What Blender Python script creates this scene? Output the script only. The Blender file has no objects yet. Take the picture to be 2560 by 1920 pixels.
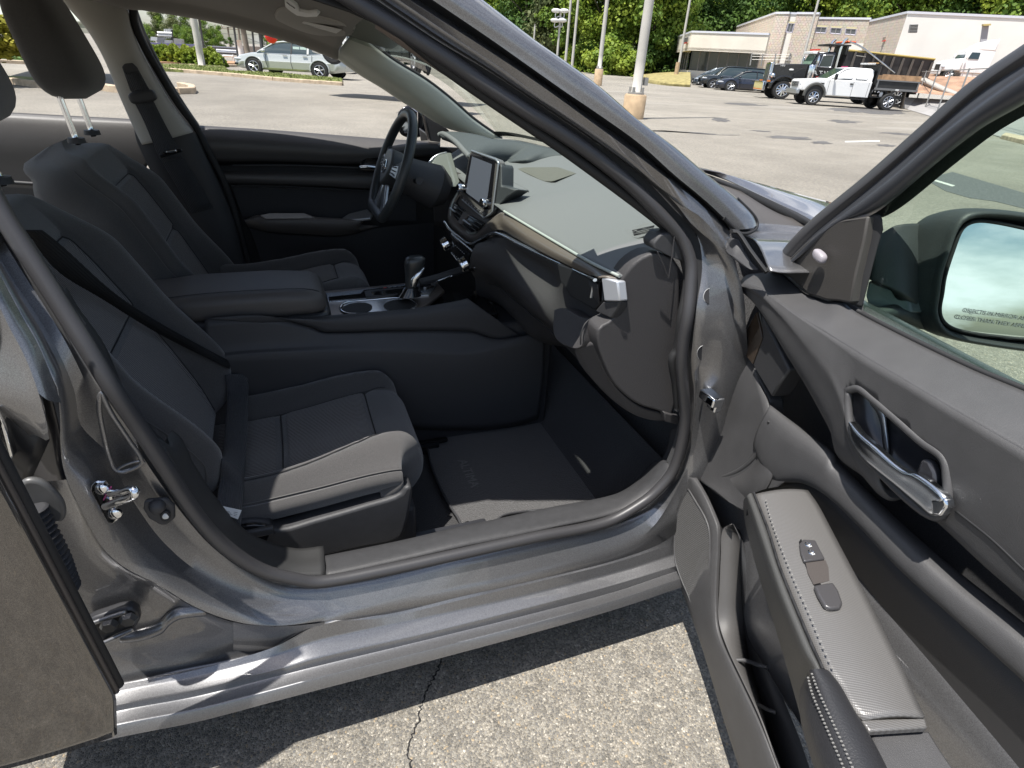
import bpy, bmesh, math, random
import numpy as np
from mathutils import Vector, Matrix, noise as mnoise
SC = bpy.context.scene
COL = SC.collection
RX = math.radians
# ------------------------------------------------------------------ camera
YAW, PITCH, ROLL, FPX = 0.3876, 0.5111, 0.0641, 1441.953
CAM = np.array([-0.7581, -1.6596, 1.2678])
_f = np.array([math.sin(YAW)*math.cos(PITCH), math.cos(YAW)*math.cos(PITCH), -math.sin(PITCH)])
_r0 = np.array([math.cos(YAW), -math.sin(YAW), 0.0]); _u0 = np.cross(_r0, _f)
_r = math.cos(ROLL)*_r0 + math.sin(ROLL)*_u0; _u = np.cross(_r, _f)
cd = bpy.data.cameras.new('camera'); cam = bpy.data.objects.new('camera', cd); COL.objects.link(cam)
cd.sensor_width = 36.0; cd.lens = 36.0*FPX/2560.0; cd.clip_start = 0.02; cd.clip_end = 3000
cam.matrix_world = Matrix(((_r[0], _u[0], -_f[0], CAM[0]), (_r[1], _u[1], -_f[1], CAM[1]), (_r[2], _u[2], -_f[2], CAM[2]), (0, 0, 0, 1)))
SC.camera = cam
# ------------------------------------------------------------------ sun, sky, exposure
SUN = Vector((-0.34, -0.11, 1.0)).normalized()
sl = bpy.data.lights.new('sun', 'SUN'); sun = bpy.data.objects.new('sun', sl); COL.objects.link(sun)
sl.energy = 5.0; sl.angle = RX(0.53); sl.color = (1.0, 0.965, 0.91)
sun.rotation_euler = SUN.to_track_quat('Z', 'Y').to_euler()
world = bpy.data.worlds.new('World'); SC.world = world; world.use_nodes = True
nt = world.node_tree; nt.nodes.clear()
sky = nt.nodes.new('ShaderNodeTexSky'); sky.sky_type = 'NISHITA'; sky.sun_disc = False
sky.sun_elevation = math.asin(SUN.z); sky.sun_rotation = math.atan2(SUN.x, SUN.y)
sky.air_density = 1.0; sky.dust_density = 1.2; sky.ozone_density = 1.5
tc = nt.nodes.new('ShaderNodeTexCoord'); mp = nt.nodes.new('ShaderNodeMapping'); mp.inputs['Scale'].default_value = (1.4, 1.4, 4.2)
nz = nt.nodes.new('ShaderNodeTexNoise'); nz.inputs['Scale'].default_value = 2.3; nz.inputs['Detail'].default_value = 7; nz.inputs['Roughness'].default_value = 0.55
cr = nt.nodes.new('ShaderNodeValToRGB'); cr.color_ramp.elements[0].position = 0.49; cr.color_ramp.elements[1].position = 0.68
mx = nt.nodes.new('ShaderNodeMix'); mx.data_type = 'RGBA'; mx.inputs[7].default_value = (9.5, 9.8, 10.4, 1)
bg = nt.nodes.new('ShaderNodeBackground'); bg.inputs['Strength'].default_value = 0.095
wo = nt.nodes.new('ShaderNodeOutputWorld')
L = nt.links.new
L(tc.outputs['Generated'], mp.inputs['Vector']); L(mp.outputs['Vector'], nz.inputs['Vector']); L(nz.outputs['Fac'], cr.inputs['Fac'])
L(cr.outputs['Color'], mx.inputs[0]); L(sky.outputs['Color'], mx.inputs[6]); L(mx.outputs[2], bg.inputs['Color']); L(bg.outputs['Background'], wo.inputs['Surface'])
SC.view_settings.view_transform = 'Standard'; SC.view_settings.look = 'None'; SC.view_settings.gamma = 1.0
SC.view_settings.use_curve_mapping = False; SC.view_settings.exposure = 0.76
SC.render.film_transparent = False
try:
    SC.cycles.max_bounces = 8; SC.cycles.transparent_max_bounces = 16; SC.cycles.caustics_reflective = False; SC.cycles.caustics_refractive = False
    SC.cycles.sample_clamp_indirect = 6.0; SC.cycles.use_denoising = True
except Exception: pass
# ------------------------------------------------------------------ survey: points measured in the photo, placed on known planes
FR = dict(F=(0,0,1.1573),A=(0,0,.4521),B=(900,0,.3617),C=(1600,0,.434),D=(0,600,.4219),E=(700,500,.4521),G=(1650,600,.4219),H=(1600,1150,.4642),
  I=(0,1100,.4943),J=(800,1100,.4943),L=(300,0,.3617),S=(0,0,1),M=(1100,100,.1808),N=(1650,500,.2260),O=(900,280,.1808),Q=(1080,380,.1808),
  K1=(1720,70,.27125),K2=(1640,0,.27125),L2=(340,20,.13562),L3=(560,60,.14467),B2=(1180,0,.20796),B3=(880,60,.13562),
  R=(0,600,.2260),T=(2050,500,.2306),V=(750,600,.1808),W=(0,0,.1808),X=(1900,500,.2984))
def ray(fr, x, y):
    a, b, s = FR[fr]; x = a+x*s; y = b+y*s
    return _f + (x-1280)/FPX*_r - (y-960)/FPX*_u
def yb(z):
    return -.78 + .383*max(0.0, z-.85)
DH = np.array([.13, -.86, 0.]); DE = np.array([-.17, -.985, 0.]); DE /= np.linalg.norm(DE); DN = np.array([DE[1], -DE[0], 0.])
def U(fr, x, y, a, v):
    d = ray(fr, x, y)
    if a in 'XYZ':
        i = 'XYZ'.index(a); p = CAM + d*(v-CAM[i])/d[i]
    elif a == 'R':                       # on the leaning side of the car body, v metres inboard
        Y = -.75
        for _ in range(30):
            p = CAM + d*(Y-CAM[1])/d[1]; Y = yb(p[2])+v
    elif a == 'D':                       # on the open door, v metres inboard of its plane
        p = CAM + d*(((DH-CAM)@DN+v)/(d@DN))
    elif a == 'H':                       # at a horizontal distance from the camera
        p = CAM + d*(v/math.hypot(d[0], d[1]))
    return Vector(p)
def crv(fr, pts, a='Y', v=None):
    return [U(fr, p[0], p[1], a, p[2] if len(p) > 2 else v) for p in pts]
def door_pt(s, t, z):
    p = DH + DE*s + DN*t; return Vector((p[0], p[1], z))
# ------------------------------------------------------------------ mesh helpers
def cr_spline(P, k):
    P = [Vector(p) for p in P]; n = len(P)
    if n < 3: return [P[0].lerp(P[-1], i/k) for i in range(k+1)] if n == 2 else P
    out = []
    for i in range(n-1):
        p0 = P[i-1] if i else P[0]*2-P[1]; p1, p2 = P[i], P[i+1]; p3 = P[i+2] if i+2 < n else P[-1]*2-P[-2]
        d = max((p2-p1).length, 1e-6)
        m1 = (p2-p0)*(d/max((p2-p0).length, 1e-6)) if (p2-p0).length > 0 else (p2-p1)
        m2 = (p3-p1)*(d/max((p3-p1).length, 1e-6))
        for j in range(k):
            t = j/k; t2 = t*t; t3 = t2*t
            out.append(p1*(2*t3-3*t2+1)+m1*(t3-2*t2+t)+p2*(-2*t3+3*t2)+m2*(t3-t2))
    out.append(P[-1]); return out
def resample(P, n, smooth=True):
    Q = cr_spline(P, 10) if smooth else [Vector(p) for p in P]
    d = [0.0]
    for a, b in zip(Q, Q[1:]): d.append(d[-1]+(b-a).length)
    T = d[-1]; out = []; j = 0
    for i in range(n):
        t = T*i/(n-1)
        while j < len(Q)-2 and d[j+1] < t: j += 1
        w = (t-d[j])/max(d[j+1]-d[j], 1e-9); out.append(Q[j].lerp(Q[j+1], min(max(w, 0), 1)))
    return out
def link(name, me, mat, parent=None):
    o = bpy.data.objects.new(name, me); COL.objects.link(o)
    if mat is not None: me.materials.append(mat)
    if parent is not None: o.parent = parent
    return o
def finish(me, angle=40, smooth=True):
    bm = bmesh.new(); bm.from_mesh(me); bmesh.ops.recalc_face_normals(bm, faces=bm.faces); bm.to_mesh(me); bm.free()
    if smooth:
        me.polygons.foreach_set('use_smooth', [True]*len(me.polygons))
        try: me.set_sharp_from_angle(angle=RX(angle))
        except Exception: pass
    me.update()
def bevel(o, w, seg=2, ang=30):
    m = o.modifiers.new('bevel', 'BEVEL'); m.width = w; m.segments = seg; m.limit_method = 'ANGLE'; m.angle_limit = RX(ang); m.harden_normals = False; return o
def solid(o, t, off=-1):
    m = o.modifiers.new('thick', 'SOLIDIFY'); m.thickness = t; m.offset = off; return o
def grid_mesh(name, rows, mat, parent=None, angle=40, closed=False, wrap=False):
    nr = len(rows); nc = len(rows[0]); V = [tuple(p) for r in rows for p in r]; F = []
    for i in range(nr-1 + (1 if wrap else 0)):
        i2 = (i+1) % nr
        for j in range(nc-1 + (1 if closed else 0)):
            j2 = (j+1) % nc; F.append((i*nc+j, i*nc+j2, i2*nc+j2, i2*nc+j))
    me = bpy.data.meshes.new(name); me.from_pydata(V, [], F)
    uv = me.uv_layers.new(name='uv'); A = np.array(V).reshape(nr, nc, 3)
    du = np.concatenate([np.zeros((nr, 1)), np.cumsum(np.linalg.norm(np.diff(A, axis=1), axis=2), axis=1)], axis=1)
    dv = np.concatenate([np.zeros((1, nc)), np.cumsum(np.linalg.norm(np.diff(A, axis=0), axis=2), axis=0)], axis=0)
    for li, lp in enumerate(me.loops):
        i, j = divmod(lp.vertex_index, nc); uv.data[li].uv = (du[i, j], dv[i, j])
    finish(me, angle); return link(name, me, mat, parent)
def skin(name, curves, mat, parent=None, n=40, m=1, smooth=True, thick=0, off=-1, angle=40):
    C = [resample(c, n, smooth) for c in curves]
    if m > 1 and len(C) > 2:
        cols = [cr_spline([C[i][j] for i in range(len(C))], m) for j in range(n)]
        C = [[cols[j][i] for j in range(n)] for i in range(len(cols[0]))]
    o = grid_mesh(name, C, mat, parent, angle)
    if thick: solid(o, thick, off)
    return o
def tube(name, P, r, mat, parent=None, n=None, seg=10, closed=False, flat=1.0, up=None, smooth=True, cap=True):
    Q = resample(list(P)+([P[0]] if closed else []), n or max(8, len(P)*5), smooth)
    if closed: Q = Q[:-1]
    rows = []; nn = len(Q); prev = None
    for i, p in enumerate(Q):
        a = Q[(i-1) % nn] if (closed or i) else Q[0]; b = Q[(i+1) % nn] if (closed or i < nn-1) else Q[-1]
        t = (b-a).normalized()
        if up is not None: s = t.cross(Vector(up))
        elif prev is None: s = t.cross(Vector((0, 0, 1))) if abs(t.z) < .9 else t.cross(Vector((0, 1, 0)))
        else: s = prev - t*prev.dot(t)
        s.normalize(); prev = s; u2 = t.cross(s)
        rr = r(i/(nn-1)) if callable(r) else r
        rows.append([p+s*(math.cos(k*2*math.pi/seg)*rr)+u2*(math.sin(k*2*math.pi/seg)*rr*flat) for k in range(seg)])
    o = grid_mesh(name, rows, mat, parent, 60, closed=True, wrap=closed)
    if cap and not closed:
        me = o.data; bm = bmesh.new(); bm.from_mesh(me); bm.verts.ensure_lookup_table()
        try:
            bm.faces.new([bm.verts[k] for k in range(seg)]); bm.faces.new([bm.verts[(nn-1)*seg+k] for k in range(seg)][::-1])
        except Exception: pass
        bm.to_mesh(me); bm.free()
    return o
def plate(name, pts, d, mat, parent=None, bev=0, seg=2, angle=35):
    d = Vector(d); pts = [Vector(p) for p in pts]; n = len(pts)
    me = bpy.data.meshes.new(name)
    me.from_pydata([tuple(p) for p in pts]+[tuple(p+d) for p in pts], [], [tuple(range(n)), tuple(range(2*n-1, n-1, -1))]+[(i, (i+1) % n, n+(i+1) % n, n+i) for i in range(n)])
    finish(me, angle); o = link(name, me, mat, parent)
    if bev: bevel(o, bev, seg)
    return o
def boxes(name, L_, mat, parent=None, bev=0, seg=1, smooth=False):
    """list of (centre, size[, rotation z]) joined to one mesh"""
    V = []; F = []
    for b in L_:
        c = Vector(b[0]); s = b[1]; rot = Matrix.Rotation(b[2], 3, 'Z') if len(b) > 2 and not isinstance(b[2], Matrix) else (b[2] if len(b) > 2 else Matrix.Identity(3)); k = len(V)
        for sx in (-.5, .5):
            for sy in (-.5, .5):
                for sz in (-.5, .5): V.append(tuple(c + rot @ Vector((s[0]*sx, s[1]*sy, s[2]*sz))))
        F += [(k+a, k+b_, k+c_, k+d_) for a, b_, c_, d_ in ((0,1,3,2),(4,6,7,5),(0,4,5,1),(2,3,7,6),(0,2,6,4),(1,5,7,3))]
    me = bpy.data.meshes.new(name); me.from_pydata(V, [], F); finish(me, 35, smooth or bev > 0); o = link(name, me, mat, parent)
    if bev: bevel(o, bev, seg)
    return o
def lathe(name, prof, mat, parent=None, seg=24, axis='Z', M=None):
    rows = []
    for k in range(seg):
        a = 2*math.pi*k/seg; rows.append([Vector((r*math.cos(a), r*math.sin(a), z)) for r, z in prof])
    if axis == 'Y': rows = [[Vector((p.x, p.z, p.y)) for p in r] for r in rows]
    if axis == 'X': rows = [[Vector((p.z, p.x, p.y)) for p in r] for r in rows]
    if M is not None: rows = [[M @ p for p in r] for r in rows]
    return grid_mesh(name, rows, mat, parent, 40, wrap=True)
def empty(name, loc=(0, 0, 0), rz=0, parent=None):
    o = bpy.data.objects.new(name, None); o.location = loc; o.rotation_euler = (0, 0, rz); COL.objects.link(o)
    if parent: o.parent = parent
    return o
def tag(o, label=None, cat=None, group=None, kind=None):
    if label: o['label'] = label
    if cat: o['category'] = cat
    if group: o['group'] = group
    if kind: o['kind'] = kind
    return o
def copy_tree(o, parent=None):
    c = o.copy(); COL.objects.link(c); c.parent = parent
    for ch in [x for x in list(SC.objects) if x.parent == o]: copy_tree(ch, c)
    return c
def text_mesh(name, txt, size, M, mat, parent=None, depth=0.0005, align='CENTER'):
    cu = bpy.data.curves.new(name, 'FONT'); cu.body = txt; cu.size = size; cu.extrude = depth; cu.align_x = align; cu.align_y = 'CENTER'
    o = bpy.data.objects.new(name, cu); COL.objects.link(o); dg = bpy.context.evaluated_depsgraph_get()
    me = bpy.data.meshes.new_from_object(o.evaluated_get(dg)); bpy.data.objects.remove(o)
    me.name = name; me.materials.clear(); me.transform(M); return link(name, me, mat, parent)
def frame_M(o, ex, ey):
    ex = Vector(ex).normalized(); ey = Vector(ey); ey = (ey-ex*ey.dot(ex)).normalized(); ez = ex.cross(ey)
    return Matrix(((ex.x, ey.x, ez.x, o[0]), (ex.y, ey.y, ez.y, o[1]), (ex.z, ey.z, ez.z, o[2]), (0, 0, 0, 1)))
# ------------------------------------------------------------------ materials
def mat(name, col, rough=.5, metal=0, spec=.5, coat=0, bump=None, var=None, sheen=0, trans=0, coatr=.03, emit=None, alpha=1):
    """bump=(scale, strength, detail); var=(scale, amount) multiplies the colour"""
    m = bpy.data.materials.new(name); m.use_nodes = True; t = m.node_tree; b = t.nodes['Principled BSDF']
    b.inputs['Base Color'].default_value = (*col, 1); b.inputs['Roughness'].default_value = rough; b.inputs['Metallic'].default_value = metal
    b.inputs['Specular IOR Level'].default_value = spec; b.inputs['Coat Weight'].default_value = coat; b.inputs['Coat Roughness'].default_value = coatr
    b.inputs['Sheen Weight'].default_value = sheen; b.inputs['Transmission Weight'].default_value = trans
    if sheen: b.inputs['Sheen Roughness'].default_value = .6
    if emit: b.inputs['Emission Color'].default_value = (*emit[0], 1); b.inputs['Emission Strength'].default_value = emit[1]
    c = t.nodes.new('ShaderNodeTexCoord')
    if var:
        n = t.nodes.new('ShaderNodeTexNoise'); n.inputs['Scale'].default_value = var[0]; n.inputs['Detail'].default_value = 5
        r = t.nodes.new('ShaderNodeMapRange'); r.inputs[3].default_value = 1-var[1]; r.inputs[4].default_value = 1+var[1]; r.inputs[1].default_value = .3; r.inputs[2].default_value = .7
        v = t.nodes.new('ShaderNodeMix'); v.data_type = 'RGBA'; v.blend_type = 'MULTIPLY'; v.inputs[0].default_value = 1; v.inputs[6].default_value = (*col, 1)
        t.links.new(c.outputs['Object'], n.inputs['Vector']); t.links.new(n.outputs['Fac'], r.inputs[0]); t.links.new(r.outputs[0], v.inputs[7]); t.links.new(v.outputs[2], b.inputs['Base Color'])
    if bump:
        n = t.nodes.new('ShaderNodeTexNoise'); n.inputs['Scale'].default_value = bump[0]; n.inputs['Detail'].default_value = bump[2] if len(bump) > 2 else 2
        k = t.nodes.new('ShaderNodeBump'); k.inputs['Strength'].default_value = bump[1]; k.inputs['Distance'].default_value = .001 if len(bump) < 4 else bump[3]
        t.links.new(c.outputs['Object'], n.inputs['Vector']); t.links.new(n.outputs['Fac'], k.inputs['Height']); t.links.new(k.outputs['Normal'], b.inputs['Normal'])
    return m
def ribbed(name, col, period, strength, rough=.95, axis=0, sheen=.3):
    m = mat(name, col, rough, sheen=sheen, var=(300, .35)); t = m.node_tree; b = t.nodes['Principled BSDF']
    c = t.nodes.new('ShaderNodeTexCoord'); w = t.nodes.new('ShaderNodeTexWave'); w.wave_type = 'BANDS'; w.bands_direction = 'XY'[axis]
    w.inputs['Scale'].default_value = .314/period; w.inputs['Distortion'].default_value = .6; w.inputs['Detail Scale'].default_value = 8
    k = t.nodes.new('ShaderNodeBump'); k.inputs['Strength'].default_value = strength; k.inputs['Distance'].default_value = .002
    t.links.new(c.outputs['UV'], w.inputs['Vector']); t.links.new(w.outputs['Fac'], k.inputs['Height']); t.links.new(k.outputs['Normal'], b.inputs['Normal'])
    return m
def paint_mat(name, col, metal=.85, rough=.38, fleck=.5):
    m = mat(name, col, rough, metal, coat=1, coatr=.02); t = m.node_tree; b = t.nodes['Principled BSDF']
    c = t.nodes.new('ShaderNodeTexCoord'); v = t.nodes.new('ShaderNodeTexVoronoi'); v.inputs['Scale'].default_value = 1400
    r = t.nodes.new('ShaderNodeMapRange'); r.inputs[1].default_value = 0; r.inputs[2].default_value = 1; r.inputs[3].default_value = 1-fleck; r.inputs[4].default_value = 1+fleck
    s = t.nodes.new('ShaderNodeSeparateColor'); x = t.nodes.new('ShaderNodeMix'); x.data_type = 'RGBA'; x.blend_type = 'MULTIPLY'; x.inputs[0].default_value = 1; x.inputs[6].default_value = (*col, 1)
    t.links.new(c.outputs['Object'], v.inputs['Vector']); t.links.new(v.outputs['Color'], s.inputs[0]); t.links.new(s.outputs[0], r.inputs[0]); t.links.new(r.outputs[0], x.inputs[7]); t.links.new(x.outputs[2], b.inputs['Base Color'])
    return m
def glass_mat(name, tint, refl=1.0, rough=0.0):
    m = bpy.data.materials.new(name); m.use_nodes = True; t = m.node_tree; t.nodes.clear()
    o = t.nodes.new('ShaderNodeOutputMaterial'); tr = t.nodes.new('ShaderNodeBsdfTransparent'); g = t.nodes.new('ShaderNodeBsdfGlossy'); mxs = t.nodes.new('ShaderNodeMixShader'); lw = t.nodes.new('ShaderNodeLayerWeight'); pw = t.nodes.new('ShaderNodeMath'); fr = t.nodes.new('ShaderNodeMapRange')
    tr.inputs['Color'].default_value = (*tint, 1); g.inputs['Roughness'].default_value = rough; lw.inputs['Blend'].default_value = .5; pw.operation = 'POWER'; pw.inputs[1].default_value = 5; fr.inputs[3].default_value = .04; fr.inputs[4].default_value = 1.0; t.links.new(lw.outputs['Facing'], pw.inputs[0]); t.links.new(pw.outputs[0], fr.inputs[0])
    g.inputs['Color'].default_value = (refl, refl, refl, 1)
    t.links.new(fr.outputs[0], mxs.inputs[0]); t.links.new(tr.outputs[0], mxs.inputs[1]); t.links.new(g.outputs[0], mxs.inputs[2]); t.links.new(mxs.outputs[0], o.inputs['Surface'])
    return m
PAINT = paint_mat('grey_metallic_paint', (.175, .174, .178), metal=.7, rough=.36, fleck=.3)
PLAST = mat('dark_plastic', (.040, .040, .042), .5, bump=(900, .5), spec=.4, var=(60, .1))
PLAST2 = mat('door_plastic', (.064, .063, .064), .46, bump=(1100, .55), spec=.45, var=(30, .06))
SOFT = mat('soft_black_trim', (.040, .040, .043), .55, bump=(700, .35), spec=.4)
GLOSSB = mat('gloss_black', (.012, .012, .013), .08, spec=.6)
RUBBER = mat('rubber_seal', (.042, .041, .043), .42, bump=(260, .12), spec=.45)
RUBLIP = mat('rubber_lip', (.014, .014, .015), .7)
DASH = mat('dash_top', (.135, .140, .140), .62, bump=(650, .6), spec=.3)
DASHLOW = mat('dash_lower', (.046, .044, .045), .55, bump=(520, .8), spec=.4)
WOOD = mat('brown_wood_trim', (.115, .098, .082), .35, spec=.4, coat=.3)
CHROME = mat('satin_chrome', (.62, .64, .66), .22, 1.0)
BCHROME = mat('polished_chrome', (.75, .77, .8), .08, 1.0)
SILVER = mat('silver_plastic', (.42, .44, .46), .3, .8)
FABRIC = mat('black_seat_cloth', (.050, .047, .046), .95, sheen=.35, bump=(1400, .8), var=(500, .25))
FABRIB = ribbed('ribbed_seat_cloth', (.062, .054, .049), .006, .7)
LEATH = mat('armrest_leatherette', (.085, .078, .074), .5, bump=(480, .45), spec=.45)
BELT2 = ribbed('shoulder_webbing', (.005, .005, .006), .005, .4, rough=.85, axis=1, sheen=0)
BELT = ribbed('belt_webbing', (.026, .027, .032), .005, .6, rough=.75, axis=1, sheen=.1)
CARPET = mat('carpet', (.030, .028, .028), 1, sheen=.3, bump=(420, 1.0, 4, .004), var=(260, .35))
HEADL = mat('grey_headliner', (.26, .245, .225), .95, bump=(500, .3))
PILLT = mat('light_pillar_trim', (.56, .58, .52), .6, bump=(700, .3))
STITCH = mat('pale_thread', (.20, .195, .185), .8)
SEAMT = mat('seam_thread', (.10, .098, .095), .8)
WHITE = mat('white_plastic', (.7, .7, .68), .5)
LABELW = mat('paper_label', (.62, .62, .60), .7)
INK = mat('dark_ink', (.02, .02, .02), .6)
RED = mat('red_plastic', (.55, .02, .015), .4)
WS_GLASS = glass_mat('windshield_glass', (.86, .92, .87), .5)
DOOR_GLASS = glass_mat('door_glass', (.80, .885, .83), .6)
MIRROR = mat('mirror_glass', (.86, .90, .91), .0, 1.0)
# ================================================================== GROUND
def ground_mat():
    m = bpy.data.materials.new('asphalt'); m.use_nodes = True; t = m.node_tree; b = t.nodes['Principled BSDF']; b.inputs['Roughness'].default_value = .85; b.inputs['Specular IOR Level'].default_value = .3
    N = t.nodes.new; K = t.links.new; c = N('ShaderNodeTexCoord')
    v = N('ShaderNodeTexVoronoi'); v.inputs['Scale'].default_value = 215; K(c.outputs['Object'], v.inputs['Vector'])
    s = N('ShaderNodeSeparateColor'); K(v.outputs['Color'], s.inputs[0])
    r = N('ShaderNodeValToRGB'); e = r.color_ramp; e.interpolation = 'CONSTANT'
    e.elements[0].position = 0; e.elements[0].color = (.13, .125, .115, 1); e.elements[1].position = .93; e.elements[1].color = (.52, .48, .41, 1)
    for p, q in ((.16, (.19, .18, .165)), (.40, (.29, .275, .245)), (.60, (.15, .147, .14)), (.74, (.37, .34, .29)), (.97, (.42, .33, .22))):
        x = e.elements.new(p); x.color = (*q, 1)
    K(s.outputs[0], r.inputs['Fac'])
    # binder between the stones
    ve = N('ShaderNodeTexVoronoi'); ve.feature = 'DISTANCE_TO_EDGE'; ve.inputs['Scale'].default_value = 215; K(c.outputs['Object'], ve.inputs['Vector'])
    me_ = N('ShaderNodeMapRange'); me_.inputs[1].default_value = 0.0; me_.inputs[2].default_value = .16; me_.inputs[3].default_value = 0; me_.inputs[4].default_value = 1; K(ve.outputs['Distance'], me_.inputs[0])
    m1 = N('ShaderNodeMix'); m1.data_type = 'RGBA'; m1.inputs[6].default_value = (.30, .268, .215, 1); K(me_.outputs[0], m1.inputs[0]); K(r.outputs[0], m1.inputs[7])
    # pale worn and dusty patches, dark oily ones
    prev = m1.outputs[2]
    for sc, lo, hi, a, d, seed in ((.16, .35, .7, .70, .98, 0), (1.3, .3, .7, .9, 1.12, 7), (22, .35, .65, .84, 1.16, 3)):
        n = N('ShaderNodeTexNoise'); n.inputs['Scale'].default_value = sc; n.inputs['Detail'].default_value = 5; n.noise_dimensions = '4D'; n.inputs['W'].default_value = seed
        mr = N('ShaderNodeMapRange'); mr.inputs[1].default_value = lo; mr.inputs[2].default_value = hi; mr.inputs[3].default_value = a; mr.inputs[4].default_value = d
        mm = N('ShaderNodeMix'); mm.data_type = 'RGBA'; mm.blend_type = 'MULTIPLY'; mm.inputs[0].default_value = 1
        K(c.outputs['Object'], n.inputs['Vector']); K(n.outputs['Fac'], mr.inputs[0]); K(prev, mm.inputs[6]); K(mr.outputs[0], mm.inputs[7]); prev = mm.outputs[2]
    # streaks of pale dust further out
    mpn = N('ShaderNodeMapping'); mpn.inputs['Rotation'].default_value = (0, 0, .5); mpn.inputs['Scale'].default_value = (.10, .42, 1); K(c.outputs['Object'], mpn.inputs['Vector'])
    n = N('ShaderNodeTexNoise'); n.inputs['Scale'].default_value = 1.4; n.inputs['Detail'].default_value = 6; K(mpn.outputs[0], n.inputs['Vector'])
    mr = N('ShaderNodeMapRange'); mr.inputs[1].default_value = .54; mr.inputs[2].default_value = .70; K(n.outputs['Fac'], mr.inputs[0])
    sx = N('ShaderNodeSeparateXYZ'); K(c.outputs['Object'], sx.inputs[0]); far = N('ShaderNodeMapRange'); far.inputs[1].default_value = 5; far.inputs[2].default_value = 14; K(sx.outputs[0], far.inputs[0])
    pw = N('ShaderNodeMath'); pw.operation = 'MULTIPLY'; K(mr.outputs[0], pw.inputs[0]); K(far.outputs[0], pw.inputs[1])
    pw2 = N('ShaderNodeMath'); pw2.operation = 'MULTIPLY'; K(pw.outputs[0], pw2.inputs[0]); pw2.inputs[1].default_value = .6
    dm = N('ShaderNodeMix'); dm.data_type = 'RGBA'; dm.inputs[7].default_value = (.31, .29, .255, 1); K(pw2.outputs[0], dm.inputs[0]); K(prev, dm.inputs[6])
    K(dm.outputs[2], b.inputs['Base Color'])
    k = N('ShaderNodeBump'); k.inputs['Strength'].default_value = .55; k.inputs['Distance'].default_value = .003; K(me_.outputs[0], k.inputs['Height']); K(k.outputs[0], b.inputs['Normal'])
    return m
ASPH = ground_mat()
def gz(X, Y):
    s = X*.53+Y*.85; a = min(max((X-3)/12, 0), 1)
    return max(0, s-50)*.018*a if s < 300 else 250*.018*a
def rng_lin(a, b, n): return [a+(b-a)*i/n for i in range(n+1)]
gx = sorted(set([-1500, -600, -250, -120, -60, -30, -12, -6, -3, 0, 3, 6, 9, 12, 15, 20, 25, 30, 36, 42, 50, 60, 70, 80, 95, 110, 130, 160, 200, 300, 500, 900, 1500]))
gy = sorted(set([-900, -300, -60, -20, -8, -3, 0, 3, 8, 14, 20, 26, 32, 38, 44, 50, 56, 62, 70, 78, 86, 95, 110, 130, 160, 200, 260, 350, 600, 1000, 1500]))
V = [(x, y, gz(x, y)) for y in gy for x in gx]; nx = len(gx)
me = bpy.data.meshes.new('parking_lot'); me.from_pydata(V, [], [(i*nx+j, i*nx+j+1, (i+1)*nx+j+1, (i+1)*nx+j) for i in range(len(gy)-1) for j in range(nx-1)])
lot = tag(link('parking_lot_ground', me, ASPH), 'speckled grey asphalt of the parking lot', kind='structure')
CRACK = mat('crack_tar', (.012, .012, .012), .9)
def crack(fr, pts, w, name='crack'):
    P = resample(crv(fr, pts, 'Z', .001), 60, False); rnd = random.Random(len(pts)); a = []; b_ = []
    for i, p in enumerate(P):
        d = (P[min(i+1, 59)]-P[max(i-1, 0)]).normalized(); nrm = Vector((-d.y, d.x, 0)); j = nrm*rnd.uniform(-.004, .004); ww = w*rnd.uniform(.3, 1)
        a.append(p+j+nrm*ww); b_.append(p+j-nrm*ww)
    o = grid_mesh(name, [a, b_], CRACK, lot); return o
crack('J', [(612, 1105), (600, 1150), (560, 1230), (530, 1290), (505, 1360), (500, 1430), (460, 1500), (445, 1560), (455, 1610), (455, 1680)], .003)
# ================================================================== THE CAR
car = empty('sedan_car', (-.5, 0, 0)); tag(car, 'dark grey sedan in front with its front passenger door and rear door standing open', 'car')
class _C: pass
# children keep world coordinates: put the root's inverse on them when they are linked
def K_(o, p=None):
    p = p or car; o.parent = p; return o
car.location = (0, 0, 0)
# ---- ring curves around the door opening (from the roof end of the windshield pillar, down, along the sill, up the middle pillar)
TUBE_C = (crv('S', [(700, -110), (900, 12), (1100, 135), (1217, 215), (1317, 279), (1407, 335), (1489, 392), (1580, 466)], 'R', -.012) + crv('N', [(90, 250), (240, 430), (340, 700), (340, 950)], 'R', -.012)
  + crv('G', [(165, 450), (138, 600), (128, 740), (140, 900), (150, 1050), (130, 1200), (80, 1360)], 'R', -.012) + crv('J', [(1730, 230), (1640, 310), (1450, 415), (1100, 490), (700, 578), (300, 665), (0, 718)], 'R', -.012)
  + crv('I', [(1500, 705), (1330, 660), (1180, 570), (1050, 450), (930, 290)], 'R', -.012) + crv('D', [(1000, 1380), (830, 1120), (660, 870), (520, 640), (380, 420), (240, 200), (110, 0), (0, -180), (-90, -360)], 'R', -.012))
tube('door_seal', TUBE_C, .0125, RUBBER, car, n=260, seg=12)
# lip of the seal toward the cabin
LIP = (crv('M', [(-900, -420), (0, 330), (700, 830), (1200, 1170), (1800, 1580)], 'R', .012) + crv('N', [(10, 250), (170, 430), (270, 640), (310, 850), (290, 1050), (240, 1300), (190, 1659)], 'R', .012)
  + crv('G', [(75, 700), (95, 850), (110, 1000)], 'R', .012))
tube('seal_lip', LIP, .010, RUBLIP, car, n=140, seg=10)
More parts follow.
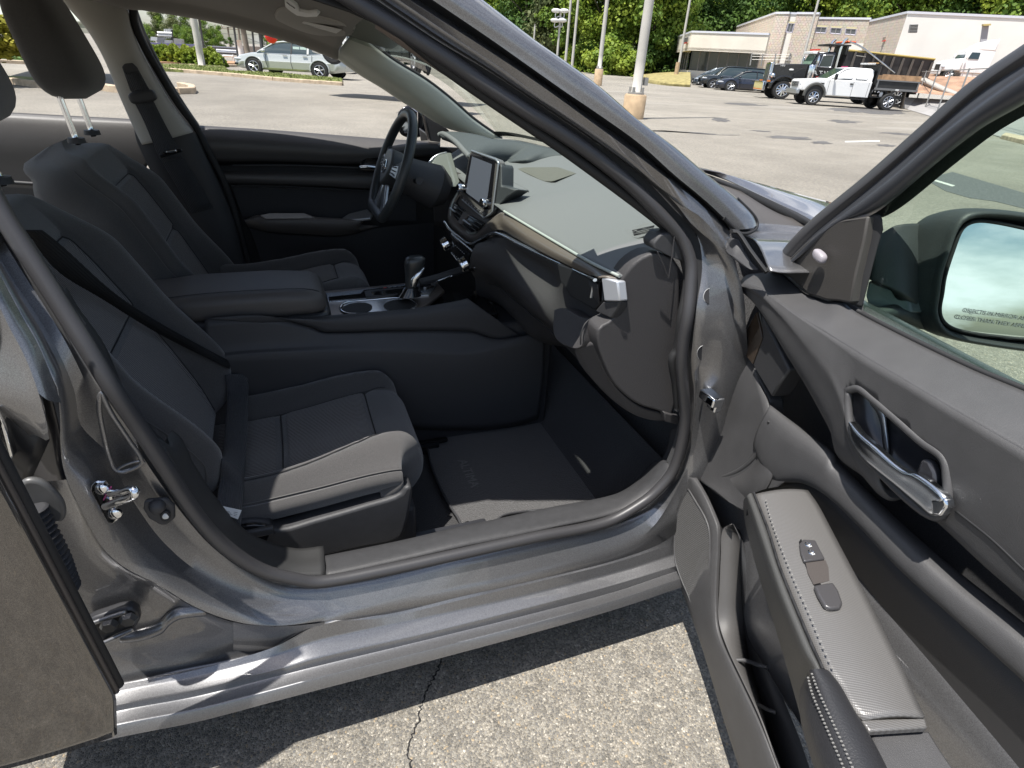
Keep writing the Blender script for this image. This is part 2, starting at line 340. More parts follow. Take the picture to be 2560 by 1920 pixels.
# flanges
r1 = (crv('S', [(800, -95), (1000, 40), (1100, 107), (1208, 170), (1317, 241), (1407, 301), (1500, 364), (1600, 435)], 'R', -.010) + crv('N', [(200, 150), (330, 270), (430, 450), (465, 700), (450, 900), (400, 1200), (350, 1659)], 'R', -.010)
  + crv('G', [(180, 750), (200, 880), (195, 1050), (160, 1250), (100, 1400)], 'R', -.008) + crv('J', [(1780, 250), (1650, 360), (1450, 440), (1100, 508), (700, 592), (300, 690), (0, 738)], 'R', -.006)
  + crv('I', [(1450, 738), (1250, 665), (1080, 545), (950, 405), (820, 230), (700, 40)], 'R', -.006) + crv('D', [(800, 1110), (640, 890), (500, 690), (340, 440), (180, 200), (60, 0), (-60, -220)], 'R', -.006))
r2 = (crv('S', [(800, -110), (1000, 25), (1112, 100), (1225, 171), (1331, 243), (1424, 304), (1560, 400), (1650, 470), (1695, 515)], 'R', -.030) + crv('N', [(340, 250), (480, 380), (620, 560), (700, 760), (735, 1000), (700, 1250), (620, 1659)], 'R', -.030)
  + crv('G', [(280, 830), (250, 1000), (215, 1200), (170, 1350)], 'R', -.024) + crv('J', [(1700, 420), (1600, 490), (1400, 560), (1000, 670), (600, 750), (80, 860)], 'R', -.034)
  + crv('I', [(1450, 865, -.032), (1250, 800, -.024), (1000, 665, -.010), (830, 520, .002), (700, 350, .010), (600, 180, .012), (540, 60, .012)], 'R') + crv('D', [(480, 1100), (440, 900), (360, 700), (240, 480), (120, 300), (20, 140), (-80, -20)], 'R', .012))
r3 = (crv('S', [(840, -105), (1030, 22), (1145, 100), (1254, 172), (1353, 245), (1452, 310), (1600, 415), (1688, 498)], 'R', -.040) + crv('N', [(300, 90), (440, 180), (560, 300), (700, 480), (830, 720), (880, 880), (930, 1080), (950, 1370)], 'R', -.052)
  + crv('S', [(1868, 900), (1840, 1030), (1790, 1180), (1730, 1290)], 'R', -.058) + crv('J', [(1740, 510), (1500, 605), (1100, 705), (700, 795), (350, 878), (0, 918)], 'R', -.050)
  + crv('I', [(1400, 940), (1200, 920), (1000, 850), (800, 730), (640, 650), (520, 545), (420, 370), (350, 230), (316, 100)], 'R', -.062) + crv('R', [(640, 1659), (560, 1480), (420, 1150), (250, 850), (60, 500), (-80, 260)], 'R', -.066))
def seg_between(c, n=300): return resample(c, n, True)
# match the loops station by station: align by nearest parameter using landmark splitting (pillar / sill / rear pillar)
def split3(c, ia, ib): return [c[:ia+1], c[ia:ib+1], c[ib:]]
def bands(cs, cuts, names, mats, cross=4, nseg=(90, 110, 70)):
    parts = [split3(c, *cut) for c, cut in zip(cs, cuts)]
    rows = []
    for c in range(len(cs)):
        row = []
        for k in range(3):
            q = resample(parts[c][k], nseg[k], True); row += q if k == 2 else q[:-1]
        rows.append(row)
    return rows
cut = lambda c, a, b: (a, b)
R1, R2, R3 = bands([r1, r2, r3], [(19, 26), (19, 25), (19, 25)], None, None)
jamb = grid_mesh('door_jamb', [R1]+[[a.lerp(b, .5)+Vector((0, .010, 0)) for a, b in zip(R1, R2)]]+[R2]+[[a.lerp(b, .45)+Vector((0, .006, 0)) for a, b in zip(R2, R3)]]+[R3], PAINT, car, 50)
solid(jamb, .0015, 0)
skin('seal_carrier', [r1[:14], [p+Vector((0, .012, .004)) for p in TUBE_C[:12]]], RUBLIP, car, n=90)
skin('seal_carrier', [LIP[:7], [p+Vector((0, .008, 0)) for p in TUBE_C[1:10]]], RUBLIP, car, n=70)
skin('sill_end_filler', [crv('I', [(1180, 915), (1400, 942), (1640, 925)], 'R', -.054), crv('I', [(1180, 1080, -.812), (1400, 1054, -.824), (1660, 985, -.836)], 'Y')], PAINT, car, n=12)
# inner lining behind the seal so that nothing shows through
R0 = [p+Vector((0, .05, 0)) for p in R1]; grid_mesh('jamb_return', [R0, R1], PAINT, car)
# outer painted band of the windshield pillar and roof rail
L5 = crv('S', [(1070, 30), (1180, 100), (1299, 178), (1371, 227), (1500, 321), (1600, 395), (1680, 455), (1740, 500), (1785, 545), (1824, 588)], 'R', -.052)
L5b = crv('S', [(1080, 22), (1200, 98), (1305, 165), (1385, 222), (1500, 305), (1600, 378), (1688, 447), (1752, 500), (1798, 543), (1828, 577)], 'R', -.030)
L6 = crv('S', [(1100, 12), (1227, 98), (1305, 153), (1407, 225), (1500, 288), (1600, 360), (1687, 438), (1762, 500), (1810, 545), (1840, 574)], 'R', -.062)
L65 = crv('S', [(1170, 12), (1290, 92), (1370, 145), (1470, 215), (1560, 284), (1650, 358), (1738, 436), (1806, 498), (1850, 545), (1868, 572)], 'R', -.070)
L7 = crv('S', [(1222, 12), (1335, 98), (1407, 148), (1500, 217), (1600, 303), (1690, 370), (1765, 434), (1843, 497), (1885, 540), (1893, 563)], 'R', -.048)
L8 = [p+Vector((.03, .05, -.01)) for p in L7]
L5, L5b, L6, L65, L7 = [[c[0]+(c[0]-c[1])*2.2]+c for c in (L5, L5b, L6, L65, L7)]; L8 = [p+Vector((.03, .05, -.01)) for p in L7]
A3 = [resample(r3[:14], 80), resample(L5, 80), resample(L5b, 80)]
grid_mesh('pillar_flange', A3, PAINT, car, 45)
skin('pillar_gap_rubber', [L5b, [p+Vector((.0, .02, -.0)) for p in resample(L6, 60)], L6], RUBLIP, car, n=60)
pb = skin('windshield_pillar_outer', [L6, L65, L7, L8], PAINT, car, n=80, m=6, angle=60)
tube('pillar_end_gasket', [L6[-2], L6[-1], U('S', 1852, 584, 'R', -.066), U('S', 1878, 580, 'R', -.062), L7[-1], L7[-2], L7[-3]], .0035, RUBLIP, car, n=40)
# ---- sill
def JI(j, i, Y): return crv('I', i, 'Y', Y)[::1] + crv('J', j, 'Y', Y)
s0 = crv('I', [(-250, 1420), (0, 1370), (600, 1235), (1000, 1160), (1380, 1060)], 'Y', -.832)
s0b = crv('J', [(0, 935), (350, 895), (700, 812), (1100, 718), (1500, 618), (1790, 525), (2050, 440)], 'Y', -.832)
SX = [JI([(0, 935), (350, 895), (700, 812), (1100, 718), (1500, 618), (1790, 525), (2050, 440)], [(-260, 1440), (0, 1380), (600, 1240), (1000, 1160), (1380, 1050)], -.834),
  JI([(0, 1010), (500, 905), (1000, 795), (1500, 670), (1790, 580), (2050, 495)], [(-260, 1475), (0, 1415), (600, 1270), (1000, 1190), (1380, 1090)], -.842),
  JI([(0, 1100), (500, 985), (1000, 862), (1500, 730), (1790, 640), (2050, 560)], [(-260, 1545), (0, 1480), (600, 1340), (1000, 1262), (1380, 1165)], -.868),
  JI([(0, 1140), (500, 1020), (1000, 897), (1500, 765), (1790, 668), (2050, 590)], [(-260, 1580), (0, 1515), (600, 1370), (1000, 1295), (1380, 1200)], -.871),
  JI([(0, 1200), (500, 1075), (1000, 948), (1500, 808), (1800, 708), (2050, 630)], [(-260, 1650), (0, 1590), (600, 1440), (1000, 1362), (1380, 1265)], -.897),
  JI([(0, 1262), (500, 1132), (1000, 998), (1500, 855), (1810, 752), (2050, 675)], [(-260, 1720), (0, 1650), (600, 1505), (1000, 1425), (1380, 1325)], -.905)]
rows = [resample(c, 120, True) for c in SX]
nr = []
for k, c in enumerate(rows):
    if k in (1, 2, 3, 4, 5):
        nr.append([p.lerp(q, .12) for p, q in zip(c, rows[k-1])])
    nr.append(c)
    if k in (1, 2, 3, 4): nr.append([p.lerp(q, .10)+Vector((0, 0, .0015 if k in (2, 4) else -.001)) for p, q in zip(c, rows[k+1])])
nr.append([p+Vector((0, .035, -.02)) for p in rows[-1]]); nr.append([p+Vector((0, .30, -.03)) for p in rows[-1]])
sill = grid_mesh('rocker_sill', nr, PAINT, car, 50)
m_ = R3[89:89+110]
grid_mesh('sill_step', [R3[85:200], resample([SX[0][i] for i in range(len(SX[0])-1, -1, -1) if i > 3], 115)], PAINT, car, 50)
# body side panel behind the rear door edge
bp0 = crv('I', [(1400, 945), (1200, 925), (1000, 855), (800, 735), (640, 655), (520, 550), (420, 375), (340, 200)], 'R', -.060)
bp1 = [p+Vector((-.012, .018, -.012)) for p in bp0]
bp2 = crv('I', [(1428, 1010), (1150, 1000), (880, 900), (760, 850), (600, 760), (420, 640), (250, 450), (100, 250)], 'Y', -.815)
bp3 = crv('I', [(1400, 1050), (1100, 1120), (900, 1160), (700, 1205), (500, 1240), (250, 1300), (0, 1340), (-200, 1300)], 'Y', -.818)
skin('rear_jamb_panel', [bp0, bp1, bp2, bp3, [p+Vector((0, -.014, -.004)) for p in bp3]], PAINT, car, n=60, m=3, angle=50)
lg = crv('I', [(600, 1010), (700, 1000), (805, 965), (850, 920), (900, 890), (1040, 872)], 'Y', -.830)
skin('pressed_ledge', [[p+Vector((0, .012, .010)) for p in lg], lg, [p+Vector((0, .002, -.012)) for p in lg]], PAINT, car, n=40, m=3, thick=.001)
# embossed pocket on the pillar and small details
def ringpt(fr, x, y, off): return U(fr, x, y, 'R', off)
tube('pocket_rim', crv('D', [(600, 900), (640, 990), (680, 1060), (760, 1180), (840, 1310), (800, 1350), (700, 1370), (650, 1290), (610, 1130), (590, 1020), (590, 930)], 'R', -.020), .0035, PAINT, car, n=80, closed=True)
# scuff plate
q0 = (crv('G', [(100, 1105), (80, 1200), (30, 1310)], 'Y', -.715) + crv('J', [(1720, 100), (1600, 222), (1480, 280), (1180, 340), (900, 400), (700, 442), (400, 512), (25, 588)], 'Y', -.700))
qm = (crv('G', [(118, 1115), (100, 1220), (55, 1330)], 'Y', -.745) + crv('J', [(1750, 110), (1625, 245), (1490, 322), (1180, 395), (900, 450), (700, 490), (400, 560), (28, 640)], 'Y', -.738))
q1 = (crv('G', [(135, 1130), (120, 1240), (75, 1350)], 'Y', -.765) + crv('J', [(1770, 150), (1655, 282), (1500, 365), (1180, 438), (900, 500), (700, 540), (400, 608), (30, 688)], 'Y', -.764))
qa = [p+Vector((0, .02, -.02)) for p in q0]
solid(skin('scuff_plate', [qa, q0, qm, q1, [p+Vector((0, .004, -.012)) for p in q1]], PLAST, car, n=110, m=3, angle=60), .002)
z0 = crv('J', [(22, 588)], 'Y', -.700)+crv('I', [(1500, 602), (1330, 560), (1220, 500), (1090, 360), (960, 170), (860, 0)], 'Y', -.700)+crv('D', [(950, 1250), (700, 930), (560, 640), (400, 420), (330, 300)], 'Y', -.69)
z1 = crv('J', [(27, 688)], 'Y', -.764)+crv('I', [(1450, 680), (1330, 640), (1200, 560), (1050, 400), (930, 230), (830, 60)], 'Y', -.764)+crv('D', [(820, 1080), (640, 800), (500, 570), (350, 340), (280, 240)], 'R', .016)
PT = mat('pillar_trim_dark', (.034, .034, .034), .6, bump=(800, .4))
solid(skin('lower_pillar_trim', [[p+Vector((0, .04, -.01)) for p in z0], z0, [a.lerp(b_, .5)+Vector((0, -.006, .008)) for a, b_ in zip(z0, z1)], z1], PT, car, n=70, m=3, angle=60), .002)
# interior face of the near middle pillar (upper)
u0 = crv('R', [(330, 0), (420, 140), (500, 260), (640, 520), (780, 720), (930, 930)], 'Y', -.66); u1 = crv('R', [(240, 0), (420, 250), (600, 540), (760, 760), (920, 960)], 'R', .010)
skin('upper_pillar_trim', [u0, u1], mat('pillar_trim_grey', (.13, .13, .125), .7, bump=(600, .3)), car, n=30, thick=.003)
# outer panel band of the middle pillar (bright, far left)
ob1 = crv('R', [(-300, -200), (0, 380), (250, 850), (420, 1150), (560, 1480), (680, 1800)], 'R', -.066); ob2 = crv('R', [(-420, 100), (-60, 640), (100, 960), (240, 1220), (330, 1420), (430, 1700)], 'R', -.085)
ob3 = crv('D', [(-260, 400), (-60, 640), (0, 870), (60, 980), (180, 1100), (280, 1190)], 'R', -.065)
skin('middle_pillar_outer', [ob1, [a.lerp(b_, .5)+Vector((0, -.006, 0)) for a, b_ in zip(resample(ob1, 20), resample(ob2, 20))], ob2], PAINT, car, n=50, m=4)
glp = crv('D', [(-200, 300), (0, 470), (80, 560), (170, 720), (240, 950), (290, 1180)], 'R', -.075)
skin('middle_pillar_panel', [ob2, glp, [p+Vector((-.02, .02, 0)) for p in ob3], [p+Vector((-.06, .05, -.02)) for p in ob3]], PAINT, car, n=40, m=3)
# black rear door weather strip behind
# ================================================================== CABIN SHELL
FLOORM = mat('floor_carpet', (.020, .019, .020), 1, sheen=.2, bump=(300, 1, 3, .003))
boxes('cabin_floor', [((-.6, 0, .12), (1.9, 1.44, .04))], FLOORM, car)
plate('firewall', [(.16, -.745, .14), (.16, .76, .14), (.30, .76, .95), (.30, -.745, .95)], (.02, 0, 0), FLOORM, car)
# toe board rising to the firewall
skin('toe_board', [[Vector((-.12, -.72, .15)), Vector((-.12, .74, .15))], [Vector((.0, -.72, .18)), Vector((.0, .74, .18))], [Vector((.12, -.72, .34)), Vector((.12, .74, .34))]], FLOORM, car, n=8, m=4, thick=.01)
boxes('rear_bulkhead', [((-2.35, 0, .45), (.06, 1.4, .75))], FLOORM, car)
# ---- seats
def lerp(a, b, t): return a+(b-a)*t
def sstep(a, b, x):
    t = min(max((x-a)/(b-a), 0), 1); return t*t*(3-2*t)
def interp(tab, t):
    for (a, va), (b, vb) in zip(tab, tab[1:]):
        if t <= b: return lerp(va, vb, (t-a)/(b-a) if b > a else 0)
    return tab[-1][1]
# cushion: path in x,z from the back to the front, then over the nose
CUS = cr_spline([Vector((-1.00, 0, .400)), Vector((-.90, 0, .398)), Vector((-.78, 0, .412)), Vector((-.66, 0, .434)), Vector((-.575, 0, .440)), Vector((-.53, 0, .424)), Vector((-.508, 0, .385)), Vector((-.508, 0, .33)), Vector((-.54, 0, .27))], 8)
def cush_pt(s, i):
    p = CUS[i]; t = i/(len(CUS)-1); a = CUS[min(i+1, len(CUS)-1)]-CUS[max(i-1, 0)]; nrm = Vector((-a.z, 0, a.x)).normalized()
    if nrm.z < 0 and t < .5: nrm = -nrm
    hw = interp([(0, .220), (.35, .228), (.62, .226), (.8, .215), (1, .195)], t); fr = sstep(.50, .72, t); w = abs(s); f2 = sstep(.15, .62, t); wr = lerp(.80, .50, f2) if s < 0 else lerp(.84, .70, f2)
    bol = .042*sstep(.58, wr if wr > .62 else .62, w)*(1-.75*fr); roll = -lerp(.045, .062 if s < 0 else .04, f2)*sstep(wr, 1.02, w)**1.15
    dip = -.006*(1-sstep(0, .5, w))*(1-fr)
    seam = -.0075*math.exp(-((w-.60)/.018)**2)*(1-sstep(.45, .5, t)) - .004*math.exp(-((w-wr-.02)/.014)**2) - .005*math.exp(-((w-.975)/.012)**2)
    if w < .60: seam -= .008*math.exp(-((t-.44)/.012)**2) + .006*math.exp(-((t-.19)/.012)**2)
    h = bol+roll+dip+seam
    y = hw*min(w, 1)*(1 if s >= 0 else -1)
    x_shift = -.075*sstep(.5, 1, w)*sstep(.45, .75, t)            # rounded front corners
    q = Vector((p.x+x_shift, y, p.z)) + nrm*h
    return q
def seat(name, yc, label, rise=0):
    S0 = Vector((0, yc, rise))
    nS = 96
    SS = [-1+2*k/nS for k in range(nS+1)]
    full = [[cush_pt(s, i)+S0 for s in SS] for i in range(len(CUS))]
    # sides rolled down
    for i, r in enumerate(full):
        t = i/(len(CUS)-1); dz = lerp(.045, .015, sstep(.6, 1, t))
        for sgn, end in ((-1, 0), (1, -1)):
            b0 = r[end]; ex = [b0+Vector((0, sgn*.006, -.006)), b0+Vector((0, sgn*.010, -.016)), b0+Vector((0, sgn*.007, -.034)), b0+Vector((0, -sgn*.010, -.058))]
            if end == 0: full[i] = ex[::-1]+full[i]
            else: full[i] = full[i]+ex
    root = grid_mesh(name, full, FABRIC, car, 50); tag(root, label)
    lo, hi = 4+int((1-.585)/2*nS), 4+int((1+.585)/2*nS)+1
    i1 = int(.44*len(CUS))-1; i0 = int(.19*len(CUS))+1
    up = Vector((0, 0, .0016))
    grid_mesh('seat_insert', [[p+up for p in r[lo:hi]] for r in full[i0:i1+1]], FABRIB, root)
    grid_mesh('seat_insert', [[p+up for p in r[lo:hi]] for r in full[1:i0-1]], FABRIB, root)
    # visible stitched seams
    for sgn in (1,):
        tube('seam', [cush_pt(-.975*sgn, i)+S0+Vector((0, 0, .006)) for i in range(2, int(len(CUS)*.86))], .0012, SEAMT, root, n=60, seg=5)
    tube('seam', [cush_pt(.90, i)+S0+Vector((0, 0, .0035)) for i in range(2, int(len(CUS)*.70))], .0009, SEAMT, root, n=60, seg=5)
    kx = int(.44*len(CUS)); k0 = int(.19*len(CUS)); l3 = Vector((0, 0, .003))
    for P in ([cush_pt(-.6+.04*j, kx)+S0+l3 for j in range(31)], [cush_pt(-.6+.04*j, k0)+S0+l3 for j in range(31)], [cush_pt(-.60, i)+S0+l3 for i in range(1, kx+8)], [cush_pt(.60, i)+S0+l3 for i in range(1, kx+8)], [cush_pt(-(lerp(.80, .50, sstep(.15, .62, i/(len(CUS)-1)))+.02), i)+S0+l3 for i in range(1, int(len(CUS)*.72))]):
        tube('seam', P, .0014, RUBLIP, root, n=50, seg=5)
    S0 = Vector((0, yc, 0))
    # ---- backrest
    H = [0, .05, .12, .2, .3, .4, .5, .6, .7, .8, .88, .94, .98, 1.0]
    def axis(t): return Vector((lerp(-.992, -1.250, t)+.012*math.sin(math.pi*t), 0, lerp(.43, 1.018, t)))
    ax_d = Vector((-.258, 0, .588)).normalized(); nx_ = Vector((ax_d.z, 0, -ax_d.x)).normalized()   # forward normal
    rows = []
    prof = []
    nb = 72
    Ht = [k/60 for k in range(61)]
    for t in Ht:
        c = axis(t); hw = interp([(0, .225), (.15, .245), (.45, .258), (.7, .242), (.82, .215), (1, .185)], t)*max(.30, max(0, 1-max(0, (t-.84)/.16)**2.6)**.5)
        th = interp([(0, .10), (.5, .085), (.85, .06), (1, .03)], t); fr = 1-sstep(.70, .95, t); row = []
        for k in range(nb+1):
            s = -1+2*k/nb; w = abs(s)
            bol = (.085-.035*sstep(.15, .5, t))*sstep(.52, .84, w)*fr*sstep(-.1, .15, t); roll = -.055*sstep(.84, 1, w)**1.4
            seam = -.008*math.exp(-((w-.60)/.022)**2)*fr - .005*math.exp(-((w-.93)/.018)**2)
            if w < .60: seam -= .009*math.exp(-((t-.50)/.010)**2) + .008*math.exp(-((t-.80)/.010)**2)
            topr = -.05*sstep(.93, 1, t)
            row.append(c+nx_*(bol+roll+seam+topr)+Vector((0, hw*s, 0))+S0)
        for sgn in (1, -1):
            pass
        e1 = row[-1]; e0 = row[0]
        row = [e0-nx_*(th*2.0)+Vector((0, .03, 0)), e0-nx_*(th*1.5)+Vector((0, .002, 0)), e0-nx_*(th*.8)+Vector((0, -.010, 0)), e0-nx_*.02+Vector((0, -.010, 0))]+row+[e1-nx_*.02+Vector((0, .010, 0)), e1-nx_*(th*.8)+Vector((0, .010, 0)), e1-nx_*(th*1.5)-Vector((0, .002, 0)), e1-nx_*(th*2.0)-Vector((0, .03, 0))]
        rows.append(row)
    cap = [p.lerp(axis(1.0)+S0-nx_*.05, .6)-ax_d*-.012 for p in rows[-1]]; rows.append(cap)
    bk = grid_mesh('seat_backrest', rows, FABRIC, root, 50, closed=True)
    lo, hi = 4+int((1-.585)/2*nb), 4+int((1+.585)/2*nb)+1; f = nx_*.0016
    for a, b_ in ((2, 30), (31, 48)):
        grid_mesh('backrest_insert', [[p+f for p in r[lo:hi]] for r in rows[a:b_]], FABRIB, bk)
    for sg in (-.93, .93):
        k = 4+int((1+sg)/2*nb); tube('seam', [r[k]+nx_*.004 for r in rows[2:56]], .0010, SEAMT, bk, n=60, seg=5)
    for sg in (-.6, .6):
        k = 4+int((1+sg)/2*nb); tube('seam', [r[k]+nx_*.0035 for r in rows[1:49]], .0014, RUBLIP, bk, n=50, seg=5)
    for t in (30, 48): tube('seam', [p+nx_*.0035 for p in rows[t][lo:hi]], .0014, RUBLIP, bk, n=40, seg=5)
    # head restraint
    hb = Vector((-1.268, yc, 1.243)); tl = Matrix.Rotation(RX(-14), 3, 'Y')
    rr = []
    for i in range(25):
        v = -1+2*i/24; zz = .135*math.sin(v*math.pi/2)*1.0; cr_ = (1-abs(v)**4.5)**.5 if abs(v) < 1 else .0
        cr_ = max(cr_, .02); row = []
        wy = (.125+.018*(-v))*cr_; dx = (.062-.010*v)*cr_
        for k in range(40):
            a = 2*math.pi*k/40; ca, sa = math.cos(a), math.sin(a)
            e = .55; X = math.copysign(abs(ca)**e, ca)*dx; Y = math.copysign(abs(sa)**e, sa)*wy
            row.append(hb + tl @ Vector((X+.012*(1-(Y/.14)**2), Y, v*.137)))
        rr.append(row)
    hr = grid_mesh('head_restraint', rr, FABRIC, root, 60, closed=True)
    for dy in (-.085, .085):
        tube('restraint_post', [hb+Vector((.018, dy, -.235)), hb+Vector((.006, dy, -.10))], .0075, BCHROME, hr, n=6)
        lathe('post_collar', [(0, .0), (.021, .0), (.019, .012), (.0, .014)], SOFT, hr, 20, M=Matrix.Translation(hb+Vector((.017, dy, -.230))))
    # plastic side shields and base
    for sgn in (-1, 1):
        y = yc+sgn*.245
        SHP = crv('I', [(1230, 415), (1365, 422), (1390, 462), (1600, 408), (1850, 335), (2023, 280)], 'Y', -.605)+crv('J', [(440, 232), (468, 240), (464, 300), (440, 420), (400, 500), (200, 545)], 'Y', -.605); pts = [(-1.0, .22), (-1.08, .24), (-1.08, .36)]+[(p.x, p.z) for p in SHP]
        P = resample([Vector((x, y, z)) for x, z in pts]+[Vector((pts[0][0], y, pts[0][1]))], 70)[:-1]
        sh = plate('side_shield', P, (0, -sgn*.045, 0), PLAST, root, .014, 4)
    boxes('seat_frame', [((-.80, yc, .24), (.50, .44, .12))], SOFT, root, .01, 2)
    for dy in (-.20, .20):
        rl = boxes('seat_rail', [((-.70, yc+dy, .165), (.62, .035, .03)), ((-.66, yc+dy, .185), (.60, .018, .014))], mat('rail_steel', (.10, .10, .11), .35, .8) if dy < 0 else GLOSSB, root, .003, 1)
    return root
ps = seat('passenger_seat', -.36, 'front passenger seat nearest the open door, its near bolster in sunlight')
ds = seat('driver_seat', .36, 'driver seat behind the steering wheel', .14)
# recline lever recess on the near shield
rec = crv('I', [(1215, 440), (1290, 430), (1345, 435), (1365, 480), (1350, 515), (1260, 520), (1200, 470)], 'Y', -.626)
plate('lever_recess', rec, (0, .01, 0), GLOSSB, ps, .002); boxes('recline_lever', [(U('I', 1290, 470, 'Y', -.632), (.075, .012, .020), .0)], PLAST, ps, .004, 2)
# ---- seat belt: shoulder run, latch, lap run with label
BM = [crv('D', [(250, -60, -.55), (330, 0, -.52), (700, 330, -.36), (1000, 520, -.25), (1430, 757, -.125)], 'Y'), crv('D', [(150, -60, -.57), (190, 0, -.54), (330, 180, -.50), (600, 345, -.38), (900, 532, -.27), (1150, 662, -.19), (1375, 772, -.135)], 'Y')]
from mathutils.bvhtree import BVHTree
def tree_of(roots):
    V = []; F = []
    for o in [x for x in SC.objects if x.type == 'MESH' and (x in roots or x.parent in roots or (x.parent and x.parent.parent in roots))]:
        k = len(V); V += [v.co.copy() for v in o.data.vertices]; F += [tuple(k+i for i in p.vertices) for p in o.data.polygons]
    return BVHTree.FromPolygons(V, F)
bv = tree_of([ps])
def before(c, bv, gap=.010):
    out = []
    for p in resample(c, 40):
        d = (p-Vector(CAM)); h = bv.ray_cast(Vector(CAM), d.normalized()); l = d.length
        if h[0] is not None: l = min(l, h[3]-gap)
        out.append(Vector(CAM)+d.normalized()*l)
    for _ in range(3): out = [out[0]]+[(out[i-1]+out[i]*2+out[i+1])/4 if (out[i]-Vector(CAM)).length >= ((out[i-1]+out[i+1])/2-Vector(CAM)).length-.02 else out[i] for i in range(1, len(out)-1)]+[out[-1]]
    return out
BM = [before(c, bv) for c in BM]
blt = skin('seat_belt', BM, BELT2, car, n=60, thick=.0014)
LB = [crv('D', [(1335, 800, -.15), (1345, 900, -.20), (1330, 1150, -.36), (1310, 1350, -.50), (1285, 1560, -.635), (1275, 1640, -.66)], 'Y'), crv('D', [(1472, 800, -.15), (1472, 900, -.20), (1465, 1150, -.36), (1450, 1400, -.51), (1432, 1640, -.645), (1428, 1700, -.66)], 'Y')]
LB = [before(c, bv) for c in LB]
mid = [a.lerp(b_, .5)+Vector((0, 0, .004)) for a, b_ in zip(resample(LB[0], 30), resample(LB[1], 30))]
skin('lap_belt', [LB[0], mid, LB[1]], BELT, blt, n=60, m=3, thick=.0014)
f1 = crv('D', [(1337, 835, -.158), (1472, 830, -.158)], 'Y'); tube('belt_fold', [p+Vector((0, 0, .003)) for p in f1], .003, BELT, blt, seg=8)
for yy in (850, 862): tube('belt_stitch', [p+Vector((0, -.002, .002)) for p in crv('D', [(1345, yy, -.16), (1465, yy-4, -.16)], 'Y')], .0009, SOFT, blt, seg=5)
plate('latch_plate', crv('D', [(1312, 772, -.14), (1420, 770, -.14), (1480, 775, -.14), (1490, 790, -.14), (1475, 803, -.14), (1320, 795, -.14)], 'Y'), (0, .012, 0), GLOSSB, blt, .002)
plate('buckle', crv('D', [(1420, 765, -.115), (1485, 755, -.115), (1500, 800, -.115), (1500, 1000, -.115), (1430, 1000, -.115)], 'Y'), (0, .03, 0), SOFT, blt, .004)
plate('release_button', crv('D', [(1420, 757, -.122), (1465, 750, -.122), (1478, 765, -.122), (1440, 777, -.122)], 'Y'), (0, .012, 0), RED, blt, .0015)
lbl = plate('belt_label', crv('D', [(1292, 1573, -.650), (1432, 1602, -.652), (1410, 1655, -.665), (1330, 1625, -.662)], 'Y'), (0, .001, 0), LABELW, blt)
for k in range(3):
    tube('label_print', crv('D', [(1335+k*8, 1605+k*9, -.665), (1362+k*8, 1610+k*9, -.666)], 'Y'), .0005, INK, blt, seg=4); tube('label_print', crv('D', [(1385, 1612+k*10, -.667), (1408-k*3, 1616+k*10, -.667)], 'Y'), .0005, INK, blt, seg=4)
# ================================================================== CENTRE CONSOLE
c_top = crv('V', [(-400, 1110, -.12), (160, 1078, -.12), (700, 1030, -.12), (1300, 985, -.12), (1600, 955, -.12), (1900, 905, -.12), (2212, 850, -.12), (2330, 820, -.12)], 'Y')
c_e = crv('V', [(-400, 1150, -.135), (160, 1110, -.135), (700, 1075, -.135), (1300, 1045, -.135), (1800, 1020, -.135), (2212, 970, -.135), (2600, 1010, -.135)], 'Y')
c_s = crv('E', [(-420, 655, -.138), (-100, 640, -.138), (170, 700, -.138), (240, 728, -.138), (600, 722, -.138), (1060, 725, -.138), (1150, 755, -.138), (1260, 790, -.138), (1360, 770, -.138)], 'Y')
console = skin('centre_console', [[p+Vector((0, .012, -.004)) for p in c_top], c_top, c_e, c_s], SOFT, car, n=80, m=4, thick=.002, angle=60)
c_g = [p+Vector((0, .004, -.004)) for p in c_s]
c_m = crv('E', [(-420, 850, -.150), (-100, 820, -.150), (300, 800, -.150), (700, 790, -.155), (1040, 815, -.160), (1200, 790, -.160), (1380, 745, -.160), (1450, 765, -.160)], 'Y')
c_m2 = crv('E', [(-420, 880, -.163), (-100, 850, -.163), (300, 840, -.163), (700, 850, -.168), (1040, 860, -.172), (1200, 830, -.172), (1400, 800, -.172), (1465, 800, -.168)], 'Y')
c_b = crv('E', [(-420, 1020, -.158), (-100, 1010, -.158), (300, 1040, -.160), (750, 1100, -.162), (1000, 1110, -.162), (1150, 1110, -.162), (1330, 1090, -.162), (1450, 1055, -.158)], 'Y')
c_b2 = [p+Vector((0, .012, -.12)) for p in c_b]
skin('console_side', [c_g, c_m, c_m2, c_b, c_b2], mat('console_side_plastic', (.044, .044, .047), .55, bump=(800, .35), spec=.4), console, n=80, m=4, thick=.002, angle=70)
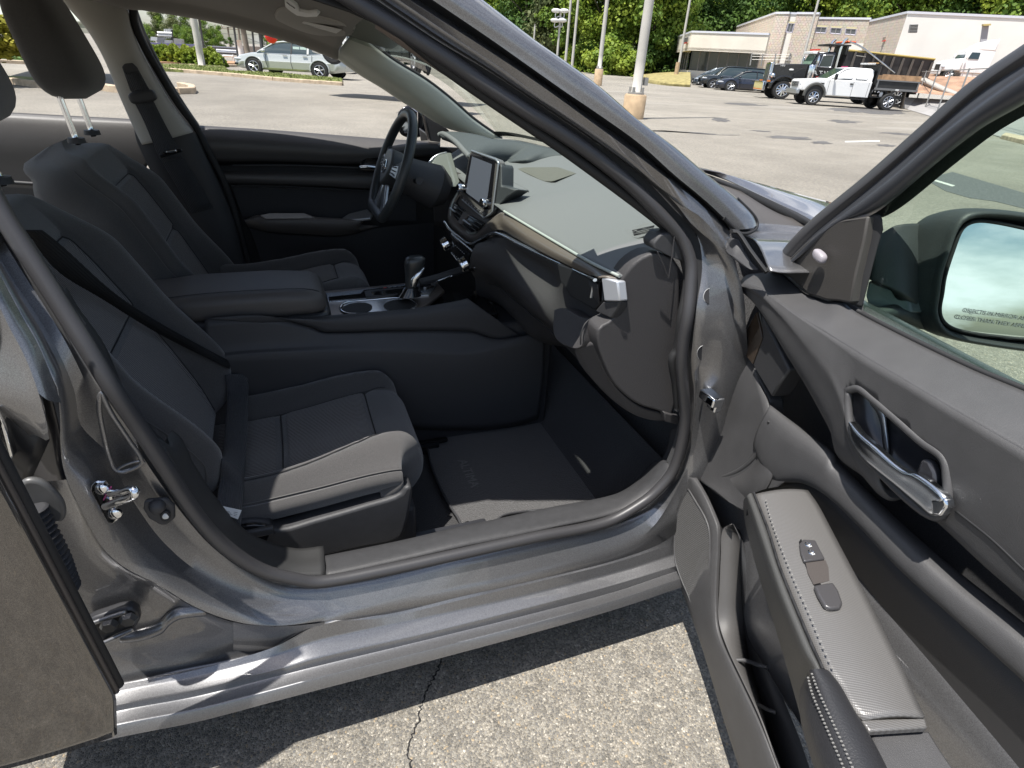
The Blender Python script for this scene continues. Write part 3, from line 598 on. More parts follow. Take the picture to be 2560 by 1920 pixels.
# armrest
def roundbox(name, c, size, e, matl, parent, nx=28, bulge=.0, rot=None):
    """superellipsoid block"""
    rows = []
    for i in range(nx+1):
        v = -math.pi/2+math.pi*i/nx; cv, sv = math.cos(v), math.sin(v); row = []
        for k in range(44):
            a = 2*math.pi*k/44; ca, sa = math.cos(a), math.sin(a); f = lambda q, ee: math.copysign(abs(q)**ee, q)
            p = Vector((f(cv, e[0])*f(ca, e[1])*size[0], f(cv, e[0])*f(sa, e[1])*size[1], f(sv, e[0])*size[2]))
            if rot is not None: p = rot @ p
            row.append(Vector(c)+p)
        rows.append(row)
    return grid_mesh(name, rows, matl, parent, 60, closed=True)
ar_t = [[U('V', x, y, 'Y', Y) for x, y, Y in r] for r in (
 [(-1750, 40, .075), (-1000, -20, .075), (-500, 5, .075), (-60, 60, .07), (40, 110, .06)],)]
A0 = crv('E', [(-330, 432, -.115), (-240, 416, -.115), (-60, 400, -.115), (100, 396, -.115), (170, 400, -.112), (205, 428, -.10)], 'Y')
# lofted box lid: x from rear to front, cross-section rounded
def arm_sec(x, z0, z1, y0, y1, r, shrink=0):
    pts = []
    for (cx, cz, a0) in ((y1-r, z1-r, 0), (y0+r, z1-r, 90), (y0+r, z0+r, 180), (y1-r, z0+r, 270)):
        for k in range(6):
            a = RX(a0+90*k/5); pts.append(Vector((x, cx+r*math.cos(a), cz+r*math.sin(a))))
    return pts
def arm_loft(name, xs, matl, parent):
    rows = [arm_sec(*t) for t in xs]; c0 = sum(rows[0], Vector())/len(rows[0]); c1 = sum(rows[-1], Vector())/len(rows[-1])
    rows = [[c0 for _ in rows[0]]]+rows+[[c1 for _ in rows[0]]]
    return grid_mesh(name, rows, matl, parent, 50, closed=True)
lid = arm_loft('armrest_lid', [(-1.14, .655, .672, -.10, .09, .007), (-1.12, .640, .690, -.112, .10, .02), (-1.0, .632, .700, -.115, .105, .024), (-.82, .628, .700, -.115, .105, .024), (-.72, .630, .694, -.113, .10, .024), (-.695, .634, .684, -.105, .09, .02), (-.684, .645, .670, -.09, .075, .011)], LEATH, console)
bdy = arm_loft('armrest_body', [(-1.14, .60, .64, -.10, .09, .01), (-1.10, .575, .640, -.112, .10, .02), (-.82, .572, .634, -.120, .105, .024), (-.72, .578, .634, -.118, .10, .024), (-.685, .590, .632, -.105, .09, .018), (-.675, .60, .625, -.09, .075, .01)], mat('armrest_side', (.026, .026, .028), .38, bump=(500, .3), spec=.5), console)
tube('armrest_seam', [Vector((x, -.082, z)) for x, z in ((-1.12, .692), (-1.0, .7022), (-.82, .7022), (-.73, .697), (-.70, .688))], .0012, SOFT, lid, seg=6)
boxes('console_bin', [((-.92, 0, .50), (.40, .20, .14))], SOFT, console, .01, 2)
boxes('console_core', [((-.60, 0, .36), (1.2, .26, .40))], SOFT, console, .01, 2)
# shifter deck
Zd = .612
deck = crv('V', [(285, 710), (1500, 590), (1880, 560), (2000, 700), (1750, 900), (1610, 962), (1300, 990), (330, 1068), (250, 870)], 'Z', Zd)
dk = plate('shifter_deck', deck, (0, 0, -.01), mat('brushed_deck_trim', (.20, .17, .15), .30, .7), console, .002)
# chrome bezel round the shifter slot (frame built as a tube-like rim) and its floor
bez_o = crv('V', [(330, 735), (800, 690), (1420, 615), (1870, 570), (1900, 610), (1785, 758), (900, 822), (370, 858), (330, 820)], 'Z', Zd+.004)
bz = plate('shifter_bezel', bez_o, (0, 0, -.005), CHROME, console, .0012)
plate('shifter_slot', crv('V', [(395, 785), (840, 738), (880, 690), (1420, 632), (1620, 640), (1690, 735), (930, 795), (400, 835)], 'Z', Zd+.0055), (0, 0, -.002), GLOSSB, console, .0005)
plate('gate_panel', crv('V', [(890, 700), (1400, 648), (1610, 650), (1660, 730), (915, 780), (900, 750)], 'Z', Zd+.010), (0, 0, -.004), PLAST, console, .001)
plate('gate_slot', crv('V', [(980, 715), (1400, 670), (1600, 668), (1610, 720), (1010, 765)], 'Z', Zd+.0106), (0, 0, -.001), GLOSSB, console)
for k in range(4):
    tube('gear_mark', crv('V', [(1155+k*68, 662-k*5), (1195+k*68, 655-k*5)], 'Z', Zd+.012), .0011, STITCH if k else RED, console, seg=4)
sbn = plate('start_button', crv('V', [(1700, 640), (1720, 620), (1800, 603), (1825, 612), (1805, 640), (1725, 660)], 'Z', Zd+.0085), (0, 0, -.003), BCHROME, console, .001)
plate('start_button_cap', crv('V', [(1722, 640), (1790, 612), (1805, 618), (1785, 642), (1735, 650)], 'Z', Zd+.0100), (0, 0, -.003), GLOSSB, console, .0008)
# shift lever
def slice_loft(name, secs, matl, parent, k=24):
    rows = []
    for c, ax_, ay_, e in secs:
        row = []
        for j in range(k):
            a = 2*math.pi*j/k; ca, sa = math.cos(a), math.sin(a); row.append(Vector(c)+Vector((math.copysign(abs(ca)**e, ca)*ax_, math.copysign(abs(sa)**e, sa)*ay_, 0)))
        rows.append(row)
    rows = [[Vector(secs[0][0])]*k]+rows+[[Vector(secs[-1][0])]*k]
    return grid_mesh(name, rows, matl, parent, 50, closed=True)
kb = U('V', 1530, 640, 'Y', .0); kt = U('V', 1600, 225, 'Y', .0)
print('knob', kb, kt)
kn = slice_loft('shift_lever', [(kb+Vector((0, 0, -.01)), .017, .015, .8), (kb+Vector((0, 0, .02)), .015, .014, .8), (kb.lerp(kt, .4)+Vector((-.002, 0, 0)), .020, .017, .8), (kb.lerp(kt, .62), .027, .019, .75), (kb.lerp(kt, .8), .030, .022, .75), (kb.lerp(kt, .93), .029, .021, .75), (kt, .020, .014, .8)], mat('shifter_leather', (.03, .033, .035), .3, spec=.5), console)
slice_loft('lever_trim', [(kb+Vector((.006, -.006, .004)), .012, .013, .8), (kb.lerp(kt, .3)+Vector((.006, -.008, 0)), .014, .013, .8), (kb.lerp(kt, .5)+Vector((.016, -.008, 0)), .015, .013, .8), (kb.lerp(kt, .64)+Vector((.028, -.006, 0)), .004, .006, .9)], CHROME, kn)
slice_loft('lever_boot', [(kb+Vector((-.005, 0, -.028)), .036, .026, .7), (kb+Vector((-.002, 0, -.015)), .028, .022, .8), (kb+Vector((0, 0, -.002)), .019, .017, .9)], GLOSSB, kn)
# cup holders
rim = crv('V', [(555, 940), (600, 885), (720, 850), (1000, 825), (1380, 795), (1520, 815), (1600, 875), (1590, 940), (1480, 975), (1200, 992), (900, 1015), (700, 1022), (590, 990)], 'Z', Zd+.002)
tube('cup_holder_rim', rim, .0032, BCHROME, console, n=90, closed=True)
plate('cup_holder_web', crv('V', [(600, 900), (720, 862), (1000, 838), (1380, 808), (1500, 825), (1575, 880), (1570, 930), (1470, 962), (1200, 982), (900, 1005), (720, 1010), (610, 975)], 'Z', Zd+.0015), (0, 0, -.002), CHROME, console)
for cx, cy, w, h in ((790, 945, 210, 78), (1370, 900, 215, 78)):
    P = crv('V', [(cx+w*math.cos(a*math.pi/12), cy-4+h*math.sin(a*math.pi/12)-.07*w*math.cos(a*math.pi/12)) for a in range(24)], 'Z', Zd+.0030)
    grid_mesh('cup_well', [[p for p in P], [p+Vector((0, 0, -.075)) for p in P], [sum(P, Vector())/24+Vector((0, 0, -.075))]*24], GLOSSB, console, closed=True)
    plate('cup_well_shade', P, (0, 0, -.0008), mat('well_shade_black', (.004, .004, .004), .6), console)  # black disc over the well, painting the shade inside it
# open tray ahead of the deck
boxes('console_tray', [((-.29, 0, .575), (.22, .20, .03))], GLOSSB, console, .01, 2)
tube('tray_rail', crv('V', [(1640, 590, .10), (1900, 520, .105), (2212, 420, .11), (2500, 330, .115)], 'Y'), .012, SOFT, console)
tube('tray_highlight', crv('V', [(1890, 575, .085), (2100, 495, .095)], 'Y'), .003, CHROME, console)
# ================================================================== FLOOR MAT
MATM = CARPET
Zm = .170
mt = crv('E', [(800, 1190), (900, 1200), (1080, 1262), (1300, 1235), (1470, 1205), (1560, 1120), (1700, 1040), (1850, 1000), (2050, 1100), (2130, 1250), (2090, 1500), (1960, 1610), (1830, 1660), (1500, 1710), (1250, 1740)], 'Z', Zm)
mt += crv('J', [(870, 420), (790, 440), (735, 455), (700, 400), (650, 320), (590, 200), (550, 80)], 'Z', Zm)
fm = plate('floor_mat', resample(mt+[mt[0]], 120)[:-1], (0, 0, -.008), MATM, None, .003)
tag(fm, 'black carpet floor mat lying in the passenger footwell, one corner curled in the sun', 'floor mat')
tube('mat_edging', [p+Vector((0, 0, .001)) for p in resample(mt+[mt[0]], 120)[:-1]], .0038, SOFT, fm, n=200, closed=True, seg=6)
tA, tB = U('E', 1000, 1425, 'Z', Zm+.0015), U('E', 1085, 1600, 'Z', Zm+.0015)
tM = frame_M(tA.lerp(tB, .5), tB-tA, Vector((0, 0, 1)).cross(tB-tA))
text_mesh('mat_lettering', 'ALTIMA', (tB-tA).length/4.0, tM, mat('mat_letter', (.17, .165, .16), .8), fm, .0006)
tube('mat_grommet', [U('J', 748+18*math.cos(a), 425+11*math.sin(a), 'Z', Zm+.003) for a in (0, 1.05, 2.1, 3.14, 4.2, 5.2)], .002, BCHROME, fm, closed=True, seg=6)
def near(P, d): return [p+(Vector(CAM)-p).normalized()*d for p in P]
# ================================================================== DASHBOARD
# top pad: rows from the windshield base toward the cabin, columns from driver side to passenger side
D0 = crv('M', [(-60, 1285, .70), (400, 1300, .66), (830, 1370, .57), (1250, 1415, .46), (1650, 1480, .36)], 'Y') + crv('F', [(1300, 330, .16), (1400, 420, -.20), (1450, 470, -.46), (1485, 510, -.70)], 'Y')
D0 = [Vector((.02, .72, .985)), Vector((.09, .60, 1.0)), Vector((.16, .45, .998)), Vector((.20, .30, .995)), Vector((.215, .10, .99)), Vector((.20, -.15, .985)), Vector((.16, -.40, .98)), Vector((.10, -.60, .975)), Vector((.03, -.72, .965))]
# near edge of the pad = upper edge of the wood strip
eP = crv('Q', [(1000, 825, -.17), (1400, 1065, -.30), (1780, 1290, -.44), (2212, 1540, -.60)], 'Y') + crv('E', [(1880, 425, -.70)], 'Y')
eD = [Vector((-.16, .70, .90)), Vector((-.17, .55, .90)), Vector((-.18, .35, .90)), Vector((-.185, .15, .895))] + crv('Q', [(900, 750, -.09)], 'Y')
D3 = eD + eP
print('near edge', [tuple(round(c, 3) for c in p) for p in D3])
n0 = resample(D0, 80); n3 = resample(D3, 80)
D1 = [a.lerp(b_, .35)+Vector((0, 0, .012)) for a, b_ in zip(n0, n3)]; D2 = [a.lerp(b_, .75)+Vector((0, 0, .010)) for a, b_ in zip(n0, n3)]
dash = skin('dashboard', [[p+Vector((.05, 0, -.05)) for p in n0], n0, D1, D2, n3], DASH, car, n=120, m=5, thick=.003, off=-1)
def dsurf(fr, x, y, lift=0.0):
    """point of the pad under a photo point: march along the ray to the nearest height of the pad grid"""
    best = None
    for k in range(200):
        z = 1.03-k*.001; p = U(fr, x, y, 'Z', z)
        # height of pad at p
        bd = 1e9; hz = 0
        for row in (n0, D1, D2, n3):
            for q in row[::4]:
                d = (q.x-p.x)**2+(q.y-p.y)**2
                if d < bd: bd = d
        # inverse-distance blend
        w = 0; s = 0
        for row in (n0, D1, D2, n3):
            for q in row[::4]:
                d = (q.x-p.x)**2+(q.y-p.y)**2+1e-5; ww = 1/d**2; w += ww; s += ww*q.z
        hz = s/w
        if z <= hz: return p+Vector((0, 0, lift))
    return p
# stepped dark panel with pointed end (meter hood top)
HT = mat('hood_top', (.060, .068, .070), .7, bump=(420, 1.0), spec=.3)
hA = crv('O', [(1105, 300, .60), (1160, 275, .60), (1300, 270, .585), (1500, 290, .56), (1700, 330, .51), (1850, 370, .46)], 'Y') + [U('M', 1100, 1400, 'Y', .42), U('M', 1400, 1470, 'Y', .34), U('M', 1640, 1550, 'Y', .26), U('M', 1700, 1605, 'Y', .215)]
hB = crv('O', [(1100, 325, .59), (1220, 370, .50), (1320, 440, .40), (1400, 520, .32), (1480, 590, .24), (1520, 620, .20)], 'Y') + [dsurf('Q', x, y, .006) for x, y in ((960, 190), (1120, 150), (1300, 130), (1500, 118), (1700, 90), (1815, 62))]
print('hoodA', [tuple(round(c, 3) for c in p) for p in hA]); print('hoodB', [tuple(round(c, 3) for c in p) for p in hB])
hC = crv('O', [(1092, 315, .60), (1150, 500, .56), (1210, 560, .52), (1260, 720, .46), (1300, 900, .40), (1310, 980, .34)], 'Y')
hA[-1] = hB[-1]+Vector((.004, .002, 0)); hA[-2] = hA[-2].lerp(dsurf('M', 1640, 1550, .008), .7)
hood = skin('meter_hood', [hA, [a.lerp(b_, .5)+Vector((0, 0, .004)) for a, b_ in zip(resample(hA, 40), resample(hB, 40))], hB, [p+Vector((.01, .0, -.014)) for p in hB]], HT, dash, n=90, m=4, thick=.003)
hl = crv('O', [(1095, 318, .60), (1140, 300, .585), (1230, 345, .51), (1330, 420, .42), (1430, 530, .32), (1520, 625, .22)], 'Y'); tube('hood_rim', hl, .009, DASH, dash, n=40)
# cavity under the hood, cluster face, trim
skin('cluster_cavity', [hl, [p+Vector((.16, .0, -.05)) for p in hl], [p+Vector((.16, .0, -.20)) for p in hl], [p+Vector((.04, 0, -.24)) for p in hl]], RUBLIP, dash, n=30, m=3)
plate('cluster_backing', [(.02, .30, .78), (.02, .77, .78), (.0, .77, .985), (.0, .30, .955)], (.01, 0, 0), RUBLIP, dash)
cl = crv('O', [(930, 720, .52), (1060, 580, .52), (1195, 560, .50), (1250, 760, .42), (1310, 960, .36), (1260, 1040, .34), (1100, 900, .42), (1020, 840, .46)], 'Y')
plate('cluster_lens', cl, (.02, 0, 0), mat('cluster_lens', (.13, .14, .13), .12, spec=.6), dash, .004)
tube('cluster_trim', crv('O', [(1025, 845, .46), (945, 740, .50), (1010, 640, .515), (1090, 590, .515), (1200, 562, .50)], 'Y'), .004, SILVER, dash)
# wood / brown strip across the passenger side
w_low = crv('Q', [(900, 1085, -.12), (980, 1080, -.155), (1060, 1095, -.18), (1300, 1240, -.27), (1700, 1450, -.42), (2212, 1680, -.60)], 'Y') + crv('E', [(1790, 420, -.665)], 'Y')
w_up = crv('Q', [(790, 960, -.06), (910, 855, -.12), (1000, 830, -.165), (1400, 1070, -.30), (1780, 1295, -.44), (2212, 1545, -.60)], 'Y') + crv('E', [(1880, 428, -.695)], 'Y')
w_up = [p+Vector((-.002, 0, -.002)) for p in w_up]
wmid = [a.lerp(b_, .5)+Vector((-.012, 0, .002)) for a, b_ in zip(resample(w_low, 50), resample(w_up, 50))]
wd = skin('wood_strip', [w_up, wmid, [p+Vector((-.012, 0, 0)) for p in w_low]], WOOD, dash, n=80, m=6, thick=.004)
tube('strip_top_line', [p+Vector((-.001, 0, .001)) for p in D3[5:]], .0035, mat('pale_line_trim', (.33, .36, .33), .4), dash, n=80, seg=8)
# centre stack face (brown-grey) and vents
face = crv('Q', [(330, 690, .155), (390, 560, .155), (460, 520, .14), (800, 850, .01), (900, 760, -.04), (1010, 830, -.10), (900, 900, -.075), (640, 1110, .015), (590, 1130, .03), (450, 1060, .075), (330, 930, .12), (290, 850, .14)], 'Y')
SM = mat('centre_stack_trim', (.085, .075, .070), .38, spec=.5, metal=.2, bump=(700, .2))
sk1 = crv('Q', [(270, 700, .165), (235, 850, .16), (240, 980, .145), (400, 1130, .085), (530, 1225, .045), (600, 1235, .02), (700, 1190, -.02), (850, 1110, -.085), (930, 1082, -.12)], 'Y')
sk0 = crv('Q', [(430, 540, .15), (330, 690, .155), (300, 850, .14), (420, 1020, .09), (560, 1110, .04), (640, 1105, .01), (750, 1010, -.03), (870, 920, -.08), (960, 860, -.12)], 'Y')
cs = skin('centre_stack', [sk0, [a.lerp(b_, .5)+Vector((-.006, 0, 0)) for a, b_ in zip(resample(sk0, 30), resample(sk1, 30))], sk1], SM, dash, n=60, m=4, thick=.004)
pl = lambda nm, fr, pts, d, m, b=0, par=None: plate(nm, crv(fr, pts, 'Y'), d, m, par or dash, b)
pl('stack_panel', 'Q', [(350, 690, .150), (420, 540, .148), (560, 560, .10), (840, 860, -.02), (920, 770, -.06), (985, 835, -.10), (780, 1000, -.035), (700, 1060, -.005), (600, 1080, .035), (360, 870, .125)], (.03, 0, .01), SM, .003)
vb = pl('vent_opening', 'Q', [(345, 700, .153), (510, 820, .095), (425, 975, .105), (345, 905, .135), (330, 840, .145)], (.004, 0, .001), GLOSSB, .001)
vb2 = pl('vent_opening', 'Q', [(570, 880, .060), (770, 1000, -.025), (640, 1100, .005), (590, 1110, .02), (480, 1005, .075)], (.004, 0, .001), GLOSSB, .001)
for o_ in (vb, vb2): o_.location = (-.012, 0, .001)
VS = mat('vent_slat', (.05, .05, .052), .3, spec=.5)
for a, b_ in (((350, 715, .152), (505, 830, .095)), ((340, 770, .150), (475, 880, .10)), ((335, 825, .148), (450, 930, .105)), ((338, 880, .145), (430, 965, .108))):
    tube('vent_slat', [p+Vector((-.016, 0, 0)) for p in crv('Q', [a, b_], 'Y')], .0022, VS, dash, seg=6, flat=.6)
for a, b_ in (((575, 895, .058), (760, 1005, -.022)), ((545, 935, .060), (720, 1045, -.010)), ((515, 975, .066), (675, 1085, .002)), ((490, 1010, .070), (610, 1105, .015))):
    tube('vent_slat', [p+Vector((-.016, 0, 0)) for p in crv('Q', [a, b_], 'Y')], .0022, VS, dash, seg=6, flat=.6)
pl('vent_divider', 'Q', [(510, 818, .09), (568, 872, .062), (480, 1005, .075), (425, 965, .10)], (-.018, 0, 0), SM, .002)
for a, b_ in (((340, 770, .148), (410, 825, .12)), ((525, 935, .065), (630, 1010, .03))):
    tube('vent_tab', [p+Vector((-.021, 0, 0)) for p in crv('Q', [a, b_], 'Y')], .0045, SILVER, dash, seg=8, flat=.5)
tube('vent_outline', [p+Vector((-.010, 0, 0)) for p in crv('Q', [(400, 560, .150), (330, 700, .153), (300, 850, .145), (340, 930, .13), (450, 1030, .095), (560, 1118, .045), (620, 1120, .02), (660, 1100, .01)], 'Y')], .0035, mat('vent_edge', (.25, .27, .26), .35, .5), dash, n=50)
chl = crv('Q', [(232, 960, .150), (300, 1060, .12), (420, 1165, .078), (540, 1250, .040), (620, 1262, .01), (720, 1210, -.03), (860, 1135, -.09), (960, 1120, -.14), (1060, 1150, -.18), (1300, 1275, -.27), (1750, 1490, -.42), (2212, 1700, -.59)], 'Y') + crv('E', [(1775, 440, -.655)], 'Y')
tube('chrome_line', [p+Vector((-.014, 0, 0)) for p in chl], lambda t: .0045+.002*math.sin(3.14*min(t*1.0, 1)), CHROME, dash, n=110, seg=8, flat=.8)
# black reveal between wood and chrome
skin('strip_reveal', [[p+Vector((-.006, 0, 0)) for p in w_low], [p+Vector((-.006, 0, -.004)) for p in chl[6:]]], GLOSSB, dash, n=60, thick=.002)
# touch screen
sc = lambda x, y, Y, d=0: U('Q', x, y, 'Y', Y)+Vector((-.001*d, 0, 0))
c4 = [sc(520, -10, .125), sc(925, 150, -.045), sc(835, 860, -.035), sc(790, 905, -.02), sc(725, 915, .0), sc(415, 650, .135), sc(430, 560, .135)]
nrm = (c4[1]-c4[0]).cross(c4[5]-c4[0]).normalized()
if nrm.x > 0: nrm = -nrm
# flatten on the plane through the three main corners
def onplane(fr, x, y, lift=0):
    d = Vector(ray(fr, x, y)); C_ = Vector(CAM); k = (c4[0]-C_).dot(nrm)/d.dot(nrm); return C_+d*k+nrm*lift
scr = plate('touch_screen', [onplane('Q', x, y) for x, y in ((545, -15), (570, -18), (900, 108), (928, 150), (845, 835), (820, 862), (735, 915), (710, 912), (420, 668), (412, 640), (440, 440), (470, 300), (520, 10))], -nrm*.022, mat('screen_bezel', (.10, .095, .09), .22, spec=.5), dash, .003, 2)
plate('screen_glass', [onplane('Q', x, y, .0015) for x, y in ((560, 10), (880, 130), (815, 780), (745, 800), (440, 560), (480, 320), (530, 50))], -nrm*.001, mat('screen_black', (.010, .010, .012), .04, spec=.9), scr)
plate('screen_display', [onplane('Q', x, y, .0022) for x, y in ((562, 62), (838, 172), (770, 660), (730, 720), (715, 735), (478, 560), (520, 300))], -nrm*.0006, mat('screen_display', (.11, .12, .15), .06, spec=.8), scr)
tube('screen_rim', [onplane('Q', x, y, .001) for x, y in ((550, -15), (890, 108), (925, 150), (840, 830), (815, 860), (730, 908), (715, 905), (420, 655))], .0032, SILVER, scr, n=120, seg=8, smooth=False)
for x, y, r in ((430, 500, .0125), (762, 705, .0135)):
    c = onplane('Q', x, y, 0); ex = (c4[1]-c4[0]).normalized(); Mk = frame_M(c, ex, nrm.cross(ex)); lathe('screen_knob', [(0, .020), (r*.85, .020), (r*.95, .018), (r, .004), (r, 0)], BCHROME, scr, 24, M=Mk)
    lathe('knob_cap', [(0, .0212), (r*.66, .0208), (r*.68, .0195)], GLOSSB, scr, 24, M=Mk)
btn = plate('button_row', [onplane('Q', x, y, .003) for x, y in ((430, 625), (760, 850), (725, 888), (425, 665))], -nrm*.002, mat('button_grey', (.10, .095, .095), .4), scr, .001)
for k in range(8):
    t = (k+.5)/8; p, q = onplane('Q', 430+330*t, 625+225*t, .0046), onplane('Q', 425+300*t, 665+223*t, .0046)
    tube('button_mark', [p.lerp(q, .4), p.lerp(q, .6)], .0008, LABELW, scr, seg=4); tube('button_gap', [onplane('Q', 430+330*(k/8), 625+225*(k/8), .0035), onplane('Q', 425+300*(k/8), 665+223*(k/8), .0035)], .0006, GLOSSB, scr, seg=4)
# housing behind the screen blending in the pad
hs = [onplane('Q', 928, 150, -.003), onplane('Q', 845, 835, -.003), U('Q', 905, 750, 'Y', -.08), U('Q', 1035, 620, 'Y', -.105), U('Q', 1190, 520, 'Y', -.14), U('Q', 1030, 490, 'Y', -.10), U('Q', 958, 470, 'Y', -.07), U('Q', 960, 200, 'Y', -.055)]
plate('screen_housing', hs, (.05, .03, -.01), mat('housing_plastic', (.045, .05, .052), .5, bump=(700, .4)), dash, .004)
# climate panel
cp_ = crv('Q', [(270, 1135, .12), (560, 1390, .0), (600, 1480, -.02), (590, 1600, -.02), (500, 1640, .0), (410, 1590, .03), (270, 1400, .10), (215, 1300, .13), (200, 1200, .135)], 'Y')
cp_ = near(cp_, .035)
clm = plate('climate_panel', cp_, (.03, 0, -.01), GLOSSB, dash, .004)
tube('climate_rim', near(crv('Q', [(270, 1132, .12), (450, 1280, .045), (565, 1385, .0), (602, 1480, -.02), (590, 1600, -.02)], 'Y'), .038), .0028, CHROME, clm, seg=8)
tube('climate_rim', near(crv('Q', [(268, 1395, .10), (350, 1500, .06), (420, 1590, .03)], 'Y'), .038), .0018, CHROME, clm, seg=8)
for x, y, Y in ((215, 1250, .135), (475, 1525, -.002)):
    c = U('Q', x, y, 'Y', Y); c = near([c], .037)[0]; Mk = frame_M(c, (0, 1, 0), Vector((-.45, 0, .9))); Mk = Mk if (Mk @ Vector((0, 0, 1))-c).x < 0 else frame_M(c, (0, -1, 0), Vector((-.45, 0, .9)))
    kb_ = lathe('climate_knob', [(0, .022), (.017, .022), (.0205, .020), (.0210, .016), (.0200, .015), (.0210, .014), (.0210, .010), (.0200, .009), (.0212, .008), (.0215, .0)], BCHROME, clm, 32, M=Mk)
    lathe('knob_face', [(0, .0232), (.015, .0228), (.016, .021)], GLOSSB, clm, 32, M=Mk)
for r_ in range(2):
    for k in range(6):
        t = k/5; a = U('Q', 320+ t*120-r_*10, 1290+t*110+r_*130, 'Y', .09-t*.06); tube('climate_mark', near([a, a+Vector((0, -.006, 0))], .038), .0012, SILVER, clm, seg=4)
# lower dash, passenger side
a0 = [p+Vector((-.004, 0, -.010)) for p in chl[5:]]
a1 = crv('E', [(1098, 262, -.07), (1180, 268, -.12), (1300, 290, -.20), (1400, 330, -.27), (1540, 420, -.38), (1600, 560, -.48), (1700, 640, -.56), (1800, 690, -.62)], 'Y')
a1 = [p+Vector((-.012, 0, 0)) for p in a1]
a2 = crv('E', [(1095, 345, -.05), (1150, 360, -.08), (1260, 400, -.17), (1360, 480, -.27), (1480, 590, -.38), (1580, 690, -.46), (1680, 780, -.56), (1780, 800, -.62)], 'Y')
a2 = [p+Vector((-.024, 0, 0)) for p in a2]
a3 = crv('E', [(1080, 425, .0), (1200, 470, -.06), (1300, 540, -.16), (1400, 630, -.27), (1500, 700, -.36), (1580, 760, -.44), (1640, 790, -.52), (1740, 805, -.60)], 'Y')
a4 = crv('E', [(1060, 520, .04), (1160, 560, .0), (1250, 640, -.10), (1340, 740, -.18), (1450, 760, -.26), (1540, 800, -.33), (1640, 900, -.42), (1700, 960, -.48), (1790, 900, -.60)], 'Y')
a4 = [p+Vector((.03, 0, -.01)) for p in a4]
a5 = [p+Vector((.14, .0, -.05)) for p in a4]
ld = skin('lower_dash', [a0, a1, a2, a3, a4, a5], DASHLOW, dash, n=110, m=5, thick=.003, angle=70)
tube('glove_box_gap', [p+Vector((-.027, 0, .001)) for p in crv('E', [(1200, 462, -.06), (1250, 475, -.10), (1400, 600, -.24), (1500, 680, -.35), (1600, 765, -.46), (1680, 800, -.54), (1750, 804, -.60)], 'Y')], .0016, RUBLIP, ld, seg=6)
# outer vent by the door
ov = crv('E', [(1530, 350, -.44), (1780, 440, -.60), (1785, 560, -.62), (1740, 610, -.60), (1600, 530, -.52), (1550, 450, -.47)], 'Y')
ovp = plate('side_vent_opening', near(ov, .034), (.01, 0, 0), mat('vent_black', (.014, .014, .015), .35), dash, .003)
plate('vent_chrome_end', near(crv('E', [(1775, 425, -.62), (1865, 450, -.66), (1880, 560, -.67), (1790, 560, -.635)], 'Y'), .06), (.02, 0, 0), mat('vent_end_silver', (.55, .57, .60), .42, .6), dash, .003)
plate('vent_lower_end', near(crv('E', [(1785, 562, -.632), (1880, 562, -.67), (1870, 600, -.665), (1830, 655, -.655), (1740, 615, -.61)], 'Y'), .055), (.02, 0, 0), PLAST, dash, .003)
plate('side_vent_core', near(crv('E', [(1620, 400, -.50), (1670, 420, -.53), (1650, 520, -.525), (1610, 480, -.505)], 'Y'), .038), (.005, 0, 0), SM, dash, .001)
for k in range(4):
    x = 1690+k*26; tube('vent_slat', near(crv('E', [(x, 440+k*6, -.54-.018*k), (x-8, 555+k*8, -.54-.018*k)], 'Y'), .040), .0030, VS, ovp, seg=6, flat=.5)
tube('vent_tab', near(crv('E', [(1735, 470, -.575), (1722, 540, -.575)], 'Y'), .044), .004, SILVER, ovp, seg=8, flat=.6)
# end cap (big rounded side of the dash) facing the door
e0 = crv('E', [(1820, 420, -.705), (1900, 300, -.715), (2000, 240, -.72), (2090, 200, -.725)], 'Y')
ec = crv('E', [(1860, 600, -.700), (1840, 660, -.700), (1880, 560, -.705), (1890, 450, -.71), (1960, 350, -.72), (2060, 300, -.73), (2190, 360, -.735)], 'Y')
capo = crv('E', [(1890, 440, -.705), (1960, 350, -.712), (2075, 295, -.725), (2190, 350, -.735), (2212, 480, -.738), (2200, 700, -.738), (2185, 850, -.735), (2212, 960, -.735), (2150, 1230, -.735), (2120, 1180, -.732), (1980, 1130, -.725), (1860, 1030, -.715), (1790, 900, -.705), (1755, 780, -.70), (1765, 710, -.70), (1830, 670, -.698), (1875, 610, -.70), (1890, 520, -.702)], 'Y')
ecap = plate('dash_end_cap', resample(capo+[capo[0]], 70)[:-1], (0, .05, 0), DASHLOW, dash, .016, 4)
capi = crv('E', [(1590, 600, -.53), (1640, 590, -.55), (1740, 640, -.60), (1830, 660, -.645), (1770, 700, -.655), (1750, 800, -.655), (1660, 800, -.60), (1590, 740, -.56)], 'Y')
plate('knee_bolster', [p+Vector((-.035, 0, 0)) for p in resample(capi+[capi[0]], 40)[:-1]], (.06, .0, -.01), DASHLOW, dash, .012, 4)
lowb = crv('E', [(1610, 760, -.60), (1660, 805, -.64), (1755, 800, -.685), (1790, 920, -.69), (1880, 1060, -.70), (2000, 1150, -.712), (2130, 1190, -.718), (2130, 1225, -.715), (1980, 1200, -.70), (1850, 1120, -.68), (1720, 990, -.65), (1640, 880, -.62)], 'Y')
plate('glove_box_side', resample(lowb+[lowb[0]], 60)[:-1], (.03, .05, 0), DASHLOW, dash, .010, 3)
plate('cap_foot', crv('E', [(2125, 1175, -.74), (2212, 1200, -.742), (2200, 1245, -.742), (2130, 1228, -.74)], 'Y'), (0, .02, 0), DASHLOW, dash, .003)
tube('cap_gap', crv('E', [(1750, 640, -.64), (1690, 680, -.655), (1665, 740, -.66), (1662, 800, -.66)], 'Y'), .0018, RUBLIP, dash, seg=6)
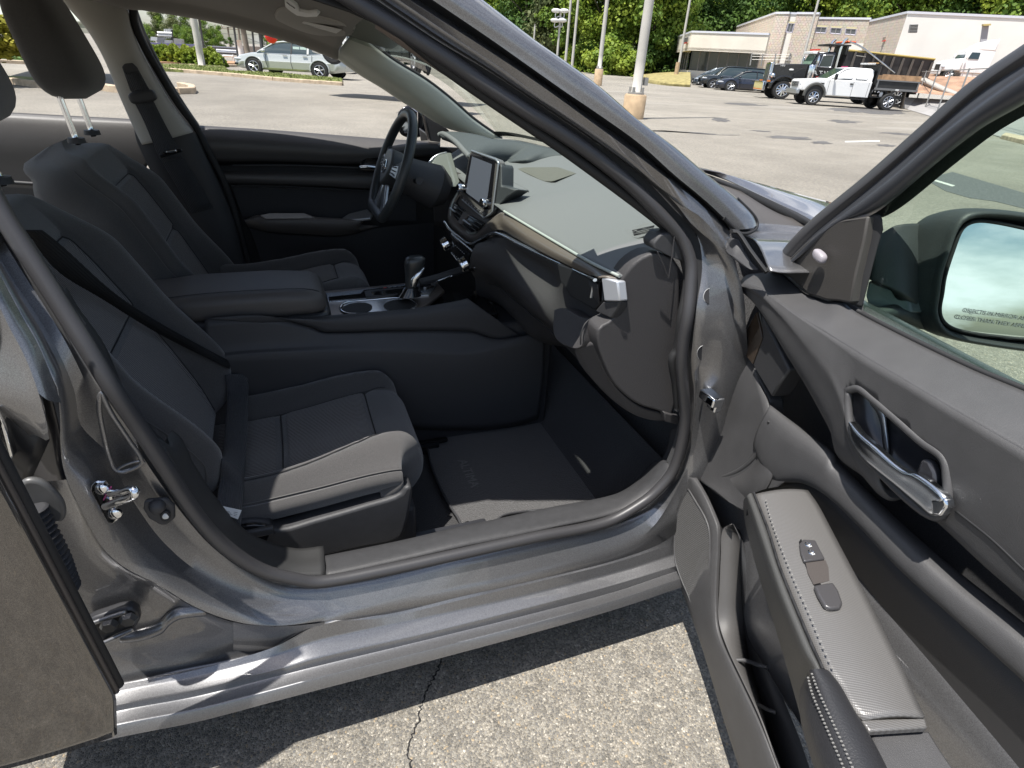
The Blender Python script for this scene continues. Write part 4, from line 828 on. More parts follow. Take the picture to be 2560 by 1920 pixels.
# angular cover beside the pillar and its creases
plate('pillar_cover', crv('C', [(120, 1345, -.73), (180, 1340, -.735), (250, 1420, -.745), (275, 1520, -.745), (180, 1480, -.742), (80, 1435, -.732), (75, 1400, -.73)], 'Y'), (0, .04, -.0), PLAST, dash, .004)
tube('cover_crease', crv('C', [(200, 1350, -.742), (180, 1500, -.745), (165, 1600, -.745)], 'Y'), .0012, DASHLOW, dash, seg=5); tube('cover_crease', crv('C', [(100, 1450, -.742), (140, 1540, -.744), (165, 1605, -.745)], 'Y'), .0012, DASHLOW, dash, seg=5)
# pad details lying on the pad
def pad_patch(name, fr, pts, matl, lift=.0035, th=.002, bev=.0005):
    return plate(name, [dsurf(fr, x, y, lift) for x, y in pts], (0, 0, -th), matl, dash, bev)
sp = pad_patch('dash_speaker', 'Q', [(1180, 258), (1270, 240), (1720, 235), (1760, 242), (1990, 322), (1700, 420), (1640, 432), (1560, 428), (1500, 410)], mat('speaker_mesh', (.10, .10, .082), .7, bump=(1500, 1)), .006)
dv = pad_patch('defrost_vent', 'E', [(1885, 190), (2000, 150), (2045, 142), (2085, 160), (2080, 190), (1975, 228), (1930, 225)], DASH, .008, .004, .0015)
for k in range(5):
    a = dsurf('E', 1945+k*33, 195+2*k-(k*8), .0095); b_ = dsurf('E', 1955+k*33, 216-(k*9), .0095)
for k in range(4):
    p = dsurf('E', 1945+k*3, 196+k*8-4, .0095); q = dsurf('E', 2065-k*3, 168+k*8-2, .0095); tube('vent_slat', [p, q], .0022, RUBLIP, dv, seg=6, flat=.5)
def groove(fr, pts, w=.0013, m_=RUBLIP): return tube('pad_groove', [dsurf(fr, x, y, .0028) for x, y in pts], w, m_, dash, seg=6, flat=.6)
groove('Q', [(960, 350), (1100, 420), (1320, 540), (1330, 560)])
groove('Q', [(1600, 130), (1850, 210), (2212, 370)], .0008, DASHLOW)
for k, (x, y, w_) in enumerate([(1800, 785, 14), (1835, 803, 22), (1868, 820, 16), (1890, 832, 18)]):
    p = dsurf('Q', x, y, .003); q = dsurf('Q', x+w_, y+22, .003)
tA = dsurf('Q', 1795, 795, .0035); tB = dsurf('Q', 1915, 850, .0035)
text_mesh('airbag_lettering', 'AIRBAG', (tB-tA).length/4.2, frame_M(tA.lerp(tB, .5), tB-tA, Vector((0, 0, 1)).cross(tB-tA)), INK, dash, .0003)
# driver's side lower dash
ldr = [crv('O', [(700, 900, .48), (760, 750, .50), (930, 900, .44), (1130, 960, .36), (1270, 1080, .22)], 'Y'), crv('O', [(700, 1150, .50), (850, 1250, .44), (1100, 1300, .34), (1240, 1300, .20)], 'Y'), crv('O', [(600, 1500, .55), (850, 1600, .44), (1100, 1700, .34), (1300, 1750, .20)], 'Y')]
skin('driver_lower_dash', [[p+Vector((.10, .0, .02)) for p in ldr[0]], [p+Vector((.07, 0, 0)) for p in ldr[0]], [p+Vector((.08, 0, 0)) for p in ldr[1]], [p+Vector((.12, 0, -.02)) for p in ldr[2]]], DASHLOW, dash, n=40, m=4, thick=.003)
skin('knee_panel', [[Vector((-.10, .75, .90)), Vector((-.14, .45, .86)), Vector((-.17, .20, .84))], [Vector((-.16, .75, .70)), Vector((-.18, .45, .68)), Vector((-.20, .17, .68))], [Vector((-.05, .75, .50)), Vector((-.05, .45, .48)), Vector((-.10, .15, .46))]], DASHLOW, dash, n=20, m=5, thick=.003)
# ================================================================== STEERING WHEEL
wc = U('F', 845, 365, 'Y', .37); print('wheel centre', wc)
wn = Vector((-.90, 0, .36)).normalized(); wy = Vector((0, -1, 0)); wz = wn.cross(wy).normalized()
if wz.z < 0: wz = -wz
SW = lambda a, r, l=0: wc+wy*(math.sin(a)*r)+wz*(math.cos(a)*r)+wn*l
def wheel_r(a):      # flattened bottom
    c = math.cos(a); return .180 if c > -.72 else min(.180, .148/max(-c, .3))
pts = [SW(k*2*math.pi/48, wheel_r(k*2*math.pi/48)) for k in range(48)]
sw = tube('steering_wheel', pts, .0155, mat('wheel_grip', (.030, .034, .036), .42, bump=(600, .35), spec=.5), car, n=120, seg=14, closed=True)
hubp = [SW(RX(a), r, .022) for a, r in ((-75, .072), (-40, .068), (0, .060), (40, .068), (75, .072), (110, .060), (150, .052), (180, .058), (210, .052), (250, .060))]
plate('wheel_hub', resample(hubp+[hubp[0]], 50)[:-1], -wn*.05, mat('hub_cover', (.05, .052, .054), .5, bump=(600, .3)), sw, .012, 3)
tube('hub_emblem', [SW(k*math.pi/12, .021, .0235) for k in range(24)], .0022, BCHROME, sw, closed=True, seg=6)
tube('hub_emblem_bar', [SW(RX(-90), .027, .0240), SW(RX(90), .027, .0240)], .0028, BCHROME, sw, seg=6)
for sgn in (-1, 1):
    sp_ = [SW(RX(sgn*70), .060, .010), SW(RX(sgn*70), .172, .0), SW(RX(sgn*96), .172, .0), SW(RX(sgn*104), .060, .010)]
    plate('wheel_spoke', sp_, -wn*.016, SOFT, sw, .004, 2)
    plate('switch_pod', [SW(RX(sgn*76), .072, .016), SW(RX(sgn*78), .135, .010), SW(RX(sgn*95), .135, .010), SW(RX(sgn*100), .072, .016)], -wn*.010, SILVER, sw, .002)
    for k in range(3): tube('switch_mark', [SW(RX(sgn*(80+k*6)), .09, .0175), SW(RX(sgn*(80+k*6)), .12, .0135)], .002, SOFT, sw, seg=6)
    plate('wheel_spoke', [SW(RX(sgn*143), .060, .008), SW(RX(sgn*146), .160, 0), SW(RX(sgn*166), .152, 0), SW(RX(sgn*170), .055, .008)], -wn*.014, SILVER, sw, .004, 2)
lathe('column_cover', [(.0, .0), (.055, .0), (.062, .05), (.075, .13), (.05, .17)], SOFT, sw, 28, M=frame_M(wc-wn*.03, wy, Vector(wn).cross(wy) if (wy.cross(Vector(wn).cross(wy))).dot(wn) < 0 else -Vector(wn).cross(wy)))
st = tube('wiper_stalk', [wc-wn*.07+wy*.07, wc-wn*.07+wy*.13+wz*.01, wc-wn*.055+wy*.175+wz*.015], lambda t: .008+.004*t, SOFT, sw, seg=10)
# ================================================================== FRONT PASSENGER DOOR (open)
dcrv = lambda fr, pts, t=None: crv(fr, pts, 'D', t)
DNv = Vector(DN); DEv = Vector(DE)
GRAIN = PLAST2
# belt cap: top edge, crest, lower edge
b0 = dcrv('N', [(870, 925, .030), (940, 842, .016), (1060, 812, .010), (1320, 797, .004), (1400, 860, .010), (1600, 1030, .014), (1750, 1090, .014)]) + dcrv('X', [(560, 848), (680, 852), (800, 935), (1000, 1042), (1400, 1242), (1800, 1430), (2212, 1600), (2500, 1720)], .014)
b1 = dcrv('N', [(862, 975, .055), (960, 940, .066), (1110, 985, .072), (1290, 1110, .076), (1500, 1260, .078), (1850, 1480, .080), (2140, 1659, .082)]) + dcrv('X', [(900, 1330, .084), (1200, 1505, .086), (1500, 1685, .088), (1900, 1920, .090), (2300, 2150, .090)])
b2 = dcrv('G', [(462, 280, .050), (570, 385, .062), (660, 520, .068), (760, 690, .070), (860, 850, .070), (950, 1010, .070), (1020, 1150, .068), (1050, 1270, .064), (1200, 1395, .064), (1350, 1530, .064)]) + dcrv('H', [(1280, 80, .064), (1600, 330, .064), (1850, 560, .064), (2068, 750, .064), (2300, 960, .064)])
b15 = dcrv('G', [(466, 262, .056), (600, 345, .074), (760, 520, .082), (900, 700, .086), (1010, 850, .088), (1060, 960, .088), (1100, 1080, .086), (1130, 1200, .082), (1300, 1350, .078), (1480, 1480, .076)]) + dcrv('H', [(1450, 140, .076), (1700, 330, .076), (1900, 500, .076), (2068, 640, .076), (2300, 850, .076)])
door = skin('front_passenger_door', [b0, [a.lerp(b_, .5)+DNv*.004 for a, b_ in zip(resample(b0, 60), resample(b1, 60))], b1], GRAIN, car, n=140, m=6, thick=.003, off=-1, angle=70)
tag(door, 'open front passenger door')
# crest to lower edge, with a hole for the handle: built in two strips above and below it
capA = [b1, [a.lerp(b_, .5)+DNv*.003 for a, b_ in zip(resample(b1, 60), resample(b15, 60))], b15, b2, [p-DNv*.035 for p in b2]]
rows = [resample(c, 160) for c in capA]
cols = [cr_spline([rows[i][j] for i in range(len(rows))], 6) for j in range(160)]
G_ = [[cols[j][i] for j in range(160)] for i in range(len(cols[0]))]
# press the handle recess in: points whose photo position lies in the recess outline sink outboard
HO = [(1115, 890), (1180, 880), (1260, 940), (1400, 1060), (1560, 1200), (1680, 1290), (1705, 1400), (1700, 1560), (1640, 1640), (1500, 1560), (1300, 1370), (1180, 1240), (1130, 1120), (1112, 980)]
def proj_px(p):
    d = np.array(p)-CAM; return 1280+FPX*(d@_r)/(d@_f), 960-FPX*(d@_u)/(d@_f)
HOs = [(1650+x*.4219, 600+y*.4219) for x, y in HO]
# recess expressed in door coordinates (s, z) so that it is a real hollow of the panel
def to_sz(p):
    q = np.array(p)-DH; return float(q@DE), float(p[2])
HOd = [to_sz(U('G', x, y, 'D', .082)) for x, y in HO]
def inside(pt, poly):
    x, y = pt; c = False
    for (x1, y1), (x2, y2) in zip(poly, poly[1:]+poly[:1]):
        if (y1 > y) != (y2 > y) and x < (x2-x1)*(y-y1)/(y2-y1)+x1: c = not c
    return c
def dist_poly(pt, poly):
    m = 9
    for (x1, y1), (x2, y2) in zip(poly, poly[1:]+poly[:1]):
        dx, dy = x2-x1, y2-y1; t = max(0, min(1, ((pt[0]-x1)*dx+(pt[1]-y1)*dy)/(dx*dx+dy*dy))); m = min(m, math.hypot(pt[0]-x1-dx*t, pt[1]-y1-dy*t))
    return m
cap_low = grid_mesh('door_upper_panel', G_, GRAIN, door, 60)
bm = bmesh.new(); bm.from_mesh(cap_low.data)
kill = [f for f in bm.faces if inside(to_sz(f.calc_center_median()), HOd)]
bmesh.ops.delete(bm, geom=kill, context='FACES'); bm.to_mesh(cap_low.data); bm.free()
solid(cap_low, .0025, 0)
hoP = resample([U('G', x, y, 'D', .083) for x, y in HO]+[U('G', HO[0][0], HO[0][1], 'D', .083)], 80)[:-1]
tube('handle_surround', hoP, .0062, GRAIN, door, n=120, closed=True, seg=8)
HC = mat('handle_cup', (.030, .030, .034), .22, spec=.6)
cen = sum(hoP, Vector())/len(hoP)
grid_mesh('handle_cup', [hoP, [p-DNv*.02 for p in hoP], [p.lerp(cen, .15)-DNv*.036 for p in hoP], [p.lerp(cen, .6)-DNv*.042 for p in hoP], [cen-DNv*.042]*len(hoP)], HC, door, 60, closed=True)
# pull lever
h1 = dcrv('G', [(1125, 1078, .090), (1180, 1150, .096), (1270, 1230, .100), (1370, 1320, .100), (1450, 1375, .100), (1510, 1390, .100), (1600, 1450, .100), (1680, 1525, .100), (1697, 1560, .098)])
h2 = dcrv('G', [(1120, 1100, .088), (1140, 1190, .094), (1200, 1290, .096), (1290, 1370, .096), (1390, 1450, .096), (1470, 1520, .096), (1540, 1580, .096), (1600, 1630, .096), (1650, 1635, .094)])
hm_ = [a.lerp(b_, .45)+DNv*.002 for a, b_ in zip(resample(h1, 30), resample(h2, 30))]
lev = skin('door_handle', [[p-DNv*.012 for p in h1], h1, hm_, h2, [p-DNv*.016 for p in h2]], CHROME, door, n=60, m=4, angle=60)
plate('handle_tip', dcrv('G', [(1600, 1540, .103), (1690, 1530, .101), (1700, 1580, .100), (1660, 1640, .099), (1605, 1628, .100)]), -DNv*.014, BCHROME, lev, .003, 2)
plate('lock_slider', dcrv('G', [(1600, 1285, .070), (1650, 1300, .070), (1690, 1380, .070), (1690, 1480, .070), (1640, 1470, .070), (1550, 1400, .070)]), DNv*.014, HC, door, .005, 2)
skin('cup_fin', [dcrv('G', [(1240, 960, .048), (1290, 1010, .048), (1320, 1100, .048), (1330, 1200, .048), (1350, 1290, .048)]), dcrv('G', [(1270, 960, .052), (1330, 1020, .052), (1345, 1100, .052), (1360, 1250, .052)])], SILVER, door, n=16, thick=.003)
# mid panel between cap and armrest recess
g2a = dcrv('G', [(640, 985, .040), (780, 1080, .035), (900, 1170, .035), (1040, 1275, .030)]) + dcrv('H', [(1060, 5, .030), (1400, 340, .028), (1700, 600, .028), (2068, 890, .028), (2300, 1090, .028)])
g2b = dcrv('G', [(645, 1000, .058), (760, 1100, .060), (880, 1190, .060), (1010, 1300, .060)]) + dcrv('H', [(1040, 40, .060), (1100, 100, .060), (1400, 410, .058), (1700, 690, .058), (2068, 980, .058), (2300, 1190, .058)])
g1a = dcrv('G', [(560, 1230, .062), (600, 1330, .066), (680, 1420, .066)]) + dcrv('H', [(760, 110, .066), (880, 118, .064), (1010, 190, .062), (1200, 370, .062), (1400, 580, .062), (1700, 850, .062), (2068, 1180, .062), (2300, 1400, .062)])
midr = skin('door_mid_panel', [g2a, g2b, [a.lerp(b_, .5)+DNv*.006 for a, b_ in zip(resample(g2b, 50), resample(g1a, 50))], g1a, [p-DNv*.012 for p in g1a]], GRAIN, door, n=110, m=4, thick=.0025, angle=60)
tube('panel_groove', [p-DNv*.006 for p in g1a[2:]], .0026, RUBLIP, door, n=110, seg=8)
tube('panel_groove', before(dcrv('H', [(1640, 225), (1750, 310), (1900, 430), (2068, 590), (2300, 800)], .06), tree_of([cap_low]), .0005), .0022, RUBLIP, door, n=50, seg=8)
# recessed panel behind the armrest
RECM = mat('door_recess_panel', (.046, .045, .046), .55, bump=(900, .4), spec=.4)
rp0 = [p-DNv*.014 for p in g1a[2:]]
rp1 = dcrv('H', [(620, 250, .030), (700, 420, .030), (820, 700, .026), (1000, 1100, .022), (1200, 1500, .02), (1400, 1900, .02), (1500, 2100, .02), (1600, 2300, .02)])
skin('armrest_back_panel', [rp0, [a.lerp(b_, .5)-DNv*.012 for a, b_ in zip(resample(rp0, 40), resample(rp1, 40))], rp1], RECM, door, n=80, m=4, thick=.002)
# front lower part of the panel (kick area) and round speaker bulge
ka = dcrv('G', [(560, 745, .030), (600, 860, .040), (650, 980, .052), (670, 1100, .058), (690, 1200, .060), (730, 1300, .062), (760, 1420, .064)])
kb2 = dcrv('G', [(460, 640, .010), (440, 780, .026), (420, 900, .032), (400, 1000, .034), (370, 1150, .036), (370, 1280, .050), (400, 1400, .060), (480, 1520, .070), (520, 1600, .075)])
kc = dcrv('G', [(440, 700, -.01), (350, 880, .0), (300, 1040, .01), (255, 1180, .02), (215, 1290, .030), (205, 1370, .040), (230, 1420, .055), (330, 1490, .07), (420, 1560, .075)])
skin('door_kick_panel', [ka, kb2, kc], GRAIN, door, n=60, m=8, thick=.003, angle=60)
tube('speaker_bulge_rim', dcrv('G', [(655, 1075, .064), (620, 1190, .062), (540, 1310, .062), (430, 1385, .060), (320, 1405, .054), (230, 1370, .046)]), .005, GRAIN, door, n=50)
skin('door_kick_lower', [dcrv('G', [(205, 1375, .044), (330, 1425, .060), (450, 1400, .066), (560, 1320, .068), (650, 1180, .066), (672, 1080, .062)]), dcrv('G', [(215, 1400, .050), (330, 1500, .066), (450, 1570, .074), (560, 1560, .076), (640, 1450, .074), (700, 1300, .064)])], GRAIN, door, n=40, thick=.003)
# dark gloss plate and block at the hinge end
plate('hinge_cover_block', dcrv('G', [(598, 440, .055), (640, 520, .058), (765, 770, .064), (660, 930, .058), (548, 742, .045), (606, 580, .050)]), -DNv*.04, PLAST, door, .004, 2)
plate('brown_cover_plate', dcrv('G', [(572, 425, .045), (606, 580, .046), (548, 738, .042), (462, 622, .030)]), -DNv*.006, mat('brown_gloss_plate', (.050, .036, .026), .12, spec=.5), door, .001)
plate('hinge_end_face', dcrv('G', [(460, 640, .02), (550, 745, .035), (650, 950, .045), (650, 1100, .04), (480, 1300, .03), (240, 1340, .02), (300, 1000, .0)]), -DNv*.03, RECM, door, .003)
# speaker grille housing and map pocket
so = dcrv('H', [(265, 90, .080), (230, 200, .080), (200, 300, .080), (178, 430, .082), (180, 520, .084), (205, 640, .086), (260, 800, .092), (330, 1000, .105), (400, 1230, .120), (460, 1430, .132), (540, 1680, .145), (640, 2000, .16)])
si = dcrv('H', [(285, 95, .082), (340, 190, .086), (385, 290, .090), (412, 370, .092), (412, 500, .094), (405, 640, .098), (402, 800, .104), (415, 930, .112), (480, 1090, .124), (560, 1260, .136), (660, 1480, .148), (780, 1800, .16)])
sm_ = [a.lerp(b_, .5)+DNv*.004 for a, b_ in zip(resample(so, 60), resample(si, 60))]
pk = skin('map_pocket', [[p-DNv*.02-DEv*.0 for p in so], so, sm_, si, [p-DNv*.010 for p in si]], PLAST2, door, n=110, m=4, thick=.003, angle=60)
gr = dcrv('H', [(265, 158), (300, 215), (360, 320), (380, 400), (378, 600), (368, 780), (352, 912), (330, 880), (260, 720), (212, 600), (192, 520), (192, 400), (208, 290), (235, 210)], .0945)
grP = resample(gr+[gr[0]], 60)[:-1]
GM = mat('speaker_grille_back', (.020, .020, .020), .8)
gp = plate('speaker_grille', [p+DNv*.0005 for p in grP], -DNv*.001, GM, pk)
# perforated mesh: raised lattice of small hexagon rims joined in one piece
bmh = bmesh.new(); sz = [to_sz(p) for p in grP]; s0_, s1_ = min(a for a, b_ in sz), max(a for a, b_ in sz); z0_, z1_ = min(b_ for a, b_ in sz), max(b_ for a, b_ in sz)
st_ = .0047; i = 0; z = z0_
while z < z1_:
    s = s0_+(st_/2 if i % 2 else 0)
    while s < s1_:
        if inside((s, z), sz):
            c = door_pt(s, .0975, z); ro = [bmh.verts.new(c+DEv*(math.cos(a*math.pi/3+.52)*st_*.577)+Vector((0, 0, math.sin(a*math.pi/3+.52)*st_*.577))) for a in range(6)]
            ri = [bmh.verts.new(c+DEv*(math.cos(a*math.pi/3+.52)*st_*.36)+Vector((0, 0, math.sin(a*math.pi/3+.52)*st_*.36))-DNv*.0006) for a in range(6)]
            for a in range(6): bmh.faces.new((ro[a], ro[(a+1) % 6], ri[(a+1) % 6], ri[a]))
        s += st_
    z += st_*.866; i += 1
mh = bpy.data.meshes.new('grille_mesh'); bmh.to_mesh(mh); bmh.free(); gmo = link('grille_mesh', mh, mat('grille_mesh_plastic', (.10, .098, .096), .5), gp); gmo['kind'] = 'stuff'
tube('grille_edge', [p+DNv*.002 for p in grP], .0022, PLAST2, gp, n=90, closed=True, seg=6)
# pocket inner wall, floor and ribs; lit wall and shaded back set by colour
w0 = dcrv('H', [(500, 345, .090), (445, 385, .094), (438, 520, .096), (430, 700, .100), (425, 860, .105), (470, 1000, .115), (560, 1190, .128), (650, 1380, .140), (740, 1620, .150), (850, 1900, .16)])
w1 = dcrv('H', [(500, 345, .060), (535, 430, .055), (545, 600, .050), (560, 860, .045), (590, 1060, .045), (640, 1250, .045), (680, 1400, .045), (720, 1620, .045), (800, 1900, .045)])
skin('pocket_wall', [w0, w1], mat('pocket_lit_plastic', (.075, .072, .070), .5, bump=(900, .4)), door, n=60, m=1, thick=.003)
w2 = dcrv('H', [(560, 420, .03), (620, 600, .025), (690, 860, .02), (700, 1060, .02), (760, 1250, .02), (860, 1500, .02), (960, 1800, .02)])
skin('pocket_back', [w1, w2], mat('pocket_shade', (.018, .018, .019), .6), door, n=50, thick=.002)
for yy in (1085, 1325):
    k = (yy-1085)/240; tube('pocket_rib', dcrv('H', [(500+110*k, yy-8, .110+.02*k), (560+80*k, yy-6, .090), (640+50*k, yy+20, .055), (690+40*k, yy+35, .045)]), .004, PLAST2, door, seg=8)
# outer skin of the door and its lower shell
shell = [[door_pt(s, t, z) for s in np.linspace(-.03, 1.12, 12)] for t, z in ((.012, .93), (-.015, .955), (-.055, .90), (-.075, .80), (-.080, .60), (-.080, .40), (-.070, .25), (-.045, .20), (.03, .205), (.045, .30), (.03, .60))]
skin('door_outer_skin', shell, PAINT, door, n=40, m=3, thick=.001, angle=50)
# armrest (top surface lies level)
za = .665
at_l = crv('H', [(612, 178), (640, 250), (690, 380), (745, 560), (800, 700), (870, 870), (930, 1010), (985, 1130), (1040, 1200), (1110, 1320), (1190, 1395)], 'Z', za)
at_r = crv('H', [(905, 162), (960, 240), (1040, 390), (1130, 560), (1210, 710), (1290, 870), (1360, 1010), (1420, 1130), (1450, 1200), (1500, 1310), (1535, 1385)], 'Z', za)
at_f = crv('H', [(612, 178), (680, 155), (760, 143), (840, 148), (905, 162)], 'Z', za)
CARB = mat('carbon_pattern_trim', (.17, .165, .16), .36, spec=.6, metal=.3)
t_ = CARB.node_tree; b_n = t_.nodes['Principled BSDF']; c_ = t_.nodes.new('ShaderNodeTexCoord'); mpp = t_.nodes.new('ShaderNodeMapping'); mpp.inputs['Rotation'].default_value = (0, 0, RX(128))
wv = t_.nodes.new('ShaderNodeTexWave'); wv.inputs['Scale'].default_value = 105; wv.inputs['Distortion'].default_value = .15
wv2 = t_.nodes.new('ShaderNodeTexWave'); wv2.inputs['Scale'].default_value = 150; wv2.bands_direction = 'Y'
ml = t_.nodes.new('ShaderNodeMath'); ml.operation = 'MULTIPLY'; ml.inputs[1].default_value = .25; ad = t_.nodes.new('ShaderNodeMath')
bp_ = t_.nodes.new('ShaderNodeBump'); bp_.inputs['Strength'].default_value = .22; bp_.inputs['Distance'].default_value = .0009
t_.links.new(c_.outputs['Object'], mpp.inputs[0]); t_.links.new(mpp.outputs[0], wv.inputs[0]); t_.links.new(mpp.outputs[0], wv2.inputs[0]); t_.links.new(wv2.outputs['Fac'], ml.inputs[0]); t_.links.new(wv.outputs['Fac'], ad.inputs[0]); t_.links.new(ml.outputs[0], ad.inputs[1]); t_.links.new(ad.outputs[0], bp_.inputs['Height']); t_.links.new(bp_.outputs[0], b_n.inputs['Normal'])
cra = t_.nodes.new('ShaderNodeMix'); cra.data_type = 'RGBA'; cra.inputs[6].default_value = (.135, .13, .125, 1); cra.inputs[7].default_value = (.175, .17, .165, 1); t_.links.new(wv.outputs['Fac'], cra.inputs[0]); t_.links.new(cra.outputs[2], b_n.inputs['Base Color'])
nl, nr_ = resample(at_l, 50), resample(at_r, 50)
top = []
for k in range(9):
    w = k/8; dz = .006*math.sin(w*math.pi)-.002*(1-w)
    top.append([a.lerp(b_, .04+.96*w)+Vector((0, 0, dz)) for a, b_ in zip(nl, nr_)])
armr = grid_mesh('door_armrest', top, CARB, door, 60); solid(armr, .004, -1)
# rim on the cabin side and side face falling to the pocket
rimc = [p+Vector((0, 0, -.001)) for p in at_l[:-3]]
side_t = crv('H', [(575, 195), (600, 260), (640, 380), (700, 560), (760, 730), (830, 900), (890, 1040), (940, 1130)], 'Z', za-.004)
side_b = dcrv('H', [(558, 230, .19), (565, 330, .19), (590, 450, .19), (640, 640, .19), (700, 820, .19), (745, 1000, .19), (850, 1350, .19), (940, 1659, .19), (1020, 1950, .19)])
side_bz = crv('H', [(556, 250), (566, 340), (600, 480), (650, 660), (705, 830), (760, 1010), (850, 1330), (935, 1650), (1020, 1950)], 'Z', .50)
ARMS = mat('armrest_side_soft', (.060, .060, .058), .5, bump=(900, .5), spec=.4)
nt_, nb_ = resample(rimc+crv('H', [(985, 1150), (1100, 1420), (1230, 1700), (1330, 1950)], 'Z', za-.003), 60), resample(side_t+crv('H', [(1000, 1400), (1080, 1659), (1160, 1900)], 'Z', za-.02), 60)
sbt = resample(side_bz, 60)
skin('armrest_side', [[p+Vector((0, 0, -.001)) for p in nt_], [a.lerp(b_, .6)+Vector((0, 0, .004)) for a, b_ in zip(nt_, nb_)], nb_, [a.lerp(b_, .25)+Vector((-.004, 0, 0)) for a, b_ in zip(nb_, sbt)], sbt], ARMS, door, n=80, m=4, angle=70)
tube('armrest_seam', [p+Vector((0, 0, .002)) for p in rimc], .0022, RUBLIP, door, n=60, seg=6)
# stitches on the inner edge
stl = resample(crv('H', [(678, 215), (700, 300), (745, 430), (800, 570), (850, 690), (900, 800), (950, 920), (1000, 1040), (1050, 1150)], 'Z', za+.0055), 71)
stm = None
for k in range(0, 70, 2):
    o = tube('stitch', [stl[k], stl[k].lerp(stl[k+1], .75)], .0011, STITCH, armr, n=3, seg=5) if stm is None else None
    if o is not None: stm = o; stm_d = (stl[k+1]-stl[k])
    elif k: 
        c = stm.copy(); COL.objects.link(c); c.location = stl[k]-stl[0]; c.parent = armr
# front end cap of the armrest
fr_b = [p+Vector((0, 0, -.05)) for p in resample(at_f, 24)]
skin('armrest_front', [resample(at_f, 24), [p+Vector((0, .006, -.012)) for p in resample(at_f, 24)], fr_b], ARMS, door, n=30, m=4)
skin('armrest_outer_wall', [[p+Vector((0, 0, -.002)) for p in at_r], [p+Vector((.012, 0, -.10)) for p in at_r]], ARMS, door, n=30, thick=.002)
# window and lock switches
def onarm(x, y, dz=0): return U('H', x, y, 'Z', za+.0045+dz)
recs = [onarm(*q) for q in ((855, 440), (870, 415), (905, 405), (950, 425), (985, 500), (1030, 600), (1080, 690), (1100, 760), (1085, 800), (1040, 812), (995, 795), (950, 700), (900, 590), (865, 500))]
cup = plate('switch_recess', resample(recs+[recs[0]], 50)[:-1], (0, 0, -.004), GLOSSB, armr, .001)
plate('recess_slope', [onarm(*q, .001) for q in ((890, 545), (1000, 540), (1015, 580), (1020, 650), (935, 670), (905, 610))], (0, 0, -.001), SM, armr)
SWM = mat('switch_plastic', (.055, .053, .055), .28, spec=.5)
plate('lock_switch', [onarm(*q, .005) for q in ((860, 450), (880, 425), (945, 430), (970, 480), (998, 530), (960, 535), (885, 545), (868, 500))], (0, 0, -.005), SWM, armr, .0018, 2)
plate('window_switch', [onarm(*q, .007) for q in ((938, 672), (1040, 655), (1070, 700), (1095, 770), (1080, 795), (1030, 800), (995, 785), (960, 725))], (0, 0, -.007), SWM, armr, .003, 3)
for yy in (455, 497):
    for xx in (0,):
        c = onarm(905+(yy-455)*.4, yy, .0055); tube('lock_symbol', [c+Vector((.004*math.cos(a), .004*math.sin(a), 0)) for a in (0, 1.57, 3.14, 4.71)], .0008, BCHROME, armr, closed=True, seg=5); boxes('lock_symbol', [(c+Vector((0, -.003, 0)), (.005, .004, .001))], LABELW, armr)
# end of the carbon trim and lower step
plate('trim_end_step', [U('H', x, y, 'Z', za-.004) for x, y in ((1190, 1395), (1535, 1385), (1550, 1440), (1235, 1460))], (0, 0, -.01), CARB, door, .002)
plate('trim_end_step', [U('H', x, y, 'Z', za-.020) for x, y in ((1235, 1462), (1555, 1455), (1620, 1560), (1760, 1760), (1400, 1900))], (0, 0, -.01), PLAST2, door, .003)
# padded grip
gl = crv('H', [(905, 1150), (900, 1230), (915, 1350), (960, 1500), (1020, 1680), (1100, 1950)], 'Z', .655); gm1 = crv('H', [(925, 1128), (960, 1200), (1010, 1320), (1080, 1480), (1150, 1640), (1240, 1900)], 'Z', .676)
gm2 = crv('H', [(1000, 1128), (1060, 1200), (1120, 1310), (1190, 1430), (1260, 1570), (1380, 1850)], 'Z', .676); gr_ = crv('H', [(1030, 1160), (1090, 1250), (1160, 1370), (1230, 1480), (1310, 1620), (1430, 1880)], 'Z', .660)
gpd = skin('grip_pad', [[p+Vector((0, 0, -.03)) for p in gl], gl, gm1, gm2, gr_, [p+Vector((0, 0, -.02)) for p in gr_]], mat('grip_leatherette', (.022, .022, .024), .42, bump=(500, .4), spec=.5), door, n=60, m=5, angle=80)
st1 = resample(crv('H', [(925, 1150), (950, 1220), (1000, 1330), (1060, 1460), (1130, 1620), (1200, 1800)], 'Z', .6775), 61); st2 = resample(crv('H', [(905, 1170), (925, 1250), (970, 1360), (1030, 1500), (1090, 1640), (1150, 1800)], 'Z', .672), 61)
for S_ in (st1, st2):
    proto = tube('stitch', [S_[0], S_[0].lerp(S_[1], .75)], .0012, STITCH, gpd, n=3, seg=5)
    for k in range(2, 60, 2):
        c = proto.copy(); COL.objects.link(c); c.location = S_[k]-S_[0]; c.parent = gpd
